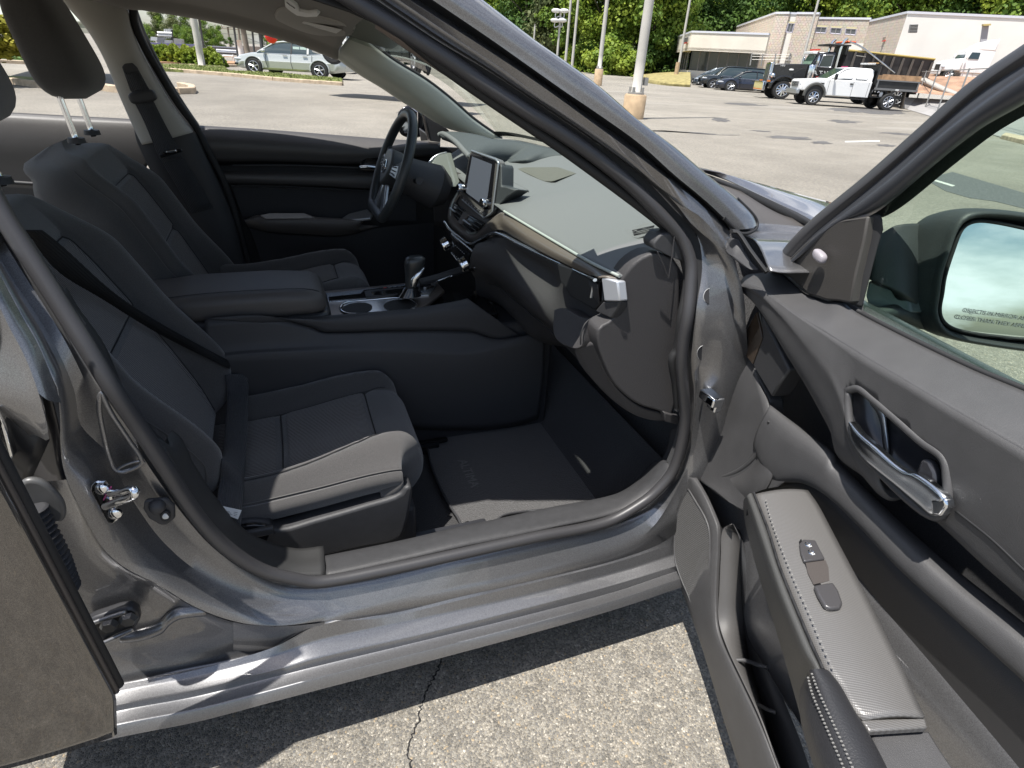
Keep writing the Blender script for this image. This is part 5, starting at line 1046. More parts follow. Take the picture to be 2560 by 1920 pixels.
# sail panel, frame, glass
SAIL = mat('sail_panel', (.052, .048, .044), .5, bump=(900, .5), spec=.4)
sail = dcrv('N', [(1310, 795, .018), (1345, 750, .022), (1600, 480, .028), (1940, 205, .030), (1990, 225, .030), (2060, 210, .030)]) + dcrv('X', [(905, 135, .026), (870, 330, .026), (800, 620, .026), (752, 862, .026), (650, 845, .026), (560, 838, .026), (400, 785, .024), (230, 635, .02)])
sp0 = plate('sail_panel', sail, -DNv*.02, SAIL, door, .003, 2)
roundbox('lock_knob', U('X', 500, 470, 'D', .040), (.0145, .0085, .008), (.7, .7), mat('lilac_grey_cap', (.30, .28, .30), .4), door, 14, rot=Matrix(((DE[0], 0, DN[0]), (DE[1], 0, DN[1]), (-.22, 1, 0))))
F0_ = dcrv('C', [(748, 1562), (800, 1470), (870, 1380), (1000, 1252), (1300, 1005), (1600, 738), (1900, 470), (2212, 252), (2500, 60)], .012)
F1_ = dcrv('C', [(775, 1562), (830, 1480), (900, 1400), (1030, 1275), (1330, 1035), (1630, 775), (1930, 510), (2212, 310), (2500, 120)], .024)
F2_ = dcrv('C', [(800, 1560), (850, 1500), (1000, 1350), (1150, 1225), (1400, 1015), (1700, 750), (1960, 530), (2212, 370), (2500, 190)], .018)
F3_ = dcrv('C', [(820, 1560), (900, 1470), (1060, 1320), (1200, 1220), (1450, 1030), (1750, 775), (2000, 590), (2212, 440), (2500, 260)], .030)
F4_ = dcrv('C', [(1000, 1420), (1180, 1270), (1300, 1230), (1440, 1140), (1700, 920), (1950, 720), (2212, 560), (2500, 380)], .022)
F5_ = dcrv('C', [(1040, 1430), (1200, 1290), (1330, 1240), (1450, 1160), (1710, 940), (1960, 745), (2212, 600), (2500, 420)], .002)
skin('door_frame_rubber', [[p-DNv*.02 for p in F0_], F0_, F1_, F2_], RUBBER, door, n=90, m=5, angle=80)
frm = skin('door_frame', [F2_, [a.lerp(b_, .5)-DNv*.002 for a, b_ in zip(resample(F2_, 40), resample(F3_, 40))], F3_, F4_, F5_], mat('frame_black', (.050, .052, .058), .32, spec=.5, metal=.2), door, n=90, m=3, angle=50)
skin('door_frame_outer', [[p-DNv*.02 for p in F0_], [p-DNv*.05 for p in F1_], [p-DNv*.03 for p in F5_]], PAINT, door, n=60)
skin('run_channel', [dcrv('X', [(1085, 0, .022), (985, 130, .020), (905, 135, .018), (860, 400, .016), (790, 700, .016), (750, 865, .016)])[2:], dcrv('X', [(1000, 130, .012), (940, 420, .010), (860, 720, .010), (808, 892, .010)]), dcrv('X', [(1030, 250, .006), (985, 400, .006), (900, 720, .006), (850, 900, .006)])], RUBLIP, door, n=30, m=3, thick=.004)
glz = dcrv('C', [(1440, 1150), (1700, 930), (1960, 735), (2212, 590), (2600, 330)], .0) + dcrv('X', [(2700, 1900), (2212, 1620), (1800, 1450), (1400, 1262), (1000, 1062), (860, 980), (900, 600), (1000, 200)], .0)
plate('door_glass', glz, -DNv*.0045, DOOR_GLASS, door)
tube('belt_weatherstrip', [p-DNv*.004+Vector((0, 0, .001)) for p in b0[9:]], .004, RUBLIP, door, seg=8)
# door mirror
mc = U('X', 1990, 640, 'D', -.170); print('mirror centre', mc, to_sz(mc))
mn = (DEv*.93+DNv*.30+Vector((0, 0, .17))).normalized()
def onmir(fr, x, y, lift=0):
    d = Vector(ray(fr, x, y)); C_ = Vector(CAM); k = (mc-C_).dot(mn)/d.dot(mn); return C_+d*k+mn*lift
rim_px = [(1470, 830), (1500, 620), (1570, 400), (1650, 200), (1740, 120), (1900, 95), (2212, 120), (2460, 180), (2620, 330), (2660, 600), (2620, 950), (2500, 1200), (2330, 1270), (2212, 1262), (1950, 1225), (1700, 1180), (1560, 1130), (1480, 1040), (1455, 930)]
RP = resample([onmir('X', x, y) for x, y in rim_px]+[onmir('X', *rim_px[0])], 70)[:-1]
rc = sum(RP, Vector())/len(RP)
MH = mat('mirror_housing', (.040, .042, .044), .5, bump=(500, .4), spec=.45)
rows = [[p.lerp(rc, .10)-mn*.012 for p in RP], [p.lerp(rc, .045)+mn*.002 for p in RP], RP, [p.lerp(rc, -.03)-mn*.012 for p in RP], [p.lerp(rc, -.02)-mn*.04+DNv*.012 for p in RP], [p.lerp(rc, .10)-mn*.085+DNv*.03 for p in RP], [p.lerp(rc, .36)-mn*.125+DNv*.035 for p in RP], [p.lerp(rc, .75)-mn*.145+DNv*.03 for p in RP], [rc-mn*.148+DNv*.03]*len(RP)]
cols = [cr_spline([rows[i][j] for i in range(len(rows))], 4) for j in range(len(RP))]
mh_ = grid_mesh('door_mirror', [[cols[j][i] for j in range(len(RP))] for i in range(len(cols[0]))], MH, door, 60, closed=True)
mgp = [(1545, 800), (1570, 640), (1640, 420), (1710, 250), (1780, 195), (1900, 180), (2212, 235), (2440, 300), (2560, 420), (2580, 640), (2540, 930), (2440, 1110), (2300, 1170), (2000, 1150), (1750, 1115), (1620, 1075), (1545, 1010), (1525, 920)]
MG = resample([onmir('X', x, y, -.006) for x, y in mgp]+[onmir('X', *mgp[0], -.006)], 70)[:-1]
plate('mirror_glass', MG, -mn*.003, MIRROR, mh_)
tube('mirror_inner_edge', MG, .0028, RUBLIP, mh_, n=90, closed=True, seg=6)
a_, b_q = onmir('X', 1720, 930, -.004), onmir('X', 2300, 1010, -.004)
LTXT = mat('mirror_etching', (.16, .17, .18), .5); ex_ = (b_q-a_).normalized(); Mt = frame_M(a_, ex_, mn.cross(ex_))
tw = (b_q-a_).length
text_mesh('mirror_lettering', 'OBJECTS IN MIRROR ARE', tw/11.5, Mt, LTXT, mh_, .0001, 'LEFT')
a2_ = onmir('X', 1650, 985, -.004); Mt2 = Mt.copy(); Mt2.translation = a2_; text_mesh('mirror_lettering', 'CLOSER THAN THEY APPEAR', tw/11.5, Mt2, LTXT, mh_, .0001, 'LEFT')
# mirror foot
mf = dcrv('X', [(905, 665, -.03), (960, 700, -.04), (1100, 760, -.06), (1210, 810, -.07), (1250, 850, -.075), (1260, 950, -.075), (1150, 930, -.07), (1000, 915, -.05), (905, 900, -.03), (880, 800, -.03)])
plate('mirror_foot', mf, -DNv*.05, mat('foot_plastic', (.10, .11, .115), .25, spec=.6), mh_, .012, 4)
skin('mirror_arm', [dcrv('X', [(960, 330, -.02), (930, 500, -.02), (900, 660, -.02)]), dcrv('X', [(1150, 210, -.06), (1200, 450, -.06), (1220, 800, -.06)]), dcrv('X', [(1500, 200, -.13), (1480, 600, -.13), (1400, 960, -.13)])], MH, mh_, n=30, m=6, thick=.02)
skin('mirror_arm', [dcrv('X', [(920, 960, -.02), (1000, 990, -.03), (1150, 1010, -.06), (1400, 1090, -.12)]), dcrv('X', [(900, 890, -.02), (1000, 900, -.03), (1200, 940, -.06), (1420, 960, -.12)])], MH, mh_, n=30, thick=.02)
# ================================================================== FAR SIDE OF THE CABIN, ROOF, WINDSHIELD
Yc = lambda fr, pts, y=None: crv(fr, pts, 'Y', y)
DDM = mat('driver_door_plastic', (.056, .053, .052), .45, bump=(800, .4), spec=.5)
d0 = Yc('A', [(1085, 692), (1500, 718), (2140, 768)], .785)+Yc('O', [(820, 395), (1110, 420)], .785)
d05 = Yc('A', [(1090, 712), (1500, 738), (2130, 788)], .765)+Yc('O', [(820, 415), (1110, 440)], .765)
d1 = Yc('A', [(1110, 790), (1500, 810), (2110, 840)], .735)+Yc('O', [(820, 470), (1110, 480)], .735)
d2 = Yc('A', [(1180, 895), (1500, 893), (2000, 905)], .745)+Yc('O', [(820, 620), (1110, 620)], .745)
dd = skin('driver_door', [d0, d05, d1, d2], DDM, car, n=60, m=4, thick=.003, angle=60); tag(dd, 'closed driver door seen across the cabin')
plate('door_backing', [Vector((-1.02, .80, .14)), Vector((.22, .80, .14)), Vector((.22, .80, .93)), Vector((-1.0, .80, .97))], (0, .02, 0), mat('door_backing_dark', (.028, .028, .029), .8), dd)
d3 = Yc('A', [(1190, 915), (1500, 918), (2000, 930), (2300, 935)], .765); d4 = Yc('A', [(1200, 945), (1500, 948), (2000, 955), (2300, 960)], .755)
skin('door_groove', [d2, [p+Vector((0, .02, 0)) for p in d2], [p+Vector((0, .02, 0)) for p in d3], d3, d4], RUBLIP, dd, n=40)
d5 = Yc('A', [(1230, 965), (1600, 975), (2020, 985), (2300, 990)], .735); d6 = Yc('A', [(1260, 1010), (1600, 1020), (2020, 1040), (2300, 1050)], .738)
skin('door_mid_band', [d4, d5, d6, [p+Vector((0, .02, -.002)) for p in d6]], DDM, dd, n=50, m=3)
d7 = Yc('A', [(1280, 1030), (1600, 1045), (2020, 1060), (2300, 1070)], .760); d8 = Yc('A', [(1340, 1195), (1600, 1200), (2020, 1215), (2300, 1220)], .765)
skin('door_insert', [[p+Vector((0, .02, 0)) for p in d7], d7, d8], mat('door_insert_cloth', (.028, .028, .031), .9, sheen=.2), dd, n=40, m=2)
tube('door_trim_line', [p+Vector((0, -.008, 0)) for p in Yc('A', [(1285, 912), (1600, 912), (1985, 925)], .75)], .003, SOFT, dd)
tube('door_trim_line', [p+Vector((0, -.008, 0)) for p in Yc('A', [(1320, 1022), (1600, 1030), (2030, 1055)], .75)], .0035, RUBLIP, dd)
# driver's armrest with switch panel
arm = [Yc('A', [(1350, 1215, .74), (1420, 1190, .73), (1500, 1185, .73), (1680, 1180, .73), (1750, 1200, .73), (2000, 1210, .73)]), Yc('A', [(1352, 1218, .70), (1430, 1208, .66), (1700, 1210, .655), (1990, 1222, .665), (2010, 1225, .70)]), Yc('A', [(1360, 1235, .70), (1450, 1245, .655), (1700, 1255, .650), (1960, 1265, .660), (2000, 1240, .70)]), Yc('A', [(1375, 1255, .72), (1480, 1280, .69), (1700, 1295, .69), (1900, 1300, .69), (2100, 1250, .72)])]
am = skin('driver_armrest', arm, LEATH, dd, n=50, m=4)
plate('armrest_inlay', near(Yc('A', [(1440, 1190, .715), (1490, 1178, .725), (1680, 1178, .725), (1740, 1203, .705), (1470, 1206, .69)]), .05), (0, 0, -.004), mat('inlay_warm_grey', (.30, .28, .26), .4), dd, .001)
plate('driver_switch_panel', Yc('A', [(1890, 1205, .70), (1930, 1180, .72), (2030, 1155, .73), (2060, 1185, .70), (2050, 1205, .67), (1950, 1215, .67)]), (0, 0, -.01), SILVER, dd, .003)
dl = [Yc('A', [(1380, 1262), (1500, 1290), (1700, 1305), (1900, 1308), (2100, 1260), (2400, 1230)], .72), Yc('A', [(1430, 1400), (1600, 1420), (1800, 1450), (2000, 1480), (2400, 1500)], .745), Yc('A', [(1480, 1600), (1700, 1640), (2000, 1700), (2400, 1720)], .735)]
skin('driver_door_lower', dl, mat('door_lower_plastic', (.034, .034, .037), .6, bump=(700, .4)), dd, n=50, m=5)
plate('handle_bezel', Yc('A', [(1990, 900), (2030, 868), (2100, 860), (2100, 950), (2000, 945)], .738), (0, .01, 0), GLOSSB, dd, .003)
tube('driver_door_handle', Yc('A', [(1990, 925, .725), (2030, 922, .720), (2085, 928, .722)]), .007, BCHROME, dd, flat=1.0)
# mirror sail, exterior mirror on the far side, seen through the window
plate('far_sail_panel', Yc('O', [(868, 0), (960, 20), (1240, 265), (1130, 300), (1110, 420), (960, 400)], .775), (0, .015, 0), SOFT, dd, .002)
tube('far_window_channel', Yc('O', [(870, 10), (955, 400)], .772), .005, SM, dd)
fmr = Yc('O', [(490, 110, .92), (520, -10, .92), (640, -90, .92), (760, -80, .92), (870, 10, .92), (900, 200, .92), (850, 330, .92), (700, 370, .92), (560, 330, .92), (500, 220, .92)])
fm_ = plate('far_door_mirror', resample(fmr+[fmr[0]], 40)[:-1], (.06, .05, .01), GLOSSB, dd, .012, 3)
# its glass faces back to the camera
plate('far_mirror_glass', [p+Vector((-.004, -.004, 0)) for p in Yc('O', [(585, 80), (620, -30), (720, -60), (800, 0), (800, 180), (760, 300), (640, 320), (590, 200)], .92)], (.004, .003, 0), mat('far_mirror_glass', (.72, .70, .74), .05, 1.0), fm_)
plate('far_mirror_foot', Yc('O', [(820, 230, .84), (900, 290, .80), (960, 400, .80), (840, 400, .84)]), (.01, .05, 0), SOFT, dd, .004)
# middle pillar on the far side
bpL = Yc('A', [(200, -260), (330, -20), (480, 160), (575, 320), (660, 520), (740, 700), (790, 800)], .70); bpR = Yc('A', [(640, -60), (690, 60), (705, 130), (745, 240), (850, 440), (950, 600), (1055, 735)], .70)
bpm = [a.lerp(b_, .5)+Vector((0, -.022, 0)) for a, b_ in zip(resample(bpL, 30), resample(bpR, 30))]
PT2 = mat('pillar_trim_light', (.42, .40, .36), .7, bump=(600, .3))
skin('far_middle_pillar', [[p+Vector((0, .04, 0)) for p in bpL], bpL, bpm, bpR, [p+Vector((.004, .04, 0)) for p in bpR]], PT2, car, n=50, m=5, thick=.003, angle=60)
skin('pillar_backing', [Yc('A', [(240, -260), (370, -20), (500, 160), (590, 320), (670, 520), (745, 700), (790, 800), (900, 1050), (1100, 1300), (1300, 1500)], .79), Yc('A', [(600, -260), (738, 40), (775, 200), (880, 400), (985, 570), (1085, 705), (1150, 830), (1250, 1010), (1320, 1220), (1400, 1490)], .79)], SOFT, car, n=40, thick=.01)
lpL = Yc('A', [(745, 700), (770, 800), (900, 1050), (1100, 1300), (1200, 1500)], .715); lpR = Yc('A', [(1075, 735), (1130, 860), (1200, 1010), (1290, 1230), (1360, 1490)], .715)
skin('far_pillar_lower', [[p+Vector((0, .05, 0)) for p in lpL], lpL, [a.lerp(b_, .5)+Vector((0, -.02, 0)) for a, b_ in zip(resample(lpL, 20), resample(lpR, 20))], lpR, [p+Vector((0, .05, 0)) for p in lpR]], SOFT, car, n=40, m=4)
tube('far_door_seal', Yc('A', [(560, -300, .725), (735, 40, .725), (740, 110, .725), (780, 220, .725), (880, 400, .725), (985, 570, .725), (1085, 705, .73), (1150, 830, .73), (1240, 1010, .73), (1310, 1220, .73), (1385, 1490, .73)]), .012, RUBLIP, car, n=90, seg=10)
tube('far_frame_edge', Yc('A', [(752, 60, .76), (800, 190, .76), (900, 390, .76), (1010, 570, .76), (1095, 695, .77)]), .006, mat('frame_edge_grey', (.10, .10, .10), .4), car, n=50, seg=8)
# shoulder belt guide and belt on the far pillar
plate('belt_slot', Yc('A', [(675, 370), (690, 352), (735, 348), (760, 372), (830, 500), (790, 560), (720, 500)], .655), (0, -.006, 0), SOFT, car, .003)
dr = roundbox('belt_guide', U('A', 790, 535, 'Y', .64), (.040, .016, .018), (.6, .6), SOFT, car, 14, rot=Matrix.Rotation(RX(-12), 3, 'Y'))
skin('far_seat_belt', [Yc('A', [(740, 560, .635), (800, 680, .64), (875, 860, .645), (900, 900, .65)]), Yc('A', [(850, 560, .635), (900, 660, .64), (990, 830, .645), (1010, 870, .65)])], BELT, dr, n=20, thick=.0015)
skin('far_seat_belt', [Yc('A', [(690, 400, .64), (740, 520, .638)]), Yc('A', [(760, 400, .64), (830, 500, .638)])], BELT, dr, n=8, thick=.0015)
skin('far_seat_belt', [Yc('A', [(880, 870, .66), (960, 1000, .665), (1060, 1180, .67)]), Yc('A', [(1000, 850, .66), (1080, 980, .665), (1180, 1150, .67)])], BELT, dr, n=8, thick=.0015)
plate('belt_latch', Yc('A', [(880, 855), (940, 830), (1000, 822), (1010, 838), (960, 855), (890, 875)], .64), (0, .006, 0), GLOSSB, dr, .002); tube('belt_latch_pin', Yc('A', [(920, 840, .634), (975, 832, .634)]), .004, BCHROME, dr)
# rear door belt rail on the far side and window line
rb = [Yc('A', [(-200, 610), (75, 622), (400, 640), (735, 658), (880, 668)], .80), Yc('A', [(-200, 640), (75, 655), (400, 672), (735, 685), (880, 694)], .78), Yc('A', [(-200, 760), (75, 775), (400, 780), (745, 800), (900, 812)], .76), Yc('A', [(-200, 930), (75, 930), (400, 940), (800, 960)], .76), Yc('A', [(-200, 1500), (300, 1500), (900, 1500)], .76)]
skin('far_rear_door', rb, DDM, car, n=40, m=4, thick=.004, angle=60)
tube('rear_door_groove', Yc('A', [(-200, 1000, .752), (0, 1005, .752), (250, 1020, .752)]), .006, SOFT, car)
# headliner and roof rails
hA0 = [Vector((-1.9, .56, 1.30)), Vector((-1.45, .585, 1.335))] + Yc('A', [(300, -40, .60), (480, -20, .60), (700, 34, .62), (760, 35, .63), (1200, 112, .63), (1640, 232, .62), (1870, 320, .605)])
hB0 = [p+Vector((0, -.05, .028)) for p in hA0]
hC0 = [Vector((-1.9, -.50, 1.36)), Vector((-1.45, -.50, 1.385)), Vector((-1.2, -.50, 1.39)), Vector((-1.0, -.50, 1.39)), Vector((-.85, -.50, 1.385)), Vector((-.75, -.50, 1.378)), Vector((-.66, -.50, 1.365)), Vector((-.58, -.50, 1.35)), Vector((-.52, -.50, 1.335))]
hM0 = [a.lerp(b_, .5)+Vector((0, 0, .03)) for a, b_ in zip(resample(hB0, 20), resample(hC0, 20))]
hD0 = [p+Vector((0, -.07, -.03)) for p in hC0]
roof = skin('headliner', [[p+Vector((0, .03, -.008)) for p in hA0], hA0, hB0, hM0, hC0, hD0], HEADL, car, n=60, m=5, angle=70); solid(roof, .004, 1)
rf = [[p+Vector((0, .10, .005)) for p in resample(hA0, 20)], [p+Vector((0, .02, .045)) for p in resample(hB0, 20)], [p+Vector((0, 0, .035)) for p in hM0], [p+Vector((0, 0, .035)) for p in resample(hC0, 20)], [p+Vector((0, -.09, -.012)) for p in resample(hC0, 20)]]
skin('roof_panel', rf, PAINT, car, n=40, m=3, thick=.002)
# driver side windshield pillar
apU = Yc('A', [(1870, 180, .56), (1955, 185, .56)])[1:] + Yc('B', [(60, 300, .57), (220, 420, .58), (450, 560, .60), (620, 690, .62), (780, 830, .64), (970, 962, .66)])
apL = Yc('A', [(1860, 312, .66)]) + Yc('B', [(0, 510, .67), (150, 600, .68), (300, 700, .69), (450, 790, .70), (600, 880, .72), (720, 915, .73)])
apm = [a.lerp(b_, .5)+Vector((-.01, -.025, 0)) for a, b_ in zip(resample(apU, 30), resample(apL, 30))]
apz = [a.lerp(b_, .85)+Vector((-.004, -.008, 0)) for a, b_ in zip(resample(apU, 30), resample(apL, 30))]
skin('driver_windshield_pillar', [[p+Vector((.02, .03, 0)) for p in apU], apU, apm, apz, apL, [p+Vector((0, .05, 0)) for p in apL]], PILLT, car, n=60, m=5, thick=.003, angle=60)
tube('windshield_edge_band', [p+Vector((.006, .004, .004)) for p in apU], .006, RUBLIP, car, seg=8)
# sun visor with handle clip and label
vis = Yc('A', [(1515, 90), (1540, 120), (1700, 185), (1880, 200), (1960, 178), (1900, 140), (1760, 95), (1600, 50), (1540, 55)], .40)
bvr = tree_of([roof])
def under(P, gap=.012):
    out = []
    for p in P:
        d = (p-Vector(CAM)).normalized(); h = bvr.ray_cast(Vector(CAM), d); out.append(Vector(CAM)+d*(h[3]-gap) if h[0] is not None else p)
    return out
vis = under(vis, .03)
plate('sun_visor', resample(vis+[vis[0]], 50)[:-1], (.004, 0, .016), mat('visor_cloth', (.42, .40, .37), .9, bump=(500, .3)), car, .006, 3)
plate('visor_label', under(Yc('A', [(1640, 150), (1680, 118), (1890, 165), (1850, 192)], .40), .035), (.001, 0, .001), mat('label_grey', (.75, .74, .71), .8), car)
for k in range(3): tube('visor_label_print', under(Yc('A', [(1690+k*12, 135+k*10), (1810+k*8, 162+k*9)], .40), .038), .0006, SOFT, car, seg=4)
plate('visor_hinge_cover', under(Yc('A', [(1572, 10), (1600, 0), (1640, 30), (1655, 62), (1700, 72), (1750, 66), (1768, 80), (1755, 95), (1700, 98), (1640, 88), (1600, 62), (1575, 40)], .36), .045), (.004, 0, .012), WHITE, car, .004, 2)
for k in range(2): tube('hinge_slot', under(Yc('A', [(1588+k*22, 14+k*16), (1606+k*22, 30+k*14)], .36), .049), .002, SM, car, seg=5)
# passenger pillar inner trim (thin brown line next to the glass)
pt0 = crv('M', [(-900, -160), (0, 450), (500, 745), (1000, 1062), (1580, 1440), (1950, 1700)], 'Y', -.56)
pt1 = crv('M', [(-900, -220), (0, 395), (500, 690), (1000, 990), (1600, 1390), (2000, 1700)], 'Y', -.58)
pt1 = crv('M', [(-900, -230), (0, 385), (500, 680), (1000, 980), (1600, 1380), (2000, 1690)], 'R', .026)
skin('passenger_pillar_trim', [pt0, pt1, [p+Vector((0, .0, -.0)) for p in crv('M', [(-900, -420), (0, 300), (700, 830), (1200, 1170), (1800, 1580)], 'R', .020)]], mat('brown_grey_trim', (.20, .165, .145), .7), car, n=60, m=2, thick=.004)
# windshield: one curved pane from header to dash
UP = [(-1.115, 1.02), (-1.14, 1.20), (-1.12, 1.30), (-1.04, 1.362), (-.88, 1.392), (-.60, 1.372), (-.46, 1.32), (-.60, 1.42), (-1.0, 1.45), (-1.5, 1.42), (-1.40, 1.0)]
plate('middle_pillar_top', [Vector((x, yb(z)-.02, z)) for x, z in UP], (0, .05, 0), PAINT, car)
skin('roof_rail', [[Vector(q) for q in ((-1.6, -.50, 1.42), (-1.0, -.50, 1.425), (-.75, -.50, 1.41), (-.58, -.50, 1.38), (-.44, -.50, 1.335))], [Vector(q) for q in ((-1.6, -.585, 1.33), (-1.0, -.588, 1.352), (-.75, -.588, 1.342), (-.60, -.590, 1.312), (-.46, -.60, 1.25))]], RUBLIP, car, n=20, thick=.004)
skin('header_shade_strip', [[Vector((-.58, y, 1.356-.10*(y*y))) for y in (.58, .3, 0, -.3, -.61)], [Vector((-.365, y, 1.306-.10*(y*y))) for y in (.56, .3, 0, -.3, -.60)]], RUBLIP, car, n=20)  # windshield header band, lengthened forward to keep sun off the floor
wt = [Vector((-.52, y, 1.335-.10*(y*y))) for y in (.60, .35, 0, -.35, -.56)]
wb = [Vector((.14-.16*(y/.7)**2+.08, y, 1.0)) for y in (.66, .35, 0, -.35, -.66)]
wm = [a.lerp(b_, .5)+Vector((.035, 0, .045)) for a, b_ in zip(wt, wb)]
ws = skin('windshield', [wt, wm, wb], WS_GLASS, car, n=30, m=8)
bandp = [p+Vector((.012, 0, -.004)) for p in D0]
skin('windshield_black_band', [[p+Vector((.01, 0, .010)) for p in D0], [p+Vector((-.022, 0, .026)) for p in D0]], RUBLIP, car, n=60)
# wiper cowl, hood, fender
COWL = mat('cowl_plastic', (.055, .050, .047), .6, bump=(500, .5))
cw = [crv('C', [(150, 900, .99), (400, 1080, .985), (600, 1250, .98), (690, 1300, .98)], 'Z'), crv('C', [(380, 1005, .975), (560, 1090, .975), (800, 1230, .97), (1000, 1290, .97)], 'Z')]
skin('wiper_cowl', [cw[0], [a.lerp(b_, .5)-Vector((0, 0, .012)) for a, b_ in zip(resample(cw[0], 20), resample(cw[1], 20))], cw[1]], COWL, car, n=30, m=4, thick=.004)
skin('hood_rear_gap', [crv('C', [(360, 995), (460, 1030), (700, 1120), (900, 1220), (1010, 1280)], 'Z', .985), crv('C', [(390, 1030), (500, 1090), (700, 1190), (900, 1290), (1000, 1330)], 'Z', .955)], RUBLIP, car, n=30, thick=.01)
hdM = paint_mat('hood_paint', (.215, .21, .22), metal=.6, rough=.2, fleck=.1)
hd = [crv('C', [(330, 972), (520, 1010), (760, 1075), (1000, 1140), (1100, 1165), (1300, 1260)], 'Z', 1.0), crv('C', [(355, 990), (500, 1040), (750, 1150), (950, 1245), (1010, 1285), (1100, 1350)], 'Z', .985)]
skin('hood', [hd[0], [a.lerp(b_, .5)+Vector((0, 0, .006)) for a, b_ in zip(resample(hd[0], 20), resample(hd[1], 20))], hd[1]], hdM, car, n=40, m=4, thick=.003)
fe = [crv('N', [(860, 335), (1080, 262), (1300, 270), (1620, 298), (1900, 320), (2300, 340)], 'Z', .99), crv('N', [(862, 345), (1000, 355), (1300, 372), (1550, 390), (1900, 420), (2300, 450)], 'Z', .975)]
fe2 = crv('N', [(1215, 775, -.90), (1330, 795, -.91), (1500, 800, -.92), (1900, 800, -.93), (2400, 800, -.93)], 'Y')
skin('front_fender', [fe[0], fe[1], [a.lerp(b_, .35)+Vector((0, -.02, .01)) for a, b_ in zip(resample(fe[1], 30), resample(fe2, 30))], fe2], PAINT, car, n=50, m=5, thick=.002, angle=45)
tube('fender_gasket', crv('N', [(790, 345, -.80), (860, 360, -.805), (1000, 560, -.845), (1110, 710, -.875), (1180, 800, -.89)], 'Y'), .008, RUBLIP, car, seg=8, flat=.5)
plate('hinge_seal_cover', crv('N', [(830, 445, -.80), (880, 440, -.805), (945, 570, -.83), (1010, 680, -.85), (1120, 790, -.87), (1000, 775, -.86), (850, 660, -.83), (792, 590, -.81), (800, 510, -.80)], 'Y'), (0, .02, 0), SOFT, car, .004, 2)
# plugs in the jamb, striker parts and bolt group at the door check
for fr, x, y, r in (('N', 560, 1060, 88), ('N', 490, 1690, 88)):
    P = [U(fr, x+r*math.cos(k*math.pi/10), y+r*1.05*math.sin(k*math.pi/10), 'R', -.008) for k in range(20)]
    plate('jamb_plug', P, (-.001, -.004, 0), SOFT, car, .001); tube('plug_edge', [p+Vector((-.001, -.004, 0)) for p in P[8:18]], .0007, mat('thin_bright_edge', (.35, .35, .35), .4), car, seg=5)
ck = boxes('door_check', [(U('G', 305, 935, 'R', -.05), (.03, .05, .022)), (U('G', 325, 970, 'R', -.055), (.02, .03, .03)), (U('G', 330, 930, 'R', -.05), (.012, .03, .016))], BCHROME, car, .004, 2)
# striker on the middle pillar
sb = crv('I', [(480, 215), (500, 195), (540, 200), (570, 250), (600, 340), (612, 390), (590, 410), (550, 405), (490, 340), (470, 270)], 'R', -.030)
stk = plate('door_striker', sb, (-.004, -.006, 0), BCHROME, car, .002, 2)
for x, y in ((520, 245), (583, 370)):
    p = U('I', x, y, 'R', -.040); lathe('striker_bolt', [(0, .006), (.006, .006), (.009, .004), (.010, 0)], BCHROME, stk, 16, M=frame_M(p, (1, 0, 0), (0, 0, 1)) @ Matrix.Rotation(0, 4, 'X'))
tube('striker_loop', crv('I', [(560, 268, -.045), (620, 262, -.075), (665, 250, -.092), (685, 262, -.100), (665, 290, -.092), (600, 310, -.07), (535, 335, -.045)], 'R'), .0062, BCHROME, stk, n=50, seg=10)
tube('paint_mark', crv('I', [(562, 238, -.043), (525, 300, -.043)], 'R'), .003, mat('pink_paint_mark', (.75, .12, .32), .6), stk, seg=6, flat=.4)
sbx = plate('courtesy_switch', crv('I', [(745, 290), (850, 282), (890, 320), (893, 385), (860, 412), (830, 415), (770, 380), (738, 330)], 'R', -.020), (-.004, -.008, 0), SOFT, car, .003, 2)
tube('switch_ring', [U('I', 838+20*math.cos(k), 385+22*math.sin(k), 'R', -.032) for k in (0, 1, 2, 3, 4, 5)], .0022, RUBLIP, sbx, closed=True); roundbox('switch_dot', U('I', 838, 385, 'R', -.032), (.006, .003, .006), (1, 1), LABELW, sbx, 10)
roundbox('switch_plunger', U('I', 795, 335, 'R', -.030), (.012, .012, .012), (.9, .9), SOFT, sbx, 10)
# pressed slot in the pillar
tube('pressed_slot', crv('I', [(590, 165, -.020), (640, 150, -.020), (700, 135, -.020), (728, 115, -.020), (715, 105, -.020), (650, 120, -.020), (600, 145, -.020)], 'R'), .0022, PAINT, car, n=50, closed=True)
# ================================================================== REAR DOOR (open)
RP0 = Vector((-1.075, -.925, 0)); RE = Vector((-.93, -.37, 0)).normalized(); RN = Vector((RE.y, -RE.x, 0))
if RN.x < 0: RN = -RN
def UR_(fr, x, y, off=0):
    d = Vector(ray(fr, x, y)); C_ = Vector(CAM); k = (RP0+RN*off-C_).dot(RN)/d.dot(RN); return C_+d*k
RD = paint_mat('rear_door_paint', (.155, .148, .142), metal=.85, rough=.10, fleck=.25)
e_ = [UR_('I', *q) for q in ((-150, -130), (0, 175), (130, 405), (300, 700), (450, 1000), (588, 1290), (592, 1488))]
f_ = [UR_('I', *q) for q in ((-700, 100), (-560, 420), (-400, 700), (-250, 960), (-150, 1250), (-50, 1500), (0, 1632))]
g_ = [UR_('I', *q) for q in ((-1100, 300), (-1000, 600), (-900, 900), (-800, 1200), (-700, 1450), (-600, 1700), (-560, 1760))]
tp = lambda p, z, k=0: Vector((p.x+RE.x*k, p.y+RE.y*k, z))
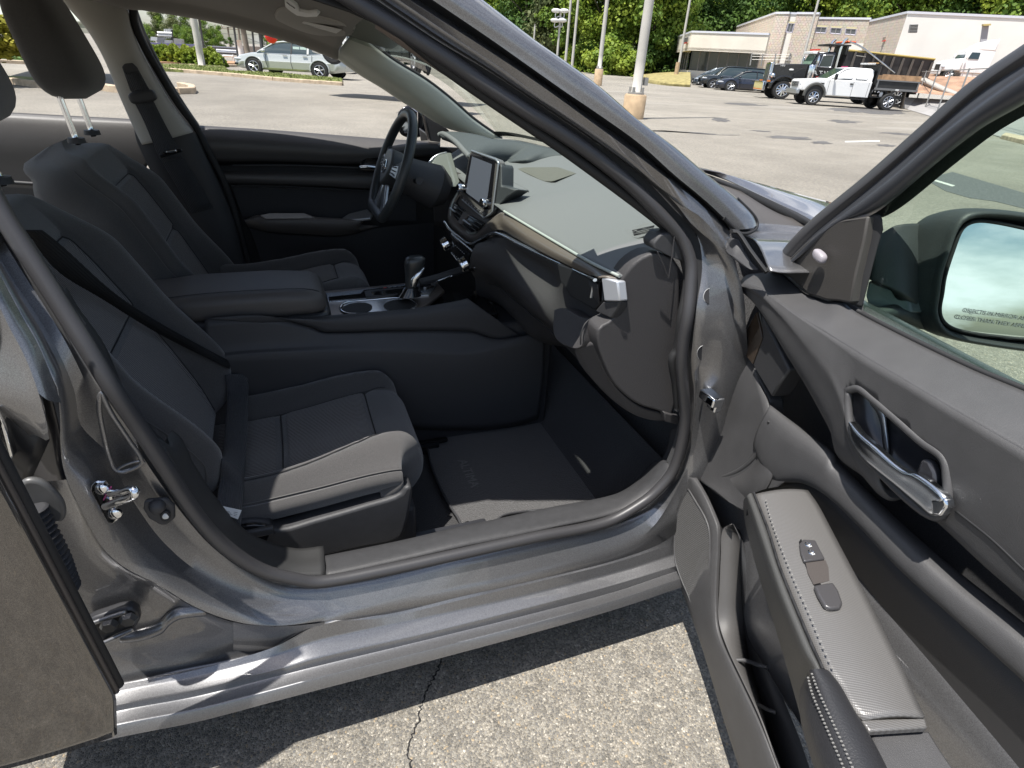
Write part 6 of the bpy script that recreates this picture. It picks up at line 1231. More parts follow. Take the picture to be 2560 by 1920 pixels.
ea, eb_ = e_[1], e_[-2]; et = ea+(ea-eb_)*((1.0-ea.z)/(ea.z-eb_.z)); e_ = [et, ea, eb_, e_[-1]]; fb, gb = f_[-1], g_[-1]; f_ = [tp(fb, 1.0), tp(fb, .6), fb]; g_ = [tp(gb, 1.0), tp(gb, .6), gb]
es, fs, gs = resample(e_, 40, False), resample(f_, 40, False), resample(g_, 40, False)
rd = grid_mesh('rear_door', [es, [a.lerp(b_, .05)+RN*.004 for a, b_ in zip(es, fs)]]+[[a.lerp(b_, t)+RN*(.004+.010*math.sin(t*1.5)) for a, b_ in zip(es, fs)] for t in (.2, .4, .6, .8)]+[[p+RN*.014 for p in fs], [p+RN*.010 for p in gs]], RD, car, 30); solid(rd, .03, -1)
RDF = plate('rear_door_window_frame', [tp(e_[0], 1.0), tp(e_[0], 1.30, .08), tp(e_[0], 1.36, .5), tp(e_[0], 1.36, .56), tp(e_[0], 1.25, .95), tp(e_[0], 1.0, .95), tp(e_[0], 1.03, .90), tp(e_[0], 1.22, .88), tp(e_[0], 1.31, .5), tp(e_[0], 1.26, .13), tp(e_[0], 1.03, .06)], -RN*.03, RUBBER, rd)
tag(rd, 'open rear passenger door, its skin mirroring the asphalt')
tube('rear_door_edge_seal', [p-RN*.010+Vector((.004, .008, 0)) for p in e_[:-1]], .008, RUBLIP, rd, n=80, seg=10, smooth=False)
tube('rear_door_edge_seal', [p-RN*.004+Vector((.001, .002, 0)) for p in e_[:-1]], .0045, mat('edge_brown', (.06, .05, .045), .5), rd, n=80, seg=8, smooth=False)
hg = crv('I', [(420, 930), (480, 900), (600, 860), (660, 850), (700, 870), (708, 910), (690, 950), (600, 985), (500, 1040), (450, 1050)], 'Y', -.845)
hng = plate('door_hinge', hg, (0, .02, 0), mat('hinge_paint', (.045, .045, .048), .4, .4), rd, .005, 2)
for x, y in ((553, 935), (650, 905)):
    c = U('I', x, y, 'Y', -.852); lathe('hinge_bolt', [(0, -.008), (.010, -.008), (.012, -.004), (.015, 0)], mat('bolt_dark', (.10, .10, .10), .35, .6), hng, 6, axis='Y', M=Matrix.Translation(c))
tube('hinge_rail', crv('I', [(430, 940), (540, 900), (640, 868)], 'Y', -.85), .004, PAINT, hng); tube('hinge_rail', crv('I', [(480, 1045), (580, 1000), (680, 955)], 'Y', -.85), .004, PAINT, hng)
bt = crv('I', [(150, 350, -.86), (190, 440, -.865), (230, 520, -.87), (270, 600, -.872), (300, 680, -.872), (330, 760, -.87)], 'Y')
bl_ = resample(bt, 34)
boot = tube('wiring_boot', bt, lambda t: .018+.0035*math.sin(t*2*math.pi*17), SOFT, rd, n=140, seg=14)
bq = crv('I', [(80, 240), (130, 205), (210, 215), (280, 270), (325, 340), (320, 410), (270, 425), (200, 380), (150, 370), (100, 330)], 'Y', -.845)
plate('boot_flange', resample(bq+[bq[0]], 40)[:-1], (0, .012, 0), mat('flange_plastic', (.09, .09, .09), .4), rd, .006, 3)
# face of the pillar behind the hinge, shade behind the door painted dark
hf0 = crv('I', [(250, -250), (300, -40), (320, 120), (370, 260), (430, 390), (520, 560), (640, 665), (760, 740)], 'Y', -.800)
hf1 = crv('I', [(-250, -100), (-100, 200), (0, 400), (150, 650), (300, 850), (450, 1050), (560, 1230), (620, 1250)], 'Y', -.790)
skin('hinge_face', [hf0, [a.lerp(b_, .5)+Vector((0, .02, 0)) for a, b_ in zip(resample(hf0, 20), resample(hf1, 20))], hf1], mat('hinge_face_shaded_paint', (.06, .058, .062), .4, .4, coat=.5), car, n=40, m=4, thick=.002)
skin('hinge_face_upper', [crv('D', [(-200, -100), (-60, 640), (0, 870), (60, 980), (180, 1100), (290, 1190)], 'Y', -.82), crv('D', [(-300, 300), (-200, 900), (-100, 1200), (0, 1300), (60, 1400), (150, 1500)], 'Y', -.81)], mat('hinge_face_shade', (.03, .03, .032), .4, .3), car, n=20, thick=.003)
plate('latch_opening', crv('D', [(-20, 990), (30, 1100), (80, 1290), (60, 1310), (0, 1330), (-40, 1200)], 'Y', -.83), (0, .02, 0), BCHROME, car, .004)
# ================================================================== BACKGROUND: kerbs, islands, buildings
def G0(fr, x, y, z=0.0): return U(fr, x, y, 'Z', z)
KERBM = mat('kerb_concrete', (.44, .35, .25), .9, bump=(60, .4, 4, .01), var=(6, .25))
GRASSM = mat('dry_grass', (.17, .19, .06), .95, bump=(30, .8, 5, .03), var=(5, .45))
MULCH = mat('orange_mulch', (.34, .20, .11), .95, bump=(20, .8, 4, .03), var=(8, .3))
def kerb(name, pts, label, w=.18, h=.13, group=None, seg=2.6):
    """a kerb cast in lengths with joints between them"""
    root = empty(name, pts[0]); tag(root, label, 'kerb', group)
    P = resample(pts, max(6, int(sum((b-a).length for a, b in zip(pts, pts[1:]))/.4)), True); L_ = [0]
    for a, b in zip(P, P[1:]): L_.append(L_[-1]+(b-a).length)
    i0 = 0; k = 0
    while i0 < len(P)-1:
        i1 = i0+1
        while i1 < len(P)-1 and L_[i1]-L_[i0] < seg: i1 += 1
        Q = [Vector(p) for p in P[i0:i1+1]]; Q[-1] = Q[-1].lerp(Q[-2], .06 if i1 < len(P)-1 else 0)
        rows = []
        for j, p in enumerate(Q):
            t = (Q[min(j+1, len(Q)-1)]-Q[max(j-1, 0)]).normalized(); n = Vector((-t.y, t.x, 0))
            rows.append([p+n*w/2+Vector((0, 0, -.05)), p+n*w/2+Vector((0, 0, h-.02)), p+n*(w/2-.02)+Vector((0, 0, h)), p-n*(w/2-.02)+Vector((0, 0, h)), p-n*w/2+Vector((0, 0, h-.02)), p-n*w/2+Vector((0, 0, -.05))])
        c0 = [sum(rows[0], Vector())/6]*6; c1 = [sum(rows[-1], Vector())/6]*6
        o = grid_mesh('kerb_stone', [c0]+[[q for q in r] for r in rows]+[c1], KERBM, None, 40); o.parent = root; o.matrix_parent_inverse = Matrix.Translation(-Vector(pts[0])); i0 = i1
    return root
def setp(o, root): o.parent = root; o.matrix_parent_inverse = Matrix.Translation(-Vector(root.location))
kA = [G0('L', 330, 492), G0('L', 760, 527), G0('L', 1100, 560), G0('L', 1540, 592)]
kerb('island_kerb', kA, 'long tan concrete kerb along the island in front of the silver sedan', group='concrete kerbs of the lot')
kA2 = [G0('L', 1540, 592), G0('L', 1560, 578), G0('L', 1535, 563)]
isl = [G0('L', 200, 488, .0), G0('L', 760, 520), G0('L', 1100, 552), G0('L', 1530, 585), G0('L', 1540, 562), G0('L', 1100, 520), G0('L', 760, 505), G0('L', 700, 462), G0('L', 200, 460)]
o = plate('grass_island', [p+Vector((0, 0, .10)) for p in isl], (0, 0, -.12), GRASSM); tag(o, 'grass island strip in front of the silver sedan', kind='structure')
kerb('island_kerb', [G0('L', 150, 458), G0('L', 320, 460), G0('L', 800, 463), G0('L', 1000, 468)], 'kerb at the edge of the orange mulch bed below the hedge', group='concrete kerbs of the lot')
mb = [G0('L', 100, 452), G0('L', 800, 458), G0('L', 1000, 455), G0('L', 780, 440), G0('L', 100, 428)]
o = plate('mulch_bed', [p+Vector((0, 0, .16)) for p in mb], (0, 0, -.2), MULCH); tag(o, 'orange mulch bed under the hedge', kind='structure')
kerb('island_kerb', [G0('A', 985, 520), G0('A', 1050, 522), G0('A', 1060, 500), G0('A', 1000, 488)], 'short kerb nose beside the windshield-side of the far pillar', h=.16, group='concrete kerbs of the lot')
o = [x for x in SC.objects if x.name.startswith('island_kerb')][-1]; o['label'] = 'short rounded kerb end just right of the belt pillar on the far side'
nose = [G0('A', 500, 470), G0('A', 560, 495), G0('A', 700, 520), G0('A', 1000, 527)]
kerb('island_kerb', [G0('A', 430, 470), G0('A', 560, 497), G0('A', 700, 515), G0('A', 985, 522)], 'tan kerb seen between the head restraint and the far pillar', h=.16, group='concrete kerbs of the lot')
kerb('island_kerb', [G0('W', -300, 1120), G0('W', 100, 1150), G0('W', 330, 1180), G0('W', 700, 1230)], 'tan kerb left of the driver head restraint, nearer to the car', h=.14, group='concrete kerbs of the lot')
kerb('island_kerb', [G0('W', -400, 860), G0('W', 0, 872), G0('W', 300, 885), G0('W', 700, 900)], 'orange tinted kerb below the lawn of the brick building', group='concrete kerbs of the lot')
o = plate('verge_strip', [G0('W', -400, 1020, .05), G0('W', 400, 1060, .05), G0('W', 700, 1090, .05), G0('W', 700, 1150, .05), G0('W', 100, 1120, .05), G0('W', -400, 1090, .05)], (0, 0, -.05), GRASSM); tag(o, 'grass verge strip', kind='structure')
o = plate('front_lawn', [G0('W', -500, 740, .10), G0('W', 300, 800, .10), G0('W', 900, 830, .10), G0('W', 900, 700, .1), G0('W', -500, 640, .1)], (0, 0, -.1), mat('lawn_green', (.09, .17, .04), .95, bump=(40, .7, 4, .02), var=(4, .2))); tag(o, 'lawn before the brick building', kind='structure')
# brick building with lattice window, far left
def wall_px(name, pts, matl, parent=None, th=.25):
    P = [Vector(p) for p in pts]; n = (P[1]-P[0]).cross(P[2]-P[0]).normalized()
    if n.dot(Vector(CAM)-P[0]) < 0: n = -n
    o = plate(name, P, -n*th, matl); 
    if parent is not None: setp(o, parent)
    return o, n
def brick_mat(name, c1, c2, mort, sx, sy, bumpd=.01):
    m = mat(name, c1, .9); t = m.node_tree; b = t.nodes['Principled BSDF']; c = t.nodes.new('ShaderNodeTexCoord'); sp = t.nodes.new('ShaderNodeSeparateXYZ'); cb = t.nodes.new('ShaderNodeCombineXYZ'); ad = t.nodes.new('ShaderNodeMath'); ad.operation = 'SUBTRACT'
    t.links.new(c.outputs['Object'], sp.inputs[0]); t.links.new(sp.outputs[0], ad.inputs[0]); t.links.new(sp.outputs[1], ad.inputs[1]); t.links.new(ad.outputs[0], cb.inputs[0]); t.links.new(sp.outputs[2], cb.inputs[1])
    k = t.nodes.new('ShaderNodeTexBrick'); k.inputs['Scale'].default_value = 1; k.inputs['Brick Width'].default_value = sx; k.inputs['Row Height'].default_value = sy; k.inputs['Mortar Size'].default_value = sy*.06
    k.inputs['Color1'].default_value = (*c1, 1); k.inputs['Color2'].default_value = (*c2, 1); k.inputs['Mortar'].default_value = (*mort, 1); t.links.new(cb.outputs[0], k.inputs['Vector'])
    n = t.nodes.new('ShaderNodeTexNoise'); n.inputs['Scale'].default_value = 3; n.inputs['Detail'].default_value = 6; x = t.nodes.new('ShaderNodeMix'); x.data_type = 'RGBA'; x.blend_type = 'MULTIPLY'; x.inputs[0].default_value = .35
    t.links.new(c.outputs['Object'], n.inputs['Vector']); t.links.new(k.outputs['Color'], x.inputs[6]); t.links.new(n.outputs['Color'], x.inputs[7]); t.links.new(x.outputs[2], b.inputs['Base Color'])
    bp = t.nodes.new('ShaderNodeBump'); bp.inputs['Distance'].default_value = bumpd; t.links.new(k.outputs['Fac'], bp.inputs['Height']); bp.invert = True; t.links.new(bp.outputs[0], b.inputs['Normal']); return m
BRK = brick_mat('tan_brick', (.34, .20, .12), (.28, .16, .10), (.40, .33, .25), .22, .075)
dB = 22
def HH(fr, x, y, d): return U(fr, x, y, 'H', d)
bb = empty('brick_building', HH('W', 100, 700, dB)); tag(bb, 'tan brick building with a lattice window at the far left', 'building')
wall_px('wall', [HH('W', -900, 230, dB), HH('W', 900, 280, dB), HH('W', 900, 720, dB), HH('W', -900, 640, dB)], BRK, bb)
rp = [HH('W', -900, -900, dB+6), HH('W', 1300, -700, dB+6), HH('W', 1300, 310, dB-.6), HH('W', -900, 205, dB-.6)]
o, n_ = wall_px('roof', rp, mat('roof_pale_green', (.34, .37, .30), .8, var=(2, .1)), bb, .15); o, n_ = wall_px('eave', [HH('W', -900, 205, dB-.62), HH('W', 1300, 305, dB-.62), HH('W', 1300, 335, dB-.62), HH('W', -900, 232, dB-.62)], mat('eave_paint', (.50, .48, .36), .6), bb, .05)
wf = [HH('W', -60, 240, dB-.05), HH('W', 125, 262, dB-.05), HH('W', 240, 590, dB-.05), HH('W', 30, 575, dB-.05)]
o, n_ = wall_px('window', wf, mat('window_dark_blue', (.05, .07, .10), .08, spec=.7), bb, .06)
for a, b_ in ((0, 1), (1, 2), (2, 3), (3, 0)):
    f = tube('window_frame', [wf[a]+n_*.03, wf[b_]+n_*.03], .06, WHITE, seg=4); setp(f, bb)
for k in range(1, 7):
    for q in (0, 1):
        t = k/7; a = wf[0].lerp(wf[1], t); b_ = wf[3].lerp(wf[2], t); c = wf[0].lerp(wf[3], t); d = wf[1].lerp(wf[2], t)
        f = tube('lattice_bar', [(c if q else wf[0].lerp(wf[3], t))+n_*.03, (a if q else wf[3].lerp(wf[2], 1-t))+n_*.03], .012, WHITE, seg=4); setp(f, bb)
        f = tube('lattice_bar', [(d if q else wf[1].lerp(wf[2], 1-t))+n_*.03, (b_ if q else wf[0].lerp(wf[1], t))+n_*.03], .012, WHITE, seg=4); setp(f, bb)
f = tube('window_rail', [wf[0].lerp(wf[3], .5)+n_*.03, wf[1].lerp(wf[2], .5)+n_*.03], .04, WHITE, seg=4); setp(f, bb)
# ---- dealership (right): three volumes
STUC = mat('cream_panel_wall', (.72, .66, .56), .8, bump=(3, .2, 4, .02), var=(.8, .06)); SPLIT = brick_mat('split_block_wall', (.66, .57, .48), (.61, .53, .44), (.54, .47, .39), .42, .20, .03)
WHW = mat('white_painted_wall', (.76, .74, .69), .8, var=(.5, .06)); COP = mat('coping_metal', (.62, .63, .68), .5); GLZ = mat('dark_glazing', (.045, .055, .055), .06, spec=.8)
def building(name, loc, label):
    r = empty(name, loc); tag(r, label, 'building'); return r
def vwall(name, a, b, zb, matl, root, th=.3, cop=True):
    a = Vector(a); b = Vector(b); o, n = wall_px(name, [a, b, Vector((b.x, b.y, zb)), Vector((a.x, a.y, zb))], matl, root, th)
    if cop:
        c = plate('coping', [a+n*.06, b+n*.06, b-n*.5, a-n*.5], (0, 0, .16), COP); setp(c, root)
    return o, n
s1 = HH('C', 150, 240, 93); s2 = HH('C', 300, 185, 68); s3 = HH('C', 742, 205, 66)
s1.z = s3.z = s2.z = (s2.z+s3.z)/2
f1 = HH('C', 290, 290, 68).z
sr = building('showroom', (s2.x, s2.y, 0), 'low cream showroom with a deep fascia over dark plate glass, left end of the dealership')
vwall('fascia', s2, s3, f1, STUC, sr, .5); vwall('fascia', s1, s2, f1, STUC, sr, .5)
zb_ = HH('C', 300, 405, 68).z
def inset(a, b, k): 
    d = (b-a).normalized(); return a, b
cc = Vector(((s1.x+s3.x)/2+6, (s1.y+s3.y)/2+6, 0))
def towards(p, q, d): v = (q-p); v.z = 0; v.normalize(); r = p+v*d; return r
g1, g2, g3 = [towards(Vector((p.x, p.y, f1+.02)), cc, 1.6) for p in (s1, s2, s3)]
for a, b_ in ((g2, g3), (g1, g2)):
    vwall('back_wall', towards(a, cc, .5), towards(b_, cc, .5), 0, mat('interior_dim', (.08, .075, .07), .8), sr, .2, False)
    nn = 7 if a is g2 else 9
    for k in range(nn):
        p, q = a.lerp(b_, k/nn+.004), a.lerp(b_, (k+1)/nn-.004)
        o, n = wall_px('window', [p, q, Vector((q.x, q.y, zb_)), Vector((p.x, p.y, zb_))], GLZ, sr, .06)
    for k in range(nn+1):
        p = a.lerp(b_, k/nn); o = boxes('mullion', [((p.x, p.y, (f1+zb_)/2), (.10, .10, f1-zb_))], mat('mullion_grey', (.20, .19, .18), .5)); setp(o, sr)
    o, n = vwall('plinth', towards(a, cc, -.1)+Vector((0, 0, zb_-a.z)), towards(b_, cc, -.1)+Vector((0, 0, zb_-b_.z)), -.2, STUC, sr, .4, False)
soff = plate('soffit', [Vector((s1.x, s1.y, f1+.05)), Vector((s2.x, s2.y, f1+.05)), Vector((s3.x, s3.y, f1+.05)), Vector((cc.x+10, cc.y+8, f1+.05))], (0, 0, .2), STUC); setp(soff, sr)
SIGNK = mat('sign_dark', (.10, .10, .10), .5); SIGNR = mat('sign_red', (.45, .05, .04), .5)
def signon(p0, p1, u0, u1, zt, zb2, nm, root, col):
    a, b_ = p0.lerp(p1, u0), p0.lerp(p1, u1); n = (p1-p0).cross(Vector((0, 0, 1))).normalized()
    if n.dot(Vector(CAM)-p0) < 0: n = -n
    o = plate(nm, [Vector((a.x, a.y, zt))+n*.12, Vector((b_.x, b_.y, zt))+n*.12, Vector((b_.x, b_.y, zb2))+n*.12, Vector((a.x, a.y, zb2))+n*.12], n*.12, col); setp(o, root)
signon(s2, s1, .045, .12, s2.z-.35, f1+.75, 'sign', sr, SIGNK); signon(s2, s1, .05, .125, f1+.73, f1+.62, 'sign_red_edge', sr, SIGNR)
signon(s2, s1, .80, .92, s2.z-.35, f1+.75, 'sign', sr, WHITE); signon(s2, s1, .80, .92, f1+.73, f1+.6, 'sign_red_edge', sr, SIGNR)
# office block of split-face masonry
q1 = HH('C', 530, 160, 95); q2 = HH('C', 782, 80, 70); q3 = HH('C', 860, 84, 69.5); q4 = HH('C', 902, 84, 69.5); q5 = HH('C', 1030, 90, 69); q5b = HH('C', 1028, 100, 71); q6 = HH('C', 1325, 124, 70)
zt = q2.z
for p in (q1, q2, q3, q4, q5): p.z = zt
q5b.z = q6.z = (q5b.z+q6.z)/2
ob = building('office_block', (q2.x, q2.y, 0), 'two storey tan split-block office part in the middle of the dealership')
vwall('wall', q1, q2, 0, SPLIT, ob, .4); vwall('wall', q2, q3, 0, SPLIT, ob, .4); vwall('stair_panel', Vector((q3.x, q3.y, zt))+Vector((.25, .25, 0)), Vector((q4.x, q4.y, zt))+Vector((.25, .25, 0)), 0, WHW, ob, .4); vwall('wall', q4, q5, 0, SPLIT, ob, .4); vwall('wall', q5b, q6, 0, SPLIT, ob, .4)
WIN = mat('small_window_glass', (.10, .10, .11), .08, spec=.8); SILLM = mat('sill_violet_grey', (.40, .38, .44), .6)
def win_px(root, pts, d, n_div=1):
    P = [HH('K2', x, y, d) for x, y in pts]; n = (P[1]-P[0]).cross(P[3]-P[0]).normalized()
    if n.dot(Vector(CAM)-P[0]) < 0: n = -n
    o = plate('window', P, n*.05, WIN); setp(o, root)
    f = tube('window_frame', [p+n*.06 for p in P], .05, SILLM, closed=True, seg=4, n=40, smooth=False); setp(f, root)
    for k in range(1, n_div+1):
        t = k/(n_div+1); f = tube('window_bar', [P[0].lerp(P[1], t)+n*.07, P[3].lerp(P[2], t)+n*.07], .04, mat('bar_grey', (.28, .27, .26), .5), seg=4); setp(f, root)
    h_ = plate('window_head', [P[0]+n*.02, P[1]+n*.02, P[1]+n*.02+Vector((0, 0, .14)), P[0]+n*.02+Vector((0, 0, .14))], n*.08, mat('head_yellowish', (.58, .52, .30), .7)); setp(h_, root)
for x in (1478, 1615, 1752): win_px(ob, [(x, 248+(x-1478)*.06), (x+95, 252+(x-1478)*.06), (x+85, 308+(x-1478)*.06), (x-12, 300+(x-1478)*.06)], 69.3 if x < 1600 else 69.5)
win_px(ob, [(1222, 215), (1276, 218), (1255, 302), (1198, 298)], 68.6)
P = [HH('K2', x, y, d) for x, y, d in ((820, 300, 88.5), (1050, 232, 72.2), (1030, 285, 72.2), (850, 320, 86.5))]
n = (P[1]-P[0]).cross(P[3]-P[0]).normalized(); n = n if n.dot(Vector(CAM)-P[0]) > 0 else -n
rw = plate('ribbon_window', P, n*.08, WIN); setp(rw, ob)
for k in range(1, 6): f = tube('window_bar', [P[0].lerp(P[1], k/6)+n*.1, P[3].lerp(P[2], k/6)+n*.1], .05, SILLM, seg=4); setp(f, ob)
dp = vwall('lower_white_panel', HH('K2', 1660, 390, 69.0), HH('K2', 1915, 400, 69.3), 0, WHW, ob, .2, False)
# white warehouse
w1 = HH('C', 1325, 124, 70); w2 = HH('C', 1542, 78, 61); w3 = HH('C', 2700, 118, 66)
zt2 = w2.z; w1.z = w3.z = zt2
wh = building('warehouse', (w2.x, w2.y, 0), 'tall white painted warehouse part at the right end of the dealership')
vwall('side_wall', w1, w2, 0, SPLIT, wh, .4); o, n = vwall('front_wall', w2, w3, -1, WHW, wh, .4)
sg = [HH('C', x, y, 64.5) for x, y in ((1400, 215), (1475, 195), (1468, 215), (1395, 235))]; o = plate('sign', sg, n*.25, mat('sign_olive', (.20, .19, .15), .6)); setp(o, wh)
sg = [HH('C', x, y, 64.3) for x, y in ((1394, 235), (1469, 217), (1466, 224), (1392, 241))]; o = plate('sign_red_edge', sg, n*.3, SIGNR); setp(o, wh)
lv = [HH('C', x, y, 60.2) for x, y in ((1552, 142), (1595, 140), (1588, 190), (1543, 190))]; o = plate('louvre_vent', lv, n*.3, mat('louvre_grey', (.30, .30, .30), .6)); setp(o, wh)
for k in range(6): f = tube('louvre', [lv[0].lerp(lv[3], (k+.5)/6)+n*.32, lv[1].lerp(lv[2], (k+.5)/6)+n*.32], .05, SIGNK, seg=4); setp(f, wh)
nc = [HH('C', x, y, 61.0) for x, y in ((1970, 148), (2008, 146), (1992, 255), (1955, 255))]; o = plate('tall_niche', nc, n*.1, mat('niche_grey', (.34, .35, .38), .7)); setp(o, wh)
o = plate('niche_head', [HH('C', x, y, 60.9) for x, y in ((1968, 140), (2012, 138), (2010, 148), (1968, 150))], n*.3, mat('lamp_head_ochre', (.45, .36, .14), .6)); setp(o, wh)
# ---- raised ground behind the trucks, ramp walls, mulch slope
GB0 = ((-40, 445, 62), (30, 441, 61), (60, 460, 59), (170, 475, 57), (290, 480, 57))
hill = skin('grass_bank', [[HH('C', x, y, d)+Vector((0, 0, -.8)) for x, y, d in GB0], [HH('C', x, y, d) for x, y, d in GB0], [HH('C', -40, 425, 85), HH('C', 100, 425, 72), HH('C', 290, 425, 64)], [HH('C', -40, 415, 100), HH('C', 100, 415, 84), HH('C', 290, 415, 68)]], mat('bank_grass', (.26, .22, .09), .95, bump=(10, .8, 5, .05), var=(3, .35)), None, n=30, m=4)
tag(hill, 'dry grass bank below the showroom', kind='structure')
kerb('island_kerb', [G0('B2', 2230, 915), G0('B2', 2130, 915), G0('B2', 2070, 940), G0('B2', 2120, 975), G0('K1', 0, 500), G0('K1', 60, 518)], 'curved kerb at the foot of the grass bank left of the parked cars', w=.25, group='concrete kerbs of the lot')
terr = skin('rear_yard', [[U('C', 1480, 520, 'H', 46), U('C', 1700, 545, 'H', 44), U('C', 1950, 560, 'H', 43), U('C', 2400, 620, 'H', 42)], [U('C', 1560, 440, 'H', 50), U('C', 1750, 440, 'H', 50), U('C', 2000, 450, 'H', 50), U('C', 2500, 500, 'H', 50)], [U('C', 1500, 420, 'H', 58), U('C', 2600, 470, 'H', 64)]], mat('yard_mulch', (.33, .20, .13), .95, bump=(10, .8, 5, .05), var=(1.2, .4)), None, n=20, m=4)
tag(terr, 'brown mulch slope behind the fence', kind='structure')
yd = skin('rear_yard_road', [[U('C', 1500, 620, 'Z', 0), U('C', 2300, 860, 'Z', 0)], [U('C', 1500, 560, 'H', 47), U('C', 2500, 620, 'H', 42)], ], mat('far_asphalt', (.28, .27, .26), .9, var=(2, .12)), None, n=10); tag(yd, 'grey yard road behind the fence', kind='structure'); yd.location.z = .02
rw1 = skin('ramp_wall', [[HH('C', 1640, 445, 47.5), HH('C', 1760, 500, 45), HH('C', 1870, 545, 44)], [HH('C', 1640, 462, 47.5), HH('C', 1760, 518, 45), HH('C', 1870, 562, 44)]], mat('ramp_concrete', (.40, .37, .33), .9), None, n=20, thick=.3); tag(rw1, 'sloping concrete ramp wall in the mulch behind the fence', 'wall')
rw2 = skin('retaining_wall', [[HH('C', 1640, 440, 51), HH('C', 1800, 450, 50), HH('C', 2100, 470, 49)], [HH('C', 1660, 480, 51), HH('C', 1820, 500, 50), HH('C', 2100, 520, 49)]], mat('retaining_dark', (.16, .15, .15), .9, var=(2, .3)), None, n=20, thick=.3); tag(rw2, 'dark retaining wall below the white tractor unit', 'wall')
# ---- chain link fence with rail
GALV = mat('galvanised_steel', (.36, .35, .33), .45, .6)
fA, fB = Vector((38.9, 29.2, 0)), Vector((21.3, 11.1, 0))
fence = empty('chain_link_fence', fA); tag(fence, 'chain link fence with leaning posts right of the white dump pickup', 'fence')
fd = (fB-fA); fl = fd.length; fu = fd.normalized(); nP = 7
for k in range(nP+1):
    p = fA+fd*k/nP; o = tube('post', [p, p+Vector((.12, .12, 2.1))], .035, GALV, seg=6); setp(o, fence)
for z in (.1, 2.05): o = tube('rail', [fA+Vector((0, 0, z)), fB+Vector((0, 0, z))], .022, GALV, seg=5); setp(o, fence)
V = []; F = []; st = .16
def wire(a, b):
    k = len(V); u = Vector((0, 0, .0055)); V.extend([tuple(a-u), tuple(a+u), tuple(b+u), tuple(b-u)]); F.append((k, k+1, k+2, k+3))
i = -14
while i*st < fl:
    for sg in (1, -1):
        x0 = i*st; a0 = max(0, x0); a1 = min(fl, x0+2.0)
        if a1 > a0:
            z0 = (a0-x0) if sg > 0 else 2.0-(a0-x0); z1 = (a1-x0) if sg > 0 else 2.0-(a1-x0); wire(fA+fu*a0+Vector((0, 0, .05+z0)), fA+fu*a1+Vector((0, 0, .05+z1)))
    i += 1
me = bpy.data.meshes.new('fence_mesh'); me.from_pydata(V, [], F); o = link('chain_mesh', me, GALV); setp(o, fence); o['kind'] = 'stuff'
f2 = empty('yard_fence', HH('K1', 900, 320, 52)); tag(f2, 'wire fence with barbed top behind the dump truck bonnet', 'fence')
for x, y0, y1 in ((590, 230, 345), (690, 240, 350), (810, 235, 350), (945, 232, 300)):
    o = tube('post', [HH('K1', x, y0, 52), HH('K1', x-18, y1, 52)], .05, GALV, seg=6); setp(o, f2)
for y in (240, 262, 290): o = tube('wire', [HH('K1', 590, y, 52), HH('K1', 950, y+6, 52)], .015, GALV, seg=4); setp(o, f2)
f3 = empty('railing', HH('C', 1600, 390, 53)); tag(f3, 'pipe railing before the white warehouse wall', 'railing')
for dy in (0, 22, 44):
    o = tube('rail', [HH('C', 1590, 388+dy, 53), HH('C', 1790, 402+dy, 52), HH('C', 2000, 445+dy, 50)], .03, GALV, seg=5); setp(o, f3)
for x, y in ((1592, 388), (1640, 392), (1700, 396), (1760, 400), (1830, 410), (1900, 425), (1980, 441)):
    o = tube('post', [HH('C', x, y, 52.4), HH('C', x-8, y+55, 52.4)], .03, GALV, seg=5); setp(o, f3)
# ---- poles
CONC = mat('pole_concrete', (.46, .44, .40), .8, var=(1.5, .12)); BASEM = mat('pole_base_tan', (.44, .32, .20), .9, bump=(20, .5, 4, .01), var=(4, .2)); DKP = mat('dark_metal_pole', (.06, .06, .06), .6); WOODP = mat('wood_pole', (.22, .18, .14), .9)
def pole(name, base, h, r0, r1, label, matl=CONC, cat='lamp post', bh=0, br=.36, group=None, lean=(0, 0)):
    root = empty(name, base); tag(root, label, cat, group)
    o = tube('shaft', [Vector((0, 0, bh)), Vector((lean[0]*.5, lean[1]*.5, (h+bh)/2)), Vector((lean[0], lean[1], h))], lambda t: r0+(r1-r0)*t, matl, seg=14, n=14); o.parent = root
    if bh:
        o = lathe('concrete_base', [(br, -.05), (br, bh-.04), (br-.03, bh), (0, bh)], BASEM, seg=28); o.parent = root
        o = lathe('base_flange', [(r0+.09, bh), (r0+.09, bh+.05), (r0, bh+.06)], GALV, seg=20); o.parent = root
        for k in range(4):
            a = k*math.pi/2+.6; o = boxes('anchor', [(((r0+.05)*math.cos(a), (r0+.05)*math.sin(a), bh+.10), (.06, .06, .16))], GALV); o.parent = root
    return root
pA = G0('S', 1581, 296); sc_ = pA.length/17.6
rA = pole('lamp_post', pA, 11.5, .135, .085, 'nearest thick grey lamp post on a round tan concrete base', bh=.62, br=.31, group='lamp posts of the lot')
o = boxes('switch_box', [((.22, -.05, .95), (.10, .12, .20))], GALV); o.parent = rA
pB = G0('B2', 1508, 1030)
pole('lamp_post', pB, 12, .15, .09, 'second lamp post on a tan base, left of the nearest one, before the woods', bh=1.05, br=.30, group='lamp posts of the lot')
def lamp_head(root, p, ang, s=1.0):
    o = roundbox('lamp_head', Vector(p), (.42*s, .26*s, .10*s), (.8, .9), WHITE, None, 12, rot=Matrix.Rotation(ang, 3, 'Z')); o.parent = root
def far_pole(x, yb_, d, ytop, r, label, fr='B2'):
    b = U(fr, x[0], yb_, 'H', d); t = U(fr, x[1], ytop, 'H', d); b0 = Vector((b.x, b.y, b.z-1.5)); return pole('lamp_post', b0, (t.z-b0.z)+.5, r, r*.75, label, group='lamp posts of the lot', lean=((t.x-b.x)*.0, 0))
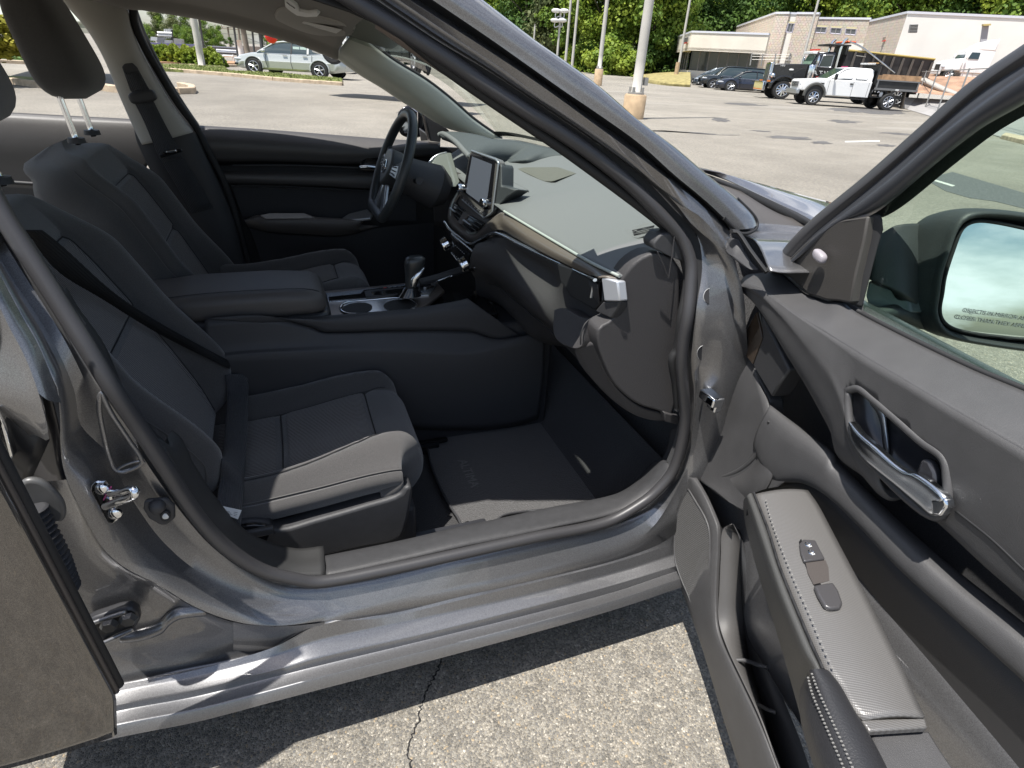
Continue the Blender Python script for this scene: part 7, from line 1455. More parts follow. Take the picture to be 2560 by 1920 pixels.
r_ = far_pole((1022, 1052), 700, 62, 210, .11, 'four headed lamp post with two tiers of white heads before the woods'); 
for (hx, hy, an) in ((1012, 128, 0), (1108, 130, 0), (1000, 245, 0), (1085, 245, 0)):
    p = U('B2', hx, hy, 'H', 62); q = U('B2', 1045, hy+65, 'H', 62); inv = Vector(r_.location)
    o = roundbox('lamp_head', p-inv, (.42, .42, .17), (.9, .9), WHITE, None, 10); o.parent = r_; o = tube('lamp_arm', [p-inv+Vector((0, 0, -.1)), p-inv+Vector((0, 0, -.5)), q-inv], .04, WHITE, seg=5); o.parent = r_
far_pole((1122, 1188), 760, 58, -60, .12, 'thin pale lamp post just right of the four headed one'); far_pole((1200, 1255), 820, 56, -60, .12, 'thin pale lamp post, second right of the four headed one')
far_pole((745, 752), 480, 75, 350, .10, 'short thin pale post standing low against the woods left of the four headed lamp'); far_pole((2048, 2075), 870, 66, 650, .10, 'low thin post half hidden behind the nearest lamp post')
far_pole((215, 285), 425, 66, -40, .13, 'pale lamp post in front of the showroom fascia', 'C'); far_pole((952, 1030), 290, 60, -30, .11, 'thin pale flag pole before the office block wall', 'C')
b = lathe('pole_plinth', [(.2, -1), (.2, .8), (0, .8)], BASEM, None, 16, M=Matrix.Translation(U('K2', 190, 660, 'H', 66))); tag(b, 'short tan plinth at the foot of the pole before the showroom', 'plinth')
# poles seen through the driver window
pL = G0('L2', 1225, 1105); pole('lamp_post', pL, 9, .17, .13, 'thick pale lamp post in the grass beside the hedge', lean=(0, 0), group='lamp posts of the lot')
o = plate('pole_slab', [pL+Vector((x, y, .12)) for x, y in ((-.9, -.35), (.9, -.35), (.9, .35), (-.9, .35))], (0, 0, -.15), KERBM); tag(o, 'small concrete slab under the lamp post by the hedge', 'slab')
def upole(fr, xb, yb_, xt, yt, d, r, label, m_, name='utility_pole', arms=()):
    b = U(fr, xb, yb_, 'H', d); t = U(fr, xt, yt, 'H', d); root = empty(name, (b.x, b.y, -.2)); tag(root, label, 'pole')
    o = tube('shaft', [Vector((0, 0, 0)), Vector((t.x-b.x, t.y-b.y, t.z+.2))], r, m_, seg=8, n=4); o.parent = root
    dr_ = Vector((_r[0], _r[1], 0)).normalized()
    for fz, w in arms:
        c = Vector((t.x-b.x, t.y-b.y, t.z+.2))*fz; o = tube('crossarm', [c-dr_*w, c+dr_*w], .07, m_, seg=4); o.parent = root
        for k in (-1, -.5, .5, 1):
            o = tube('insulator', [c+dr_*w*k, c+dr_*w*k+Vector((0, 0, .25))], .06, m_, seg=5); o.parent = root
    return root
upole('L2', 1240, 740, 1150, 120, 48, .07, 'thin dark post right of the pale lamp post, above the hedge', DKP)
upole('L2', 1875, 900, 1790, 240, 50, .07, 'thin dark post above the front of the silver sedan', DKP)
upole('L2', 1730, 700, 1690, 345, 120, .14, 'distant utility pole with two crossarms beside the far tree', WOODP, arms=((.99, 2.0), (.92, 1.8)))
upole('L2', 1920, 750, 1880, 280, 90, .13, 'utility pole with crossarm just left of the leaning brown pole', WOODP, arms=((.93, 1.8),))
upole('L2', 2070, 860, 1950, 270, 62, .22, 'thick leaning brown utility pole behind the silver sedan bonnet', WOODP)
upole('L2', 2170, 810, 2140, 370, 66, .09, 'thin post carrying the blue sign', DKP)
upole('L3', 660, 480, 618, 90, 60, .15, 'dark square post below the blue sign beside the red balloon', DKP)
upole('L3', 735, 430, 725, 120, 70, .08, 'thin dark post below the red balloon', DKP, arms=((.95, .6),))
bs = [U('L3', x, y, 'H', 65.5) for x, y in ((422, 25), (720, 60), (720, 112), (425, 92))]; o = plate('blue_sign', bs, (.0, .3, 0), mat('sign_blue', (.03, .14, .50), .4)); tag(o, 'blue street sign panel high on posts above the silver sedan', 'sign')
wp_ = upole('L2', 1945, 870, 1900, 590, 46, .16, 'white painted bollard pole behind the silver sedan bonnet', WHITE, 'white_post')
def wires(label, pts, d):
    P = [U('L2', x, y, 'H', d) for x, y in pts]; root = tube('power_line', P, .022, DKP, seg=4, n=14); tag(root, label, 'cable')
wires('upper power line between the utility poles', [(1640, 350), (1880, 345), (2220, 420), (2700, 520)], 90); wires('middle power line sagging behind the poles', [(1600, 470), (1900, 490), (2220, 490), (2700, 510)], 91); wires('lower slanting power line behind the brown pole', [(1900, 480), (2220, 620), (2500, 720)], 88)
# balloons
rb_ = roundbox('red_balloon', U('L3', 815, 200, 'H', 30), (.26, .26, .29), (1, 1), mat('balloon_red', (.75, .015, .01), .35, spec=.6), None, 20); tag(rb_, 'red balloon above the silver sedan', 'balloon'); 
bs_ = tube('balloon_string', [U('L3', 830, 270, 'H', 30), U('L3', 850, 400, 'H', 30)], .006, DKP, rb_, seg=4)
bb2 = roundbox('blue_balloon', U('B3', 590, 425, 'H', 26), (.16, .16, .19), (1, 1), mat('balloon_blue', (.03, .25, .75), .35, spec=.6), None, 16); tag(bb2, 'blue balloon over the white car seen through the windshield', 'balloon')
# low buildings behind the hedge
lb = building('long_low_building', U('L2', 700, 720, 'H', 70), 'long low building with a pale blue roof edge behind the hedge')
for nm, pts, m_, d in (('wall', [(-200, 640), (1100, 690), (1100, 900), (-200, 860)], mat('lowwall_pale', (.50, .50, .52), .8), 70), ('roof_edge', [(-200, 615), (1100, 672), (1100, 700), (-200, 642)], mat('roof_edge_violet', (.20, .18, .34), .6), 69.7)):
    o, n = wall_px(nm, [U('L2', x, y, 'H', d) for x, y in pts], m_, lb, .3)
for nm, pts, m_ in (('rooftop_unit', [(390, 540), (505, 540), (515, 650), (395, 640)], mat('unit_grey', (.22, .22, .23), .6)), ('rooftop_unit', [(270, 530), (390, 540), (390, 600), (270, 600)], WHITE), ('rooftop_wall', [(690, 560), (855, 578), (860, 665), (700, 655)], mat('unit_tan', (.36, .34, .32), .7)), ('rooftop_wall', [(520, 590), (650, 600), (655, 655), (520, 650)], mat('unit_light', (.42, .42, .42), .7))):
    P = [U('L2', x, y, 'H', 72) for x, y in pts]; o = plate(nm, P, (.0, 1.5, 0), m_); setp(o, lb)
mg = building('strip_mall', U('L2', 1600, 800, 'H', 80), 'grey brown flat building left of the poles behind the hedge')
for nm, pts, m_, d in (('wall', [(1330, 700), (1870, 735), (1870, 900), (1330, 880)], mat('mall_grey', (.24, .22, .21), .8, var=(1, .15)), 80), ('roof_edge', [(1320, 690), (1870, 725), (1870, 745), (1320, 712)], mat('mall_edge', (.34, .33, .36), .6), 79.8), ('wall', [(1870, 690), (2700, 740), (2700, 900), (1870, 880)], mat('mall_brown', (.26, .21, .18), .85), 82)):
    o, n = wall_px(nm, [U('L2', x, y, 'H', d) for x, y in pts], m_, mg, .3)
for y in (800, 830): o = tube('wall_band', [U('L2', 1480, y-30, 'H', 79.5), U('L2', 1860, y-8, 'H', 79.5)], .08, COP, seg=4); setp(o, mg)
gt = empty('rooftop_sign_frame', U('L2', 580, 650, 'H', 74)); tag(gt, 'white slatted billboard frame above the low building', 'billboard frame')
for k in range(5):
    x = 512+k*33; o = plate('slat', [U('L2', x, 385, 'H', 74), U('L2', x+24, 386, 'H', 74), U('L2', x+28, 560, 'H', 74), U('L2', x+6, 560, 'H', 74)], (0, .1, 0), mat('slat_white', (.60, .60, .60), .6) if k == 0 else bpy.data.materials['slat_white']); setp(o, gt)
for y in (460, 510): o = tube('rail', [U('L2', 390, y-8, 'H', 73.9), U('L2', 660, y+5, 'H', 73.9)], .10, bpy.data.materials['slat_white'], seg=4); setp(o, gt)
o = tube('leg', [U('L2', 655, 400, 'H', 74), U('L2', 670, 650, 'H', 74)], .1, DKP, seg=4); setp(o, gt)
gf = empty('white_guard_rail', U('L2', 1700, 900, 'H', 47)); tag(gf, 'white guard rail between the hedge and the silver sedan', 'guard rail')
for a, b_ in (((1600, 880), (1800, 890)), ((1785, 860), (1800, 1010)), ((1610, 870), (1612, 940))): o = tube('rail', [U('L2', *a, 'H', 47), U('L2', *b_, 'H', 47)], .07, WHITE, seg=5); setp(o, gf)
# white house in the woods
wh2 = building('small_house', U('B2', 1060, 680, 'H', 95), 'small white house with a grey roof at the foot of the woods')
for nm, pts, m_, d in (('gable', [(1040, 610), (1065, 610), (1100, 730), (1030, 690)], mat('house_white', (.75, .75, .74), .7), 94), ('roof', [(960, 600), (1200, 588), (1200, 690), (1000, 700)], mat('house_roof', (.22, .23, .26), .8), 95), ('awning', [(1085, 700), (1165, 705), (1170, 735), (1085, 725)], bpy.data.materials.get('house_white'), 93.5), ('window', [(1085, 640), (1105, 640), (1105, 690), (1085, 690)], WIN, 94.8)):
    if m_ is None: m_ = bpy.data.materials['house_white']
    o, n = wall_px(nm, [U('B2', x, y, 'H', d) for x, y in pts], m_, wh2, .2)
# parking block, painted lines, dark marks
pbk = plate('parking_block', [G0('C', x, y, .12) for x, y in ((2085, 775), (2105, 762), (2250, 790), (2250, 812))], (0, 0, -.13), KERBM, None, .02); tag(pbk, 'tan concrete parking block by the fence, seen through the door glass', 'parking block')
LINE = mat('worn_line_paint', (.50, .49, .45), .8, var=(20, .3))
for pts in ([(1630, 1022), (1640, 1016), (1815, 1068), (1800, 1074)], [(1180, 812), (1380, 808), (1382, 816), (1182, 820)]):
    o = plate('painted_line', [G0('C', x, y, .006) for x, y in pts], (0, 0, -.004), LINE); tag(o, 'worn white parking line', kind='structure')
DARKM = mat('dark_mark', (.09, .085, .08), .7, var=(3, .3))
random.seed(5)
for i, (cx, cy, w, h) in enumerate(((860, 792, 120, 9), (1050, 822, 55, 8), (1420, 838, 60, 6), (1180, 700, 90, 8), (300, 765, 230, 4), (700, 755, 60, 3), (1480, 770, 90, 5), (1300, 640, 200, 14), (600, 600, 110, 6), (460, 690, 60, 12))):  # dark blotches and one long thin dark line
    P = []
    for k in range(22):
        a = 2*math.pi*k/22; rr = 1+random.uniform(-.35, .3); P.append(G0('C', cx+w*rr*math.cos(a), cy+h*rr*math.sin(a)+w*.06*math.cos(a), .0045))
    o = plate('dark_mark', P, (0, 0, -.003), DARKM); tag(o, 'dark mark on the asphalt', kind='structure')
# big darker patch of asphalt beyond the mirror
P = [G0('C', x, y, .0045) for x, y in ((1640, 1030), (1800, 990), (2212, 1110), (2400, 1180), (2212, 1200), (2050, 1160), (1900, 1140), (1760, 1100))]
o = plate('dark_patch', P, (0, 0, -.003), mat('dark_asphalt', (.10, .10, .10), .75, bump=(100, .5), var=(40, .4))); tag(o, 'dark patch of asphalt beyond the door mirror', kind='structure')
# ================================================================== TREES
def leaf_mat(name, c1, c2):
    m = bpy.data.materials.new(name); m.use_nodes = True; t = m.node_tree; b = t.nodes['Principled BSDF']; b.inputs['Roughness'].default_value = .6; b.inputs['Specular IOR Level'].default_value = .25
    c = t.nodes.new('ShaderNodeTexCoord'); n = t.nodes.new('ShaderNodeTexNoise'); n.inputs['Scale'].default_value = .45; n.inputs['Detail'].default_value = 5; r = t.nodes.new('ShaderNodeValToRGB'); r.color_ramp.elements[0].position = .35; r.color_ramp.elements[1].position = .65
    r.color_ramp.elements[0].color = (*c1, 1); r.color_ramp.elements[1].color = (*c2, 1); o = t.nodes['Material Output']; tr = t.nodes.new('ShaderNodeBsdfTranslucent'); mx = t.nodes.new('ShaderNodeMixShader'); mx.inputs[0].default_value = .32
    t.links.new(c.outputs['Object'], n.inputs['Vector']); t.links.new(n.outputs['Fac'], r.inputs[0]); t.links.new(r.outputs[0], b.inputs['Base Color']); t.links.new(r.outputs[0], tr.inputs['Color']); t.links.new(b.outputs[0], mx.inputs[1]); t.links.new(tr.outputs[0], mx.inputs[2]); t.links.new(mx.outputs[0], o.inputs['Surface'])
    return m
BARK = mat('bark', (.075, .06, .045), .95, bump=(8, .6, 4, .02))
LM = [leaf_mat('leaf_bright', (.11, .19, .025), (.31, .38, .05)), leaf_mat('leaf_mid', (.075, .15, .025), (.22, .31, .045)), leaf_mat('leaf_deep', (.035, .085, .02), (.10, .17, .03)), leaf_mat('leaf_sage', (.10, .13, .05), (.20, .22, .09))]
def crown_mesh(name, seed, R, H, z0, n, size, blobs=26, low=.0):
    """leaf-sized faces gathered in lumps over the crown's volume"""
    rg = np.random.RandomState(seed); B = []
    for k in range(blobs):
        t = rg.rand(); zz = z0+H*(.03+.94*t); prof = math.sin(math.pi*min(1, (t*.86+.14)))**.55
        if low: prof = max(prof, low*(1-t))
        a = rg.rand()*6.283; rr = R*prof*rg.uniform(.25, .85); B.append((rr*math.cos(a), rr*math.sin(a), zz, R*rg.uniform(.26, .46)))
    B = np.array(B); idx = rg.randint(0, blobs, n); c = B[idx]; v = rg.normal(size=(n, 3)); v /= np.linalg.norm(v, axis=1)[:, None]; rad = c[:, 3]*(rg.rand(n)**.28)*(1+.22*np.sin(5*v[:, 0]+seed)*np.cos(6*v[:, 2]))
    P = c[:, :3]+v*rad[:, None]*np.array([1, 1, .8]); up = v+rg.normal(size=(n, 3))*.55+np.array([0, 0, .4]); up /= np.linalg.norm(up, axis=1)[:, None]
    s = np.cross(up, rg.normal(size=(n, 3))); s /= np.linalg.norm(s, axis=1)[:, None]; w = np.cross(up, s); sz = size*rg.uniform(.6, 1.4, n)[:, None]
    Vv = np.stack([P-s*sz*.5, P+w*sz*.38+s*sz*.05, P+s*sz*.55, P-w*sz*.38], axis=1).reshape(-1, 3)
    me = bpy.data.meshes.new(name); me.vertices.add(4*n); me.vertices.foreach_set('co', Vv.ravel()); me.loops.add(4*n); me.loops.foreach_set('vertex_index', np.arange(4*n)); me.polygons.add(n); me.polygons.foreach_set('loop_start', np.arange(0, 4*n, 4)); me.polygons.foreach_set('loop_total', np.full(n, 4)); me.update(); me.validate()
    return me
def trunk_mesh(seed, h, r, R):
    rnd = random.Random(seed); before = set(SC.objects)
    bm = bmesh.new()
    def limb(P, r0, r1, k=6):
        Q = resample(P, 8); rows = []
        for i, p in enumerate(Q):
            t = (Q[min(i+1, 7)]-Q[max(i-1, 0)]).normalized(); s = t.cross(Vector((.3, 1, .1))).normalized(); u = t.cross(s); rr = r0+(r1-r0)*i/7
            rows.append([bm.verts.new(p+s*math.cos(j*6.283/k)*rr+u*math.sin(j*6.283/k)*rr) for j in range(k)])
        for a, b in zip(rows, rows[1:]):
            for j in range(k): bm.faces.new((a[j], a[(j+1) % k], b[(j+1) % k], b[j]))
    limb([Vector((0, 0, -.5)), Vector((rnd.uniform(-.2, .2), 0, h*.4)), Vector((rnd.uniform(-.5, .5), rnd.uniform(-.5, .5), h*.9))], r, r*.25)
    for k in range(7):
        a = rnd.uniform(0, 6.28); z = h*rnd.uniform(.25, .7); l = R*rnd.uniform(.5, .9); limb([Vector((0, 0, z)), Vector((math.cos(a)*l*.5, math.sin(a)*l*.5, z+l*.4)), Vector((math.cos(a)*l, math.sin(a)*l, z+l*.7))], r*.4, r*.08, 5)
    me = bpy.data.meshes.new('trunk'); bm.to_mesh(me); bm.free(); me.materials.append(BARK); return me
VAR = []
for k, (R, H, z0, n, s) in enumerate(((4.6, 15, 1.5, 11000, .34), (5.2, 17, 2.0, 12000, .35), (3.8, 13, .8, 9000, .31), (5.6, 13, 2.2, 11000, .35))):
    VAR.append((crown_mesh('crown', 11+k, R, H, z0, n, s, 34, .75), trunk_mesh(k, z0+H*.85, .28, R)))
_cm = {}
def tree(p, kind, li, sc, rz, label, group, name='tree', sz=None):
    root = empty(name, p, rz); tag(root, label, 'tree', group); s2 = sz or sc; root.scale = (sc, sc, s2)
    key = (kind, li)
    if key not in _cm: m = VAR[kind][0].copy(); m.materials.append(LM[li]); _cm[key] = m
    c = bpy.data.objects.new('crown', _cm[key]); COL.objects.link(c); c.parent = root
    t = bpy.data.objects.new('trunk', VAR[kind][1]); COL.objects.link(t); t.parent = root
    return root
rnd = random.Random(3)
looks = ('bright green', 'mid green', 'deep green', 'sage green')
def at_x(x, d):      # a spot on the ground in the photo column x at distance d
    p = U('S', x, 150+.064*(x-1280), 'H', d); return Vector((p.x, p.y, gz(p.x, p.y)))
# front row of the woods: (photo column, distance, kind, leaf, size)
rowA = [(1045, 112, 1, 2, 1.0), (1120, 104, 0, 1, 1.0), (1190, 100, 3, 0, .95), (1262, 104, 1, 1, 1.05), (1310, 92, 0, 2, 1.05), (1365, 96, 3, 1, 1.0), (1430, 84, 1, 1, 1.0), (1492, 80, 0, 0, 1.02), (1560, 82, 3, 0, 1.05), (1618, 80, 1, 1, 1.05), (1668, 84, 0, 1, 1.1), (1735, 96, 3, 2, 1.25), (1800, 108, 1, 0, 1.2), (1860, 106, 0, 1, 1.25), (1925, 104, 3, 0, 1.2), (1985, 98, 1, 2, 1.15), (2045, 96, 0, 1, 1.15), (2105, 94, 3, 0, 1.1), (2165, 92, 1, 1, 1.15), (2235, 90, 0, 0, 1.1), (2300, 90, 3, 1, 1.1), (2370, 88, 1, 0, 1.1), (2440, 88, 0, 2, 1.1), (2510, 86, 3, 1, 1.15), (2590, 86, 1, 0, 1.1)]
place = ('left of the four headed lamp', 'behind the four headed lamp', 'between the thin lamp posts', 'behind the second lamp post', 'behind the nearest lamp post', 'above the showroom roof', 'above the office block', 'above the white warehouse')
def where(x): return place[0] if x < 1370 else place[1] if x < 1410 else place[2] if x < 1460 else place[3] if x < 1530 else place[4] if x < 1660 else place[5] if x < 1860 else place[6] if x < 2170 else place[7]
seen = {}
def uniq(base):
    seen[base] = seen.get(base, 0)+1; k = seen[base]
    return base if k == 1 else base+(', second from left', ', third from left', ', fourth from left', ', fifth from left', ', sixth from left', ', seventh from left')[min(k-2, 5)]
for (x, d, k, l, s) in rowA:
    tree(at_x(x, d), k, l, s, rnd.uniform(0, 6), uniq('%s front row tree, %s' % (looks[l], where(x))), 'trees of the woods')
for i, x in enumerate(range(1060, 2640, 95)):
    d = 125+rnd.uniform(-6, 8); tree(at_x(x, d)+Vector((0, 0, 1 if x < 1500 else 4)), i % 4, (2, 1, 2, 1)[i % 4], 1.35+.15*(x > 1650), rnd.uniform(0, 6), uniq('tall %s rear row tree, %s' % (looks[(2, 1, 2, 1)[i % 4]], where(x))), 'trees of the woods')
# undergrowth: bright bushes at the edge, and the sage pine left
bushv = crown_mesh('bush_crown', 77, 2.6, 3.6, -.4, 3500, .30, 22, 1.0)
def bush(p, li, sc, label, name='bush', sz=None):
    m = bushv.copy(); m.materials.append(LM[li]); o = bpy.data.objects.new(name, m); COL.objects.link(o); o.location = p; o.scale = (sc, sc, sz or sc); o.rotation_euler.z = rnd.uniform(0, 6); tag(o, label, 'bush'); return o
for x, d, l, s, lb in ((1530, 76, 0, 1.25, 'bright green bush between the second and nearest lamp posts'), (1570, 75, 0, .9, 'small bright bush right of the second lamp post foot'), (1446, 80, 0, 1.0, 'bright bush at the lower edge of the woods beside the thin lamp posts'), (1490, 79, 1, .9, 'mid green bush left of the second lamp post foot'), (1610, 78, 2, 1.1, 'dark bush behind the nearest lamp post'), (1655, 80, 2, 1.3, 'dark bush at the left end of the showroom'), (1405, 88, 1, 1.0, 'bush behind the small white house roof'), (1340, 92, 3, 1.4, 'sage green bush left of the four headed lamp'), (1365, 88, 3, 1.6, 'sage pine-like bush just left of the white house'), (1295, 96, 1, 1.4, 'green bush above the windshield pillar'), (1700, 98, 1, 1.6, 'bush showing over the showroom roof'), (1760, 96, 0, 1.6, 'bright bush rising over the showroom roof beside the office block')):
    bush(at_x(x, d)+Vector((0, 0, .0 if s < 1.5 else 3)), l, s, lb)
ug = crown_mesh('undergrowth', 5, 1, 1, 0, 10, .3)
bpy.data.meshes.remove(ug)
# floor of the woods, shade under the trees painted into its dark colour
wf_ = skin('woods_floor', [[at_x(x, 88 if x < 1680 else 112)+Vector((0, 0, .05)) for x in (1000, 1200, 1400, 1600, 1700, 1900, 2200, 2700)], [at_x(x, 200)+Vector((0, 0, 14)) for x in (1000, 1200, 1400, 1600, 1700, 1900, 2200, 2700)]], mat('woods_floor_shade', (.03, .035, .015), 1), None, n=24); tag(wf_, 'shaded rising floor of the woods', kind='structure')
# trees through the driver window
for x, y, d, k, l, s, lb in ((250, 640, 110, 3, 1, .62, 'low tree left end behind the white billboard frame'), (420, 640, 115, 1, 3, .78, 'yellow green tree behind the billboard frame'), (560, 640, 115, 0, 1, .92, 'tallest far tree, right behind the billboard frame'), (700, 650, 112, 3, 3, .9, 'rounded far tree right of the billboard frame'), (900, 650, 112, 1, 1, .95, 'far round topped tree left of the pale lamp post'), (800, 660, 100, 2, 1, .6, 'smaller green tree below the round topped one'), (980, 670, 98, 3, 1, .55, 'green tree just left of the pale lamp post'), (1320, 700, 98, 1, 1, .58, 'green tree just right of the pale lamp post'), (1480, 720, 98, 3, 1, .64, 'broad tree between the pale post and the poles'), (1580, 730, 100, 0, 1, .58, 'right half of the broad tree left of the utility pole'), (1750, 740, 96, 2, 2, .40, 'small dark tree at the foot of the utility poles')):
    tree(U('L2', x, y, 'H', d)-Vector((0, 0, .6)), k, l, s*.33, rnd.uniform(0, 6), lb, 'trees beyond the road')
for x, y, d, k, l, s, lb in ((880, 420, 60, 2, 0, .34, 'yellow green tree right of the red balloon'), (1020, 430, 62, 3, 0, .34, 'yellow green tree behind the silver sedan roof'), (720, 430, 62, 2, 1, .22, 'small tree behind the dark square post')):
    tree(U('L3', x, y, 'H', d)-Vector((0, 0, .4)), k, l, s*.55, rnd.uniform(0, 6), lb, 'trees beyond the road')
for x, y, d, k, l, s, lb in ((350, 520, 70, 1, 1, .5, 'tree seen through the windshield left of the blue balloon'), (150, 420, 75, 3, 0, .5, 'tree seen at the top corner of the windshield'), (700, 560, 70, 0, 2, .5, 'tree seen through the windshield behind the white car'), (900, 600, 72, 1, 2, .5, 'dark tree seen through the windshield behind the dark wagon')):
    tree(U('B3', x, y, 'H', d)-Vector((0, 0, 2)), k, l, s, rnd.uniform(0, 6), lb, 'trees beyond the road')
# hedge
rg = np.random.RandomState(4); hA_, hB_ = U('L2', 250, 960, 'H', 41), U('L2', 1620, 1020, 'H', 40); nH = 15000
t = rg.rand(nH); zt_ = U('L2', 800, 735, 'H', 41).z; zb0 = -.1
hd_ = (hB_-hA_); dl_ = Vector((-hd_.y, hd_.x, 0)).normalized()
top_ = (zt_+.10*np.sin(t*40)+.08*np.sin(t*91))*(1-np.clip((t-.86)/.14, 0, 1)**2*.8); u = rg.uniform(-1, 1, nH); vz = rg.rand(nH)
edge = rg.rand(nH) < .75; u = np.where(edge, np.sign(u), u); prof = np.sqrt(np.clip(1-(vz**4), 0, 1))
bump_ = .25*np.sin(t*70+vz*9)*np.cos(vz*11)+rg.normal(size=nH)*.07
P = np.stack([hA_.x+hd_.x*t+dl_.x*(u*.9*prof+bump_), hA_.y+hd_.y*t+dl_.y*(u*.9*prof+bump_), zb0+(top_-zb0)*vz], axis=1)
v = rg.normal(size=(nH, 3)); v /= np.linalg.norm(v, axis=1)[:, None]; s = np.cross(v, rg.normal(size=(nH, 3))); s /= np.linalg.norm(s, axis=1)[:, None]; w = np.cross(v, s); sz = .15*rg.uniform(.6, 1.4, nH)[:, None]
Vv = np.stack([P-s*sz*.5, P+w*sz*.4, P+s*sz*.5, P-w*sz*.4], axis=1).reshape(-1, 3)
me = bpy.data.meshes.new('hedge'); me.from_pydata([tuple(q) for q in Vv], [], [(4*k, 4*k+1, 4*k+2, 4*k+3) for k in range(nH)]); o = link('hedge', me, leaf_mat('hedge_leaf', (.10, .17, .015), (.27, .32, .04))); tag(o, 'long bright green clipped hedge on the orange mulch bed', 'hedge')
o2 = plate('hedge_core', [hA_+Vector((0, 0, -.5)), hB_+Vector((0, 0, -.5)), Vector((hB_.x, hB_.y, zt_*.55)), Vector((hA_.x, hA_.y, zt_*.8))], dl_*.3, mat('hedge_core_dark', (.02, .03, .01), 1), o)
m = crown_mesh('shrub_crown', 9, .8, 1.0, .0, 1500, .12, 14, 1.0); m.materials.append(leaf_mat('shrub_leaf', (.20, .20, .02), (.38, .34, .05)))
for x, y, lb in ((100, 720, 'yellow green shrub under the lattice window'), (-120, 720, 'yellow green shrub at the left picture edge by the brick wall')):
    o = bpy.data.objects.new('shrub', m); COL.objects.link(o); o.location = U('W', x, y, 'H', 20.5)-Vector((0, 0, .1)); o.scale = (1.15, 1.15, .75); tag(o, lb, 'shrub')
# grass tufts along the islands
def tufts(name, label, poly_pts, n, h, col, w=.012):
    rg = np.random.RandomState(len(poly_pts)+n); xs = [p.x for p in poly_pts]; ys = [p.y for p in poly_pts]; V = []; F = []; pol = [(p.x, p.y) for p in poly_pts]
    while len(F) < n:
        x, y = rg.uniform(min(xs), max(xs)), rg.uniform(min(ys), max(ys))
        if not inside((x, y), pol): continue
        a = rg.rand()*3.14; k = len(V); hh = h*rg.uniform(.5, 1.4); z = .10; dx, dy = math.cos(a)*w*3, math.sin(a)*w*3; V += [(x-dx, y-dy, z), (x+dx, y+dy, z), (x+rg.normal()*h*.4, y+rg.normal()*h*.4, z+hh)]; F.append((k, k+1, k+2))
    me = bpy.data.meshes.new(name); me.from_pydata(V, [], F); o = link(name, me, col); tag(o, label, 'grass', kind='stuff')
GB = mat('grass_blade', (.22, .25, .08), .8, var=(2, .4))
tufts('grass', 'short patchy grass on the island in front of the silver sedan', isl, 5000, .05, GB)
# ================================================================== VEHICLES
TYRE = mat('tyre_rubber', (.022, .022, .022), .8); RIM = mat('alloy_rim', (.55, .56, .58), .3, .8); DGL = mat('car_window_glass', (.030, .045, .048), .05, spec=.9); BLK = mat('black_trim', (.015, .015, .016), .4); TAIL = mat('tail_red', (.45, .02, .02), .2); HEADL_ = mat('headlamp_clear', (.45, .47, .50), .1, spec=.8); AMB = mat('amber_lens', (.70, .22, .05), .3)
def wheel(root, x, y, r, w=.22, rim=RIM, spokes=5, name='wheel'):
    sg = 1 if y > 0 else -1; M = Matrix.Translation((x, y, r))
    o = lathe(name, [(r*.66, -w/2), (r*.94, -w/2), (r, -w*.32), (r, w*.32), (r*.94, w/2), (r*.66, w/2)], TYRE, root, 28, 'Y', M)
    q = lathe('rim', [(r*.67, sg*w*.50), (r*.62, sg*w*.44), (r*.60, sg*w*.20), (0, sg*w*.18)], BLK if spokes else rim, o, 24, 'Y', M); lathe('rim_lip', [(r*.68, sg*w*.50), (r*.66, sg*w*.54), (r*.60, sg*w*.50)], rim, q, 24, 'Y', M) if False else None
    tube('rim_lip', [Vector((x+r*.64*math.cos(a), y+sg*w*.49, r+r*.64*math.sin(a))) for a in [k*math.pi/8 for k in range(16)]], r*.035, rim, o, closed=True, seg=5, n=28)
    for k in range(spokes):
        a = 2*math.pi*k/spokes+.3; tube('spoke', [Vector((x, y+sg*w*.40, r)), Vector((x+r*.62*math.cos(a), y+sg*w*.46, r+r*.62*math.sin(a)))], r*.085, rim, o, seg=4, n=3)
    lathe('hub', [(0, sg*w*.5), (r*.14, sg*w*.48), (r*.16, sg*w*.3)], rim, o, 12, 'Y', M)
    return o
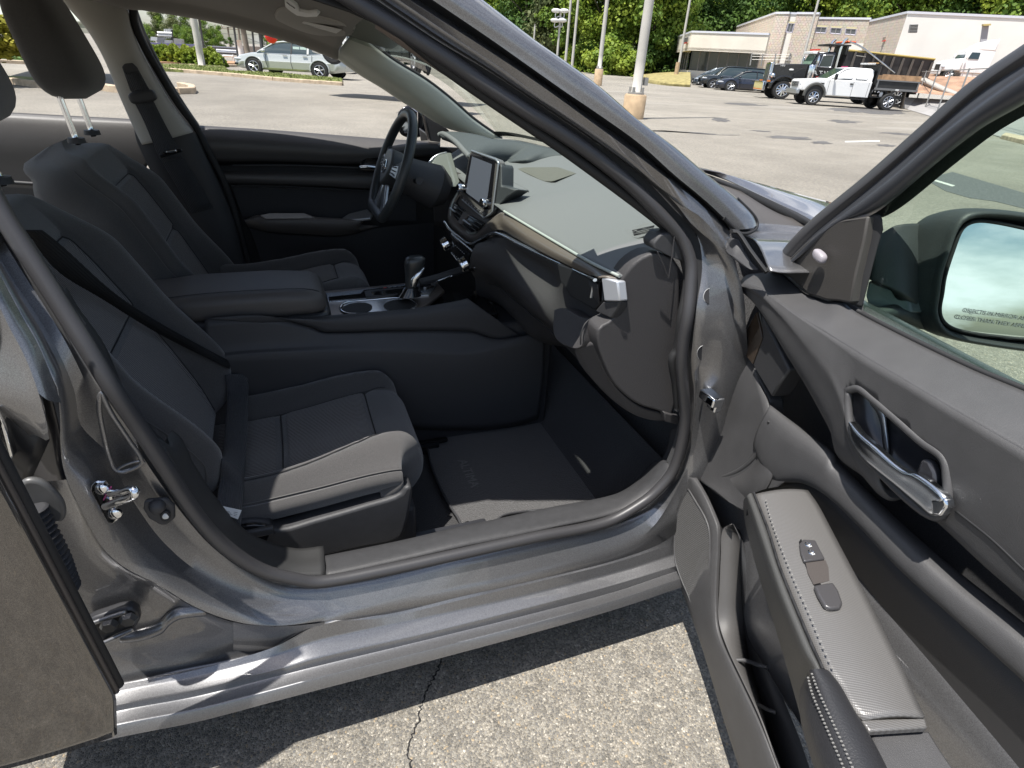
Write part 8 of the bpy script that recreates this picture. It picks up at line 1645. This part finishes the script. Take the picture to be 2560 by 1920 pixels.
def car_model(name, L, W, deck, bot, glass, roofx, wheels, r, paint, label, cat='car', spokes=5, group=None, tailfwd=False):
    """deck/bot/glass: (x, z) profiles, x forward"""
    root = empty(name); tag(root, label, cat, group); N_ = 34; xs = [-L/2+L*k/(N_-1) for k in range(N_)]; hw = lambda x: W/2*(1-.16*abs(2*x/L)**5)*(1-.22*max(0, abs(2*x/L)-.9)/.1)
    rows = []
    for x in xs:
        zb, zt = interp(bot, x), interp(deck, x); w = hw(x); zm = zb+(zt-zb)*.52
        half = [(0, zb), (w*.86, zb), (w*.97, zb+.10), (w, zm), (w*.985, zm+.02), (w*.97, zt-.13), (w*.93, zt-.04), (w*.84, zt), (0, zt+.02)]
        rows.append([Vector((x, -y, z)) for y, z in half]+[Vector((x, y, z)) for y, z in half[::-1][1:-1]])
    c0 = sum(rows[0], Vector())/len(rows[0]); c1 = sum(rows[-1], Vector())/len(rows[-1])
    grid_mesh('body', [[c0]*len(rows[0])]+rows+[[c1]*len(rows[0])], paint, root, 35, closed=True)
    gx_ = [glass[0][0]+(glass[-1][0]-glass[0][0])*k/22 for k in range(23)]; rr = []
    def ghw(z, x): b = hw(x)*.90; return b-(z-.95)*.42
    for x in gx_:
        zt = interp(glass, x); zb = interp(deck, x)-.03; w0 = ghw(zb, x); w1 = max(ghw(zt, x), .3); rr.append([Vector((x, -w0, zb)), Vector((x, -(w0*.3+w1*.7), zb+(zt-zb)*.72)), Vector((x, -w1*.90, zt-.015)), Vector((x, -w1*.5, zt+.008)), Vector((x, w1*.5, zt+.008)), Vector((x, w1*.90, zt-.015)), Vector((x, w0*.3+w1*.7, zb+(zt-zb)*.72)), Vector((x, w0, zb))])
    grid_mesh('glasshouse', rr, DGL, root, 40)
    rows = []
    for x in [roofx[0]+(roofx[1]-roofx[0])*k/12 for k in range(13)]:
        zt = interp(glass, x); w1 = max(ghw(zt, x), .3); rows.append([Vector((x, -w1*1.0, zt-.07)), Vector((x, -w1*.96, zt-.01)), Vector((x, -w1*.5, zt+.022)), Vector((x, w1*.5, zt+.022)), Vector((x, w1*.96, zt-.01)), Vector((x, w1*1.0, zt-.07))])
    grid_mesh('roof', rows, paint, root, 40)
    for sg in (-1, 1):
        ln = [Vector((x, sg*(ghw(interp(glass, x), x)*.97), interp(glass, x)-.02)) for x in gx_ if interp(glass, x) > interp(deck, x)-.02]
        tube('pillar', ln, .042, paint, root, seg=6, n=40)
        for px, rr_ in ((roofx[0]+(roofx[1]-roofx[0])*.52, .035), (roofx[0]+.10, .06)):
            zt = interp(glass, px); zb = interp(deck, px); tube('pillar', [Vector((px, sg*ghw(zt, px), zt-.03)), Vector((px-.03, sg*(ghw(zb, px)+.01), zb-.02))], rr_, BLK if rr_ < .05 else paint, root, seg=5, n=3)
        tube('window_trim', [Vector((x, sg*(hw(x)*.93), interp(deck, x)-.035)) for x in gx_[2:-2]], .012, CHROME, root, seg=4)
        for dx in (roofx[1]+.30, roofx[0]+(roofx[1]-roofx[0])*.50, roofx[0]-.12): tube('door_gap', [Vector((dx, sg*hw(dx)*.985, interp(deck, dx)-.06)), Vector((dx+.02, sg*hw(dx)*1.004, .62)), Vector((dx-.03, sg*hw(dx)*.985, .30))], .008, BLK, root, seg=4)
        for dx in (roofx[0]+(roofx[1]-roofx[0])*.60, roofx[0]+.08): tube('door_handle', [Vector((dx, sg*hw(dx)*1.0, .86)), Vector((dx+.18, sg*hw(dx)*1.0, .86))], .018, CHROME, root, seg=5)
        roundbox('side_mirror', (roofx[1]+.36, sg*(W/2+.06), 1.0), (.09, .10, .07), (.8, .8), paint, root, 8)
        for wx in wheels:
            o = lathe('wheel_well', [(r*1.17, 0), (r*1.17, .03), (0, .03)], BLK, root, 28, 'Y', Matrix.Translation((wx, sg*(hw(wx)*1.0-.025), r*1.05)) @ Matrix.Scale(sg, 4, (0, 1, 0)))
            tube('arch', [Vector((wx+r*1.2*math.cos(a), sg*(hw(wx)*1.002), r*1.05+r*1.2*math.sin(a))) for a in [k*math.pi/10-.15 for k in range(12)]], .028, paint, root, seg=5)
            wheel(root, wx, sg*(hw(wx)-.08), r, .22, RIM, spokes)
        xf = L/2; roundbox('headlight', (xf-.30, sg*W*.40, interp(deck, xf-.25)-.13), (.24, .12, .06), (.7, .7), HEADL_, root, 8); roundbox('tail_light', (-xf+.20, sg*W*.41, interp(deck, -xf+.2)-.10), (.20, .10, .07), (.7, .7), TAIL, root, 8)
        roundbox('fog_lamp', (xf-.12, sg*W*.38, .40), (.08, .10, .05), (.7, .7), BLK, root, 8)
    boxes('front_grille', [((L/2-.05, 0, .60), (.10, W*.5, .10)), ((L/2-.04, 0, .42), (.10, W*.55, .16))], BLK, root, .01); boxes('number_plate', [((L/2+.02, 0, .45), (.02, .32, .12)), ((-L/2-.01, 0, .8), (.02, .32, .12))], WHITE, root)
    return root
def put(root, front, rear, fx, rx, sy=1, sz=1):
    """front/rear wheel contact points in the world for local fx / rx on the camera side (y sign chosen by caller)"""
    f, r_ = Vector((front.x, front.y, 0)), Vector((rear.x, rear.y, 0)); d = f-r_; sc = d.length/(fx-rx); a = math.atan2(d.y, d.x); root.rotation_euler = (0, 0, a); root.scale = (sc, sy, sz)
    n = Vector((-math.sin(a), math.cos(a), 0)); m = r_+d*(-rx)/(fx-rx); side = 1 if n.dot(Vector((CAM[0], CAM[1], 0))-m) > 0 else -1
    return m, n, side
SEDAN = dict(deck=[(-2.4, .78), (-2.25, 1.02), (-1.5, 1.02), (-.9, .96), (1.0, .93), (1.5, .90), (2.1, .76), (2.4, .60)], bot=[(-2.4, .34), (-1.9, .24), (1.9, .20), (2.4, .26)], glass=[(-1.95, 1.01), (-1.1, 1.30), (-.4, 1.42), (.15, 1.43), (.55, 1.36), (1.25, .94)], roofx=(-1.0, .55))
SILV = paint_mat('silver_green_paint', (.47, .49, .47), metal=.3, rough=.32, fleck=.1)
def place_car(root, front, rear, fx, rx, W, sz=1.0, z=0):
    m, n, side = put(root, front, rear, fx, rx, 1, sz); root.location = m-n*side*(W/2-.1)+Vector((0, 0, z)); return root
mal = car_model('silver_sedan', 4.8, 1.82, wheels=(1.42, -1.40), r=.335, paint=SILV, label='silver grey sedan parked on the island seen through the driver window', group=None, **SEDAN)
place_car(mal, G0('L', 942, 512), G0('L', 1392, 545), 1.42, -1.40, 1.82, 1.0)
for k in range(2): o = boxes('window_sticker', [((-.42-k*.30, 0, 1.14), (.27, .006, .20))], mat('sticker_pale', (.50, .62, .58), .7) if k == 0 else bpy.data.materials['sticker_pale'], mal); o.location.y = .74
dk1 = car_model('parked_car', 4.6, 1.8, wheels=(1.38, -1.35), r=.33, paint=mat('dark_green_paint', (.05, .06, .06), .25, .5, coat=.6), label='dark wagon seen through the windshield with a many spoked wheel', spokes=12, group='cars parked beyond the windshield', **SEDAN)
place_car(dk1, U('B3', 640, 830, 'H', 15.5), U('B3', 1195, 945, 'H', 15.0), 1.38, -1.35, 1.8, 1.15); dk1.location.z = U('B3', 1195, 945, 'H', 15).z
wc1 = car_model('parked_car', 4.6, 1.8, wheels=(1.38, -1.35), r=.33, paint=mat('white_car_paint', (.75, .76, .75), .3, coat=.6), label='white car with red tail lamp below the blue balloon, seen through the windshield', group='cars parked beyond the windshield', **SEDAN)
wc1.location = U('B3', 720, 780, 'H', 20); wc1.rotation_euler.z = 2.5
dk2 = car_model('parked_car', 4.7, 1.82, wheels=(1.40, -1.38), r=.34, paint=mat('black_car_paint', (.012, .012, .016), .2, coat=.6), label='black car behind the silver sedan tail, partly hidden by the far windshield pillar', group='cars behind the silver sedan', **SEDAN)
place_car(dk2, G0('L3', 2420, 845), G0('L3', 3000, 800), 1.40, -1.38, 1.82)
# parked cars on the right
NAVY = mat('dark_navy_paint', (.016, .020, .034), .2, coat=.7); BLUEG = mat('blue_grey_paint', (.16, .19, .22), .3, .5, coat=.6); BLACKP = mat('truck_black_paint', (.014, .014, .015), .25, coat=.6); WPAINT = mat('truck_white_paint', (.78, .78, .77), .35, coat=.5, var=(1.2, .05))
hdg = Vector((math.cos(RX(153)), math.sin(RX(153)), 0))
def rear_at(f, px, hd=hdg):
    return min((f-hd*(.5+.05*k) for k in range(200)), key=lambda p: abs(proj_px(p)[0]-px))
c3 = car_model('parked_car', 4.7, 1.84, wheels=(1.40, -1.38), r=.36, paint=NAVY, label='dark navy sedan parked left of the black dump truck, nearest of the three', group='cars parked left of the dump truck', **SEDAN)
fp = G0('K1', 380, 588); place_car(c3, fp, fp-hdg*3.3, 1.40, -1.38, 1.84, 1.08)
SUVP = dict(deck=[(-2.5, 1.0), (-2.4, 1.12), (1.0, 1.12), (2.1, 1.08), (2.45, .85)], bot=[(-2.5, .5), (2.5, .45)], glass=[(-2.35, 1.12), (-2.2, 1.78), (.4, 1.82), (.75, 1.76), (1.35, 1.12)], roofx=(-2.2, .70))
c4 = car_model('parked_car', 5.0, 1.95, wheels=(1.55, -1.5), r=.40, paint=mat('suv_dark_paint', (.020, .026, .030), .25, coat=.6), label='dark boxy sport utility vehicle, middle of the three parked cars', group='cars parked left of the dump truck', **SUVP)
fp = G0('K1', 225, 560); fp = fp+(Vector((CAM[0], CAM[1], 0))-fp)*.06; place_car(c4, fp, fp-hdg*3.5, 1.55, -1.5, 1.95, 1.0)
HATP = dict(deck=[(-2.0, 1.0), (-1.9, 1.05), (.9, 1.0), (1.6, .92), (2.1, .65)], bot=[(-2.1, .3), (2.1, .25)], glass=[(-1.95, 1.04), (-1.6, 1.50), (-.2, 1.58), (.3, 1.52), (1.5, .96)], roofx=(-1.6, .3))
c5 = car_model('parked_car', 4.2, 1.75, wheels=(1.30, -1.25), r=.34, paint=BLUEG, label='blue grey hatchback, farthest left of the three parked cars', group='cars parked left of the dump truck', **HATP)
fp = G0('K1', 140, 538); fp = fp+(Vector((CAM[0], CAM[1], 0))-fp)*.10; place_car(c5, fp, fp-hdg*2.9, 1.30, -1.25, 1.75, 1.1)
# ---- white dump pickup (local x forward, z up, wheelbase 4.1)
def mirror2(f):
    for sg in (-1, 1): f(sg)
def loftbox(name, secs, matl, root, bev=.04):
    """secs: (x, half width, z0, z1[, top half width])"""
    rows = []
    for s in secs:
        x, w, z0, z1 = s[:4]; wt = s[4] if len(s) > 4 else w
        rows.append([Vector((x, -w, z0)), Vector((x, -w, (z0+z1)/2)), Vector((x, -wt, z1)), Vector((x, wt, z1)), Vector((x, w, (z0+z1)/2)), Vector((x, w, z0))])
    c0 = sum(rows[0], Vector())/6; c1 = sum(rows[-1], Vector())/6
    o = grid_mesh(name, [[c0]*6]+rows+[[c1]*6], matl, root, 30, closed=True); 
    if bev: bevel(o, bev, 2)
    return o
pk_ = empty('dump_pickup'); tag(pk_, 'white pickup with a black dump bed carrying a plank, parked beside the dump truck', 'truck')
loftbox('bonnet', [(2.92, .84, .75, 1.18), (2.80, .92, .72, 1.26), (1.55, .96, .70, 1.36)], WPAINT, pk_, .05)
loftbox('cab', [(1.60, .97, .55, 1.34), (-.95, .97, .55, 1.34)], WPAINT, pk_, .03)
loftbox('cab_roof', [(1.55, .90, 1.30, 1.36, .88), (.62, .88, 1.32, 1.93, .76), (.30, .88, 1.32, 1.98, .76), (-.75, .88, 1.32, 1.97, .76), (-.95, .88, 1.32, 1.90, .74)], WPAINT, pk_, .05)
ws_ = [Vector((1.50, -.80, 1.37)), Vector((1.50, .80, 1.37)), Vector((.70, .70, 1.90)), Vector((.70, -.70, 1.90))]; plate('windshield', [p+Vector((.02, 0, .012)) for p in ws_], (-.02, 0, -.02), DGL, pk_)
for sg in (-1, 1):
    for pts in (((1.28, 1.38), (.62, 1.86), (.18, 1.86), (.18, 1.38)), ((-.05, 1.40), (-.05, 1.84), (-.62, 1.84), (-.66, 1.40))):
        P = [Vector((x, sg*(.893-(z-1.3)*.20), z)) for x, z in pts]; plate('side_window', P, (0, sg*.012, 0), DGL, pk_); tube('window_seal', [p+Vector((0, sg*.012, 0)) for p in P], .018, BLK, pk_, closed=True, seg=4, n=24, smooth=False)
    for x in (1.38, .05, -.80): tube('door_gap', [Vector((x, sg*.975, 1.33)), Vector((x, sg*.975, .60))], .008, BLK, pk_, seg=4)
    boxes('door_handle', [((.16, sg*.985, 1.18), (.16, .03, .06))], BLK, pk_); boxes('badge', [((1.75, sg*.975, 1.12), (.22, .01, .06))], BLK, pk_)
    roundbox('side_mirror', (1.18, sg*1.18, 1.48), (.07, .13, .16), (.6, .6), BLK, pk_, 8); tube('mirror_arm', [Vector((1.15, sg*.95, 1.40)), Vector((1.18, sg*1.14, 1.44))], .03, BLK, pk_, seg=5)
    tube('wheel_arch', [Vector((2.05+.56*math.cos(a), sg*.99, .52+.56*math.sin(a))) for a in [k*math.pi/12-.1 for k in range(14)]], .085, mat('arch_grey', (.07, .07, .065), .7) if sg < 0 else bpy.data.materials['arch_grey'], pk_, seg=6, n=24)
    o = lathe('wheel_well', [(.50, 0), (.50, .02), (0, .02)], BLK, pk_, 24, 'Y', Matrix.Translation((2.05, sg*.95, .52)) @ Matrix.Scale(sg, 4, (0, 1, 0)))
    wheel(pk_, 2.05, sg*.90, .42, .28, BCHROME, 8); wheel(pk_, -2.05, sg*.92, .42, .50, RIM, 8)
    roundbox('headlight', (2.80, sg*.72, 1.02), (.12, .16, .10), (.5, .5), HEADL_, pk_, 8); boxes('step', [((.3, sg*.92, .46), (2.2, .18, .06))], BLK, pk_)
    for k in range(5): pass
boxes('grille', [((2.93, 0, 1.02), (.06, 1.10, .26))], mat('grille_grey', (.10, .10, .11), .5), pk_, .01)
for k in range(3): boxes('grille_bar', [((2.97, 0, .94+k*.08), (.03, 1.06, .025))], SILVER, pk_)
roundbox('grille_badge', (2.99, 0, 1.03), (.02, .11, .05), (.9, .9), NAVY, pk_, 8)
boxes('front_bumper', [((2.98, 0, .66), (.20, 1.90, .24))], SILVER, pk_, .03, 2); boxes('bumper_lower', [((2.95, 0, .50), (.14, 1.6, .10))], BLK, pk_)
boxes('roof_marker', [((.50-abs(k)*.03, k*.16, 2.0), (.10, .06, .04)) for k in (-2, -1, 0, 1, 2)], mat('marker_purple_red', (.45, .05, .15), .4), pk_)
DB = mat('dump_bed_black', (.020, .020, .020), .5, var=(3, .3))
loftbox('dump_bed', [(-1.15, 1.02, 1.02, 1.48), (-3.45, 1.02, 1.02, 1.48)], DB, pk_, .01)
boxes('bed_floor_rail', [((-2.3, sg*1.04, 1.03), (2.35, .06, .10)) for sg in (-1, 1)]+[((-2.3, sg*1.04, 1.46), (2.35, .06, .06)) for sg in (-1, 1)]+[((x, sg*1.05, 1.25), (.07, .05, .42)) for sg in (-1, 1) for x in (-1.2, -3.40)], mat('rail_worn_grey', (.16, .16, .16), .5), pk_)
boxes('headboard', [((-1.12, 0, 1.70), (.06, 1.90, .95)), ((-1.05, 0, 2.16), (.5, 1.9, .05))], DB, pk_)
boxes('cab_shield_tooth', [((-.80, -.9+k*.2, 2.22), (.05, .06, .08)) for k in range(10)], WHITE, pk_)
plk = boxes('bed_plank', [((-2.4, 1.0, 1.62), (2.1, .05, .26)), ((-2.3, -1.0, 1.60), (2.2, .05, .24))], mat('weathered_plank', (.36, .22, .12), .8, var=(4, .3)), pk_)
boxes('amber_bar', [((-1.0, .2, 2.26), (.12, 1.1, .05))], mat('amber_bar', (.60, .34, .12), .6), pk_)
boxes('side_tool_rack', [((-1.45, sg*.93, .62), (.85, .10, .05)) for sg in (-1, 1)]+[((-1.45, sg*.93, .95), (.85, .10, .05)) for sg in (-1, 1)]+[((-1.05, sg*.93, .78), (.05, .10, .38)) for sg in (-1, 1)]+[((-1.85, sg*.93, .78), (.05, .10, .38)) for sg in (-1, 1)]+[((-1.2, 0, .66), (4.2, .5, .16))], BLK, pk_)
for sg in (-1, 1): roundbox('white_jug', (-1.62, sg*.93, .76), (.09, .06, .13), (.7, .7), WHITE, pk_, 8); roundbox('tool_bag', (-1.30, sg*.92, .69), (.14, .06, .05), (.8, .8), mat('bag_tan', (.3, .25, .2), .9) if sg < 0 else bpy.data.materials['bag_tan'], pk_, 8)
for sg in (-1, 1): plate('mud_flap', [Vector((-2.85, sg*.72, .95)), Vector((-2.85, sg*1.10, .95)), Vector((-2.98, sg*1.10, .12)), Vector((-2.98, sg*.72, .12))], (-.02, 0, 0), mat('flap_brown', (.12, .10, .08), .9) if sg < 0 else bpy.data.materials['flap_brown'], pk_); boxes('tail_light', [((-3.42, sg*.98, .98), (.08, .12, .07))], TAIL, pk_); boxes('reflector', [((-2.35, sg*1.075, 1.03), (.18, .01, .07))], WHITE, pk_)
fq = G0('C', 982, 606)
place_car(pk_, fq, rear_at(fq, 2208), 2.05, -2.05, 2.0, .98)
# ---- large black dump truck (wheelbase 5.6)
dt = empty('dump_truck'); tag(dt, 'large black dump truck with chrome bumper, grille and tall exhaust stacks', 'truck')
loftbox('bonnet', [(4.05, .52, 1.0, 1.95), (3.9, .56, 1.0, 2.02), (2.10, .78, 1.0, 2.10)], BLACKP, dt, .05)
boxes('radiator_shell', [((4.10, 0, 1.50), (.18, 1.12, 1.16))], BCHROME, dt, .04, 2); boxes('radiator_grille', [((4.20, 0, 1.48), (.04, .92, 1.0))], mat('radiator_dark', (.06, .06, .06), .4), dt)
boxes('grille_bar', [((4.225, -.40+k*.10, 1.48), (.02, .02, 1.0)) for k in range(9)], BCHROME, dt)
boxes('front_bumper', [((4.45, 0, .72), (.16, 2.30, .55))], BCHROME, dt, .04, 2); boxes('bumper_lamp', [((4.54, -1.0+k*.16, .52), (.02, .07, .06)) for k in range(13)], AMB, dt)
def fender(sg):
    P0 = [Vector((3.35+.78*math.cos(a), sg*.62, .62+.78*math.sin(a))) for a in [k*math.pi/12 for k in range(13)]]; P1 = [Vector((p.x, sg*1.18, p.z-.03)) for p in P0]; P2 = [Vector((3.35+.70*math.cos(a), sg*1.20, .62+.66*math.sin(a))) for a in [k*math.pi/12 for k in range(13)]]
    skin('front_wing', [P0, P1, P2], BLACKP, dt, n=24, m=2, thick=.03); roundbox('headlight', (4.02, sg*.86, 1.34), (.14, .16, .15), (.9, .9), BCHROME, dt, 10); boxes('lamp_strip', [((4.2, sg*.92, 1.02), (.16, .20, .10))], AMB, dt)
    wheel(dt, 3.35, sg*1.0, .54, .30, BCHROME, 10); tube('exhaust_stack', [Vector((.62, sg*.98, 1.0)), Vector((.62, sg*.98, 3.35)), Vector((.42, sg*.98, 3.60))], .075, BCHROME, dt, seg=10); roundbox('air_cleaner', (1.95, sg*1.02, 1.62), (.20, .20, .46), (.4, 1), BCHROME, dt, 12)
    P = [Vector((x, sg*1.025, z)) for x, z in ((1.62, 1.98), (1.50, 2.62), (.92, 2.66), (.92, 1.98))]; plate('side_window', P, (0, sg*.015, 0), DGL, dt); tube('window_seal', [p+Vector((0, sg*.015, 0)) for p in P], .025, SILVER, dt, closed=True, seg=4, n=24, smooth=False)
    tube('door_gap', [Vector((x, sg*1.02, z)) for x, z in ((1.70, 2.70), (1.75, 1.9), (1.68, 1.1), (.86, 1.1), (.86, 2.72))], .012, BLK, dt, seg=4)
    roundbox('side_mirror', (1.85, sg*1.42, 2.25), (.05, .12, .30), (.5, .5), BCHROME, dt, 8); tube('mirror_arm', [Vector((1.55, sg*1.0, 2.6)), Vector((1.85, sg*1.42, 2.58)), Vector((1.85, sg*1.42, 1.92)), Vector((1.55, sg*1.0, 1.8))], .018, BCHROME, dt, seg=5)
    boxes('step', [((1.4, sg*1.0, .72), (1.2, .30, .25)), ((1.4, sg*1.05, .45), (.9, .2, .06))], BCHROME, dt, .02); boxes('turn_marker', [((2.02, sg*.98, 1.90-k*.10), (.03, .02, .05)) for k in range(5)], AMB, dt)
    for x in (-1.9, -3.2): wheel(dt, x, sg*.95, .54, .55, RIM, 10)
    M = Matrix(((-sg, 0, 0, 1.30), (0, 0, sg, sg*1.045), (0, 1, 0, 1.62), (0, 0, 0, 1)))
    text_mesh('door_lettering', 'A.T.W.', .36, M, WHITE, dt, .004); M2 = M.copy(); M2.translation = (1.30, sg*1.045, 1.38); boxes('door_red_line', [((1.30, sg*1.04, 1.40), (.62, .01, .06)), ((1.30, sg*1.04, 1.28), (.42, .01, .04))], mat('letter_red', (.60, .04, .03), .5) if sg < 0 else bpy.data.materials['letter_red'], dt)
    M3 = Matrix(((-sg, 0, 0, 3.55), (0, 0, sg, sg*.66), (0, 1, 0, 1.92), (0, 0, 0, 1))); text_mesh('bonnet_number', '1493', .15, M3, WHITE, dt, .004)
    roundbox('bonnet_badge', (3.0, sg*.70, 1.72), (.14, .02, .06), (.9, .9), WHITE, dt, 8)
mirror2(fender)
loftbox('cab', [(2.1, 1.0, 1.0, 2.02), (.75, 1.02, 1.0, 2.02)], BLACKP, dt, .04); loftbox('cab_top', [(1.98, .92, 1.95, 2.10), (1.72, .94, 2.0, 2.80, .84), (.78, .98, 2.0, 2.86, .88)], BLACKP, dt, .06)
plate('windshield', [Vector((2.02, -.80, 2.08)), Vector((2.02, .80, 2.08)), Vector((1.80, .74, 2.66)), Vector((1.80, -.74, 2.66))], (.03, 0, .01), mat('cab_glass_green', (.16, .24, .19), .08, spec=.8), dt); boxes('sun_shield', [((1.95, 0, 2.74), (.26, 1.80, .16))], WPAINT, dt, .03)
boxes('roof_marker', [((1.75, -.7+k*.35, 2.92), (.14, .10, .08)) for k in range(5)], mat('marker_red', (.60, .05, .03), .4), dt)
boxes('box_canopy', [((.75, 0, 3.22), (1.2, 2.2, .10)), ((.3, 0, 2.95), (.10, 2.2, .50))], DB, dt, .02); boxes('canopy_folded_tarp', [((.15, 0, 3.42), (.5, 1.9, .10))], mat('tarp_orange', (.75, .13, .04), .6), dt, .03)
DBX = mat('dump_box_grey', (.040, .038, .038), .6, var=(2, .35))
rows = [[Vector((x, -w, z0)), Vector((x, -w2, z1)), Vector((x, w2, z1)), Vector((x, w, z0))] for x, w, z0, w2, z1 in ((.25, 1.0, 1.25, 1.18, 2.95), (-4.55, 1.0, 1.25, 1.18, 2.75))]
grid_mesh('dump_box', [[sum(rows[0], Vector())/4]*4]+rows+[[sum(rows[1], Vector())/4]*4], DBX, dt, 20, closed=True)
for sg in (-1, 1):
    for k in range(9):
        x = -.1-k*.54; plate('box_rib', [Vector((x, sg*1.02, 1.3)), Vector((x, sg*1.21, 2.92-.04*k)), Vector((x-.10, sg*1.21, 2.92-.04*k)), Vector((x-.16, sg*1.02, 1.3))], (0, sg*.06, 0), mat('rib_worn', (.13, .115, .10), .7) if (k == 0 and sg < 0) else bpy.data.materials['rib_worn'], dt)
    tube('box_rail', [Vector((.25, sg*1.2, 2.96)), Vector((-4.55, sg*1.2, 2.76))], .06, mat('rail_ochre', (.34, .26, .08), .7) if sg < 0 else bpy.data.materials['rail_ochre'], dt, seg=5)
    tube('tarp_arm', [Vector((-2.6, sg*1.28, 1.9)), Vector((-.4, sg*1.26, 3.15)), Vector((.35, sg*1.2, 3.42))], .05, CHROME, dt, seg=6)
    plate('mud_flap', [Vector((-3.85, sg*.7, 1.05)), Vector((-3.85, sg*1.1, 1.05)), Vector((-3.9, sg*1.1, .15)), Vector((-3.9, sg*.7, .15))], (-.02, 0, 0), BLK, dt)
boxes('chassis_rail', [((-1.2, sg*.42, .92), (6.6, .14, .30)) for sg in (-1, 1)], BLK, dt); tube('ladder', [Vector((-.2, 1.22, 2.7)), Vector((-.75, 1.24, 2.66))], .02, GALV, dt, seg=4)
fp = G0('C', 803, 572); place_car(dt, fp, rear_at(fp, 2175), 3.35, -1.9, 2.3, 1.0)
# ---- white tractor unit behind the fence
sm = empty('semi_tractor'); tag(sm, 'white tractor unit with a tall roof fairing behind the fence', 'truck')
loftbox('bonnet', [(3.4, .75, 1.0, 1.55), (3.2, .95, .9, 1.75), (1.6, 1.15, .9, 2.15)], WPAINT, sm, .12); loftbox('cab', [(1.6, 1.15, .8, 2.9, 1.05), (-.9, 1.2, .8, 3.0, 1.1)], WPAINT, sm, .08)
loftbox('roof_fairing', [(1.1, 1.0, 2.8, 3.0), (.3, 1.1, 2.9, 3.6), (-.9, 1.15, 2.9, 4.0)], WPAINT, sm, .12); plate('windshield', [Vector((1.72, -.95, 2.12)), Vector((1.72, .95, 2.12)), Vector((1.42, .85, 2.75)), Vector((1.42, -.85, 2.75))], (.04, 0, .02), DGL, sm)
for sg in (-1, 1):
    plate('side_window', [Vector((1.35, sg*1.16, 2.1)), Vector((1.15, sg*1.10, 2.7)), Vector((.4, sg*1.12, 2.7)), Vector((.4, sg*1.18, 2.1))], (0, sg*.03, 0), DGL, sm); wheel(sm, 2.5, sg*1.05, .52, .3, RIM, 8); wheel(sm, -2.2, sg*.95, .52, .5, RIM, 8); roundbox('headlight', (3.2, sg*.8, 1.25), (.15, .2, .14), (.6, .6), HEADL_, sm, 8)
    roundbox('side_mirror', (1.6, sg*1.45, 2.3), (.06, .1, .28), (.5, .5), WPAINT, sm, 8)
boxes('grille', [((3.42, 0, 1.22), (.08, 1.1, .55))], BLK, sm); boxes('front_bumper', [((3.45, 0, .72), (.2, 2.2, .4))], WPAINT, sm, .05, 2); boxes('chassis_rail', [((-1.6, 0, .9), (3.4, .9, .25)), ((.3, 0, .6), (2.2, 2.2, .35))], WPAINT, sm, .02)
p = HH('C', 1860, 452, 52); q = HH('C', 1990, 470, 50.5); sm.location = p.lerp(q, .3)-Vector((0, 0, .15)); sm.rotation_euler.z = math.atan2(2.4, -2.7)+.15; sm.scale = (.62, .62, .60)
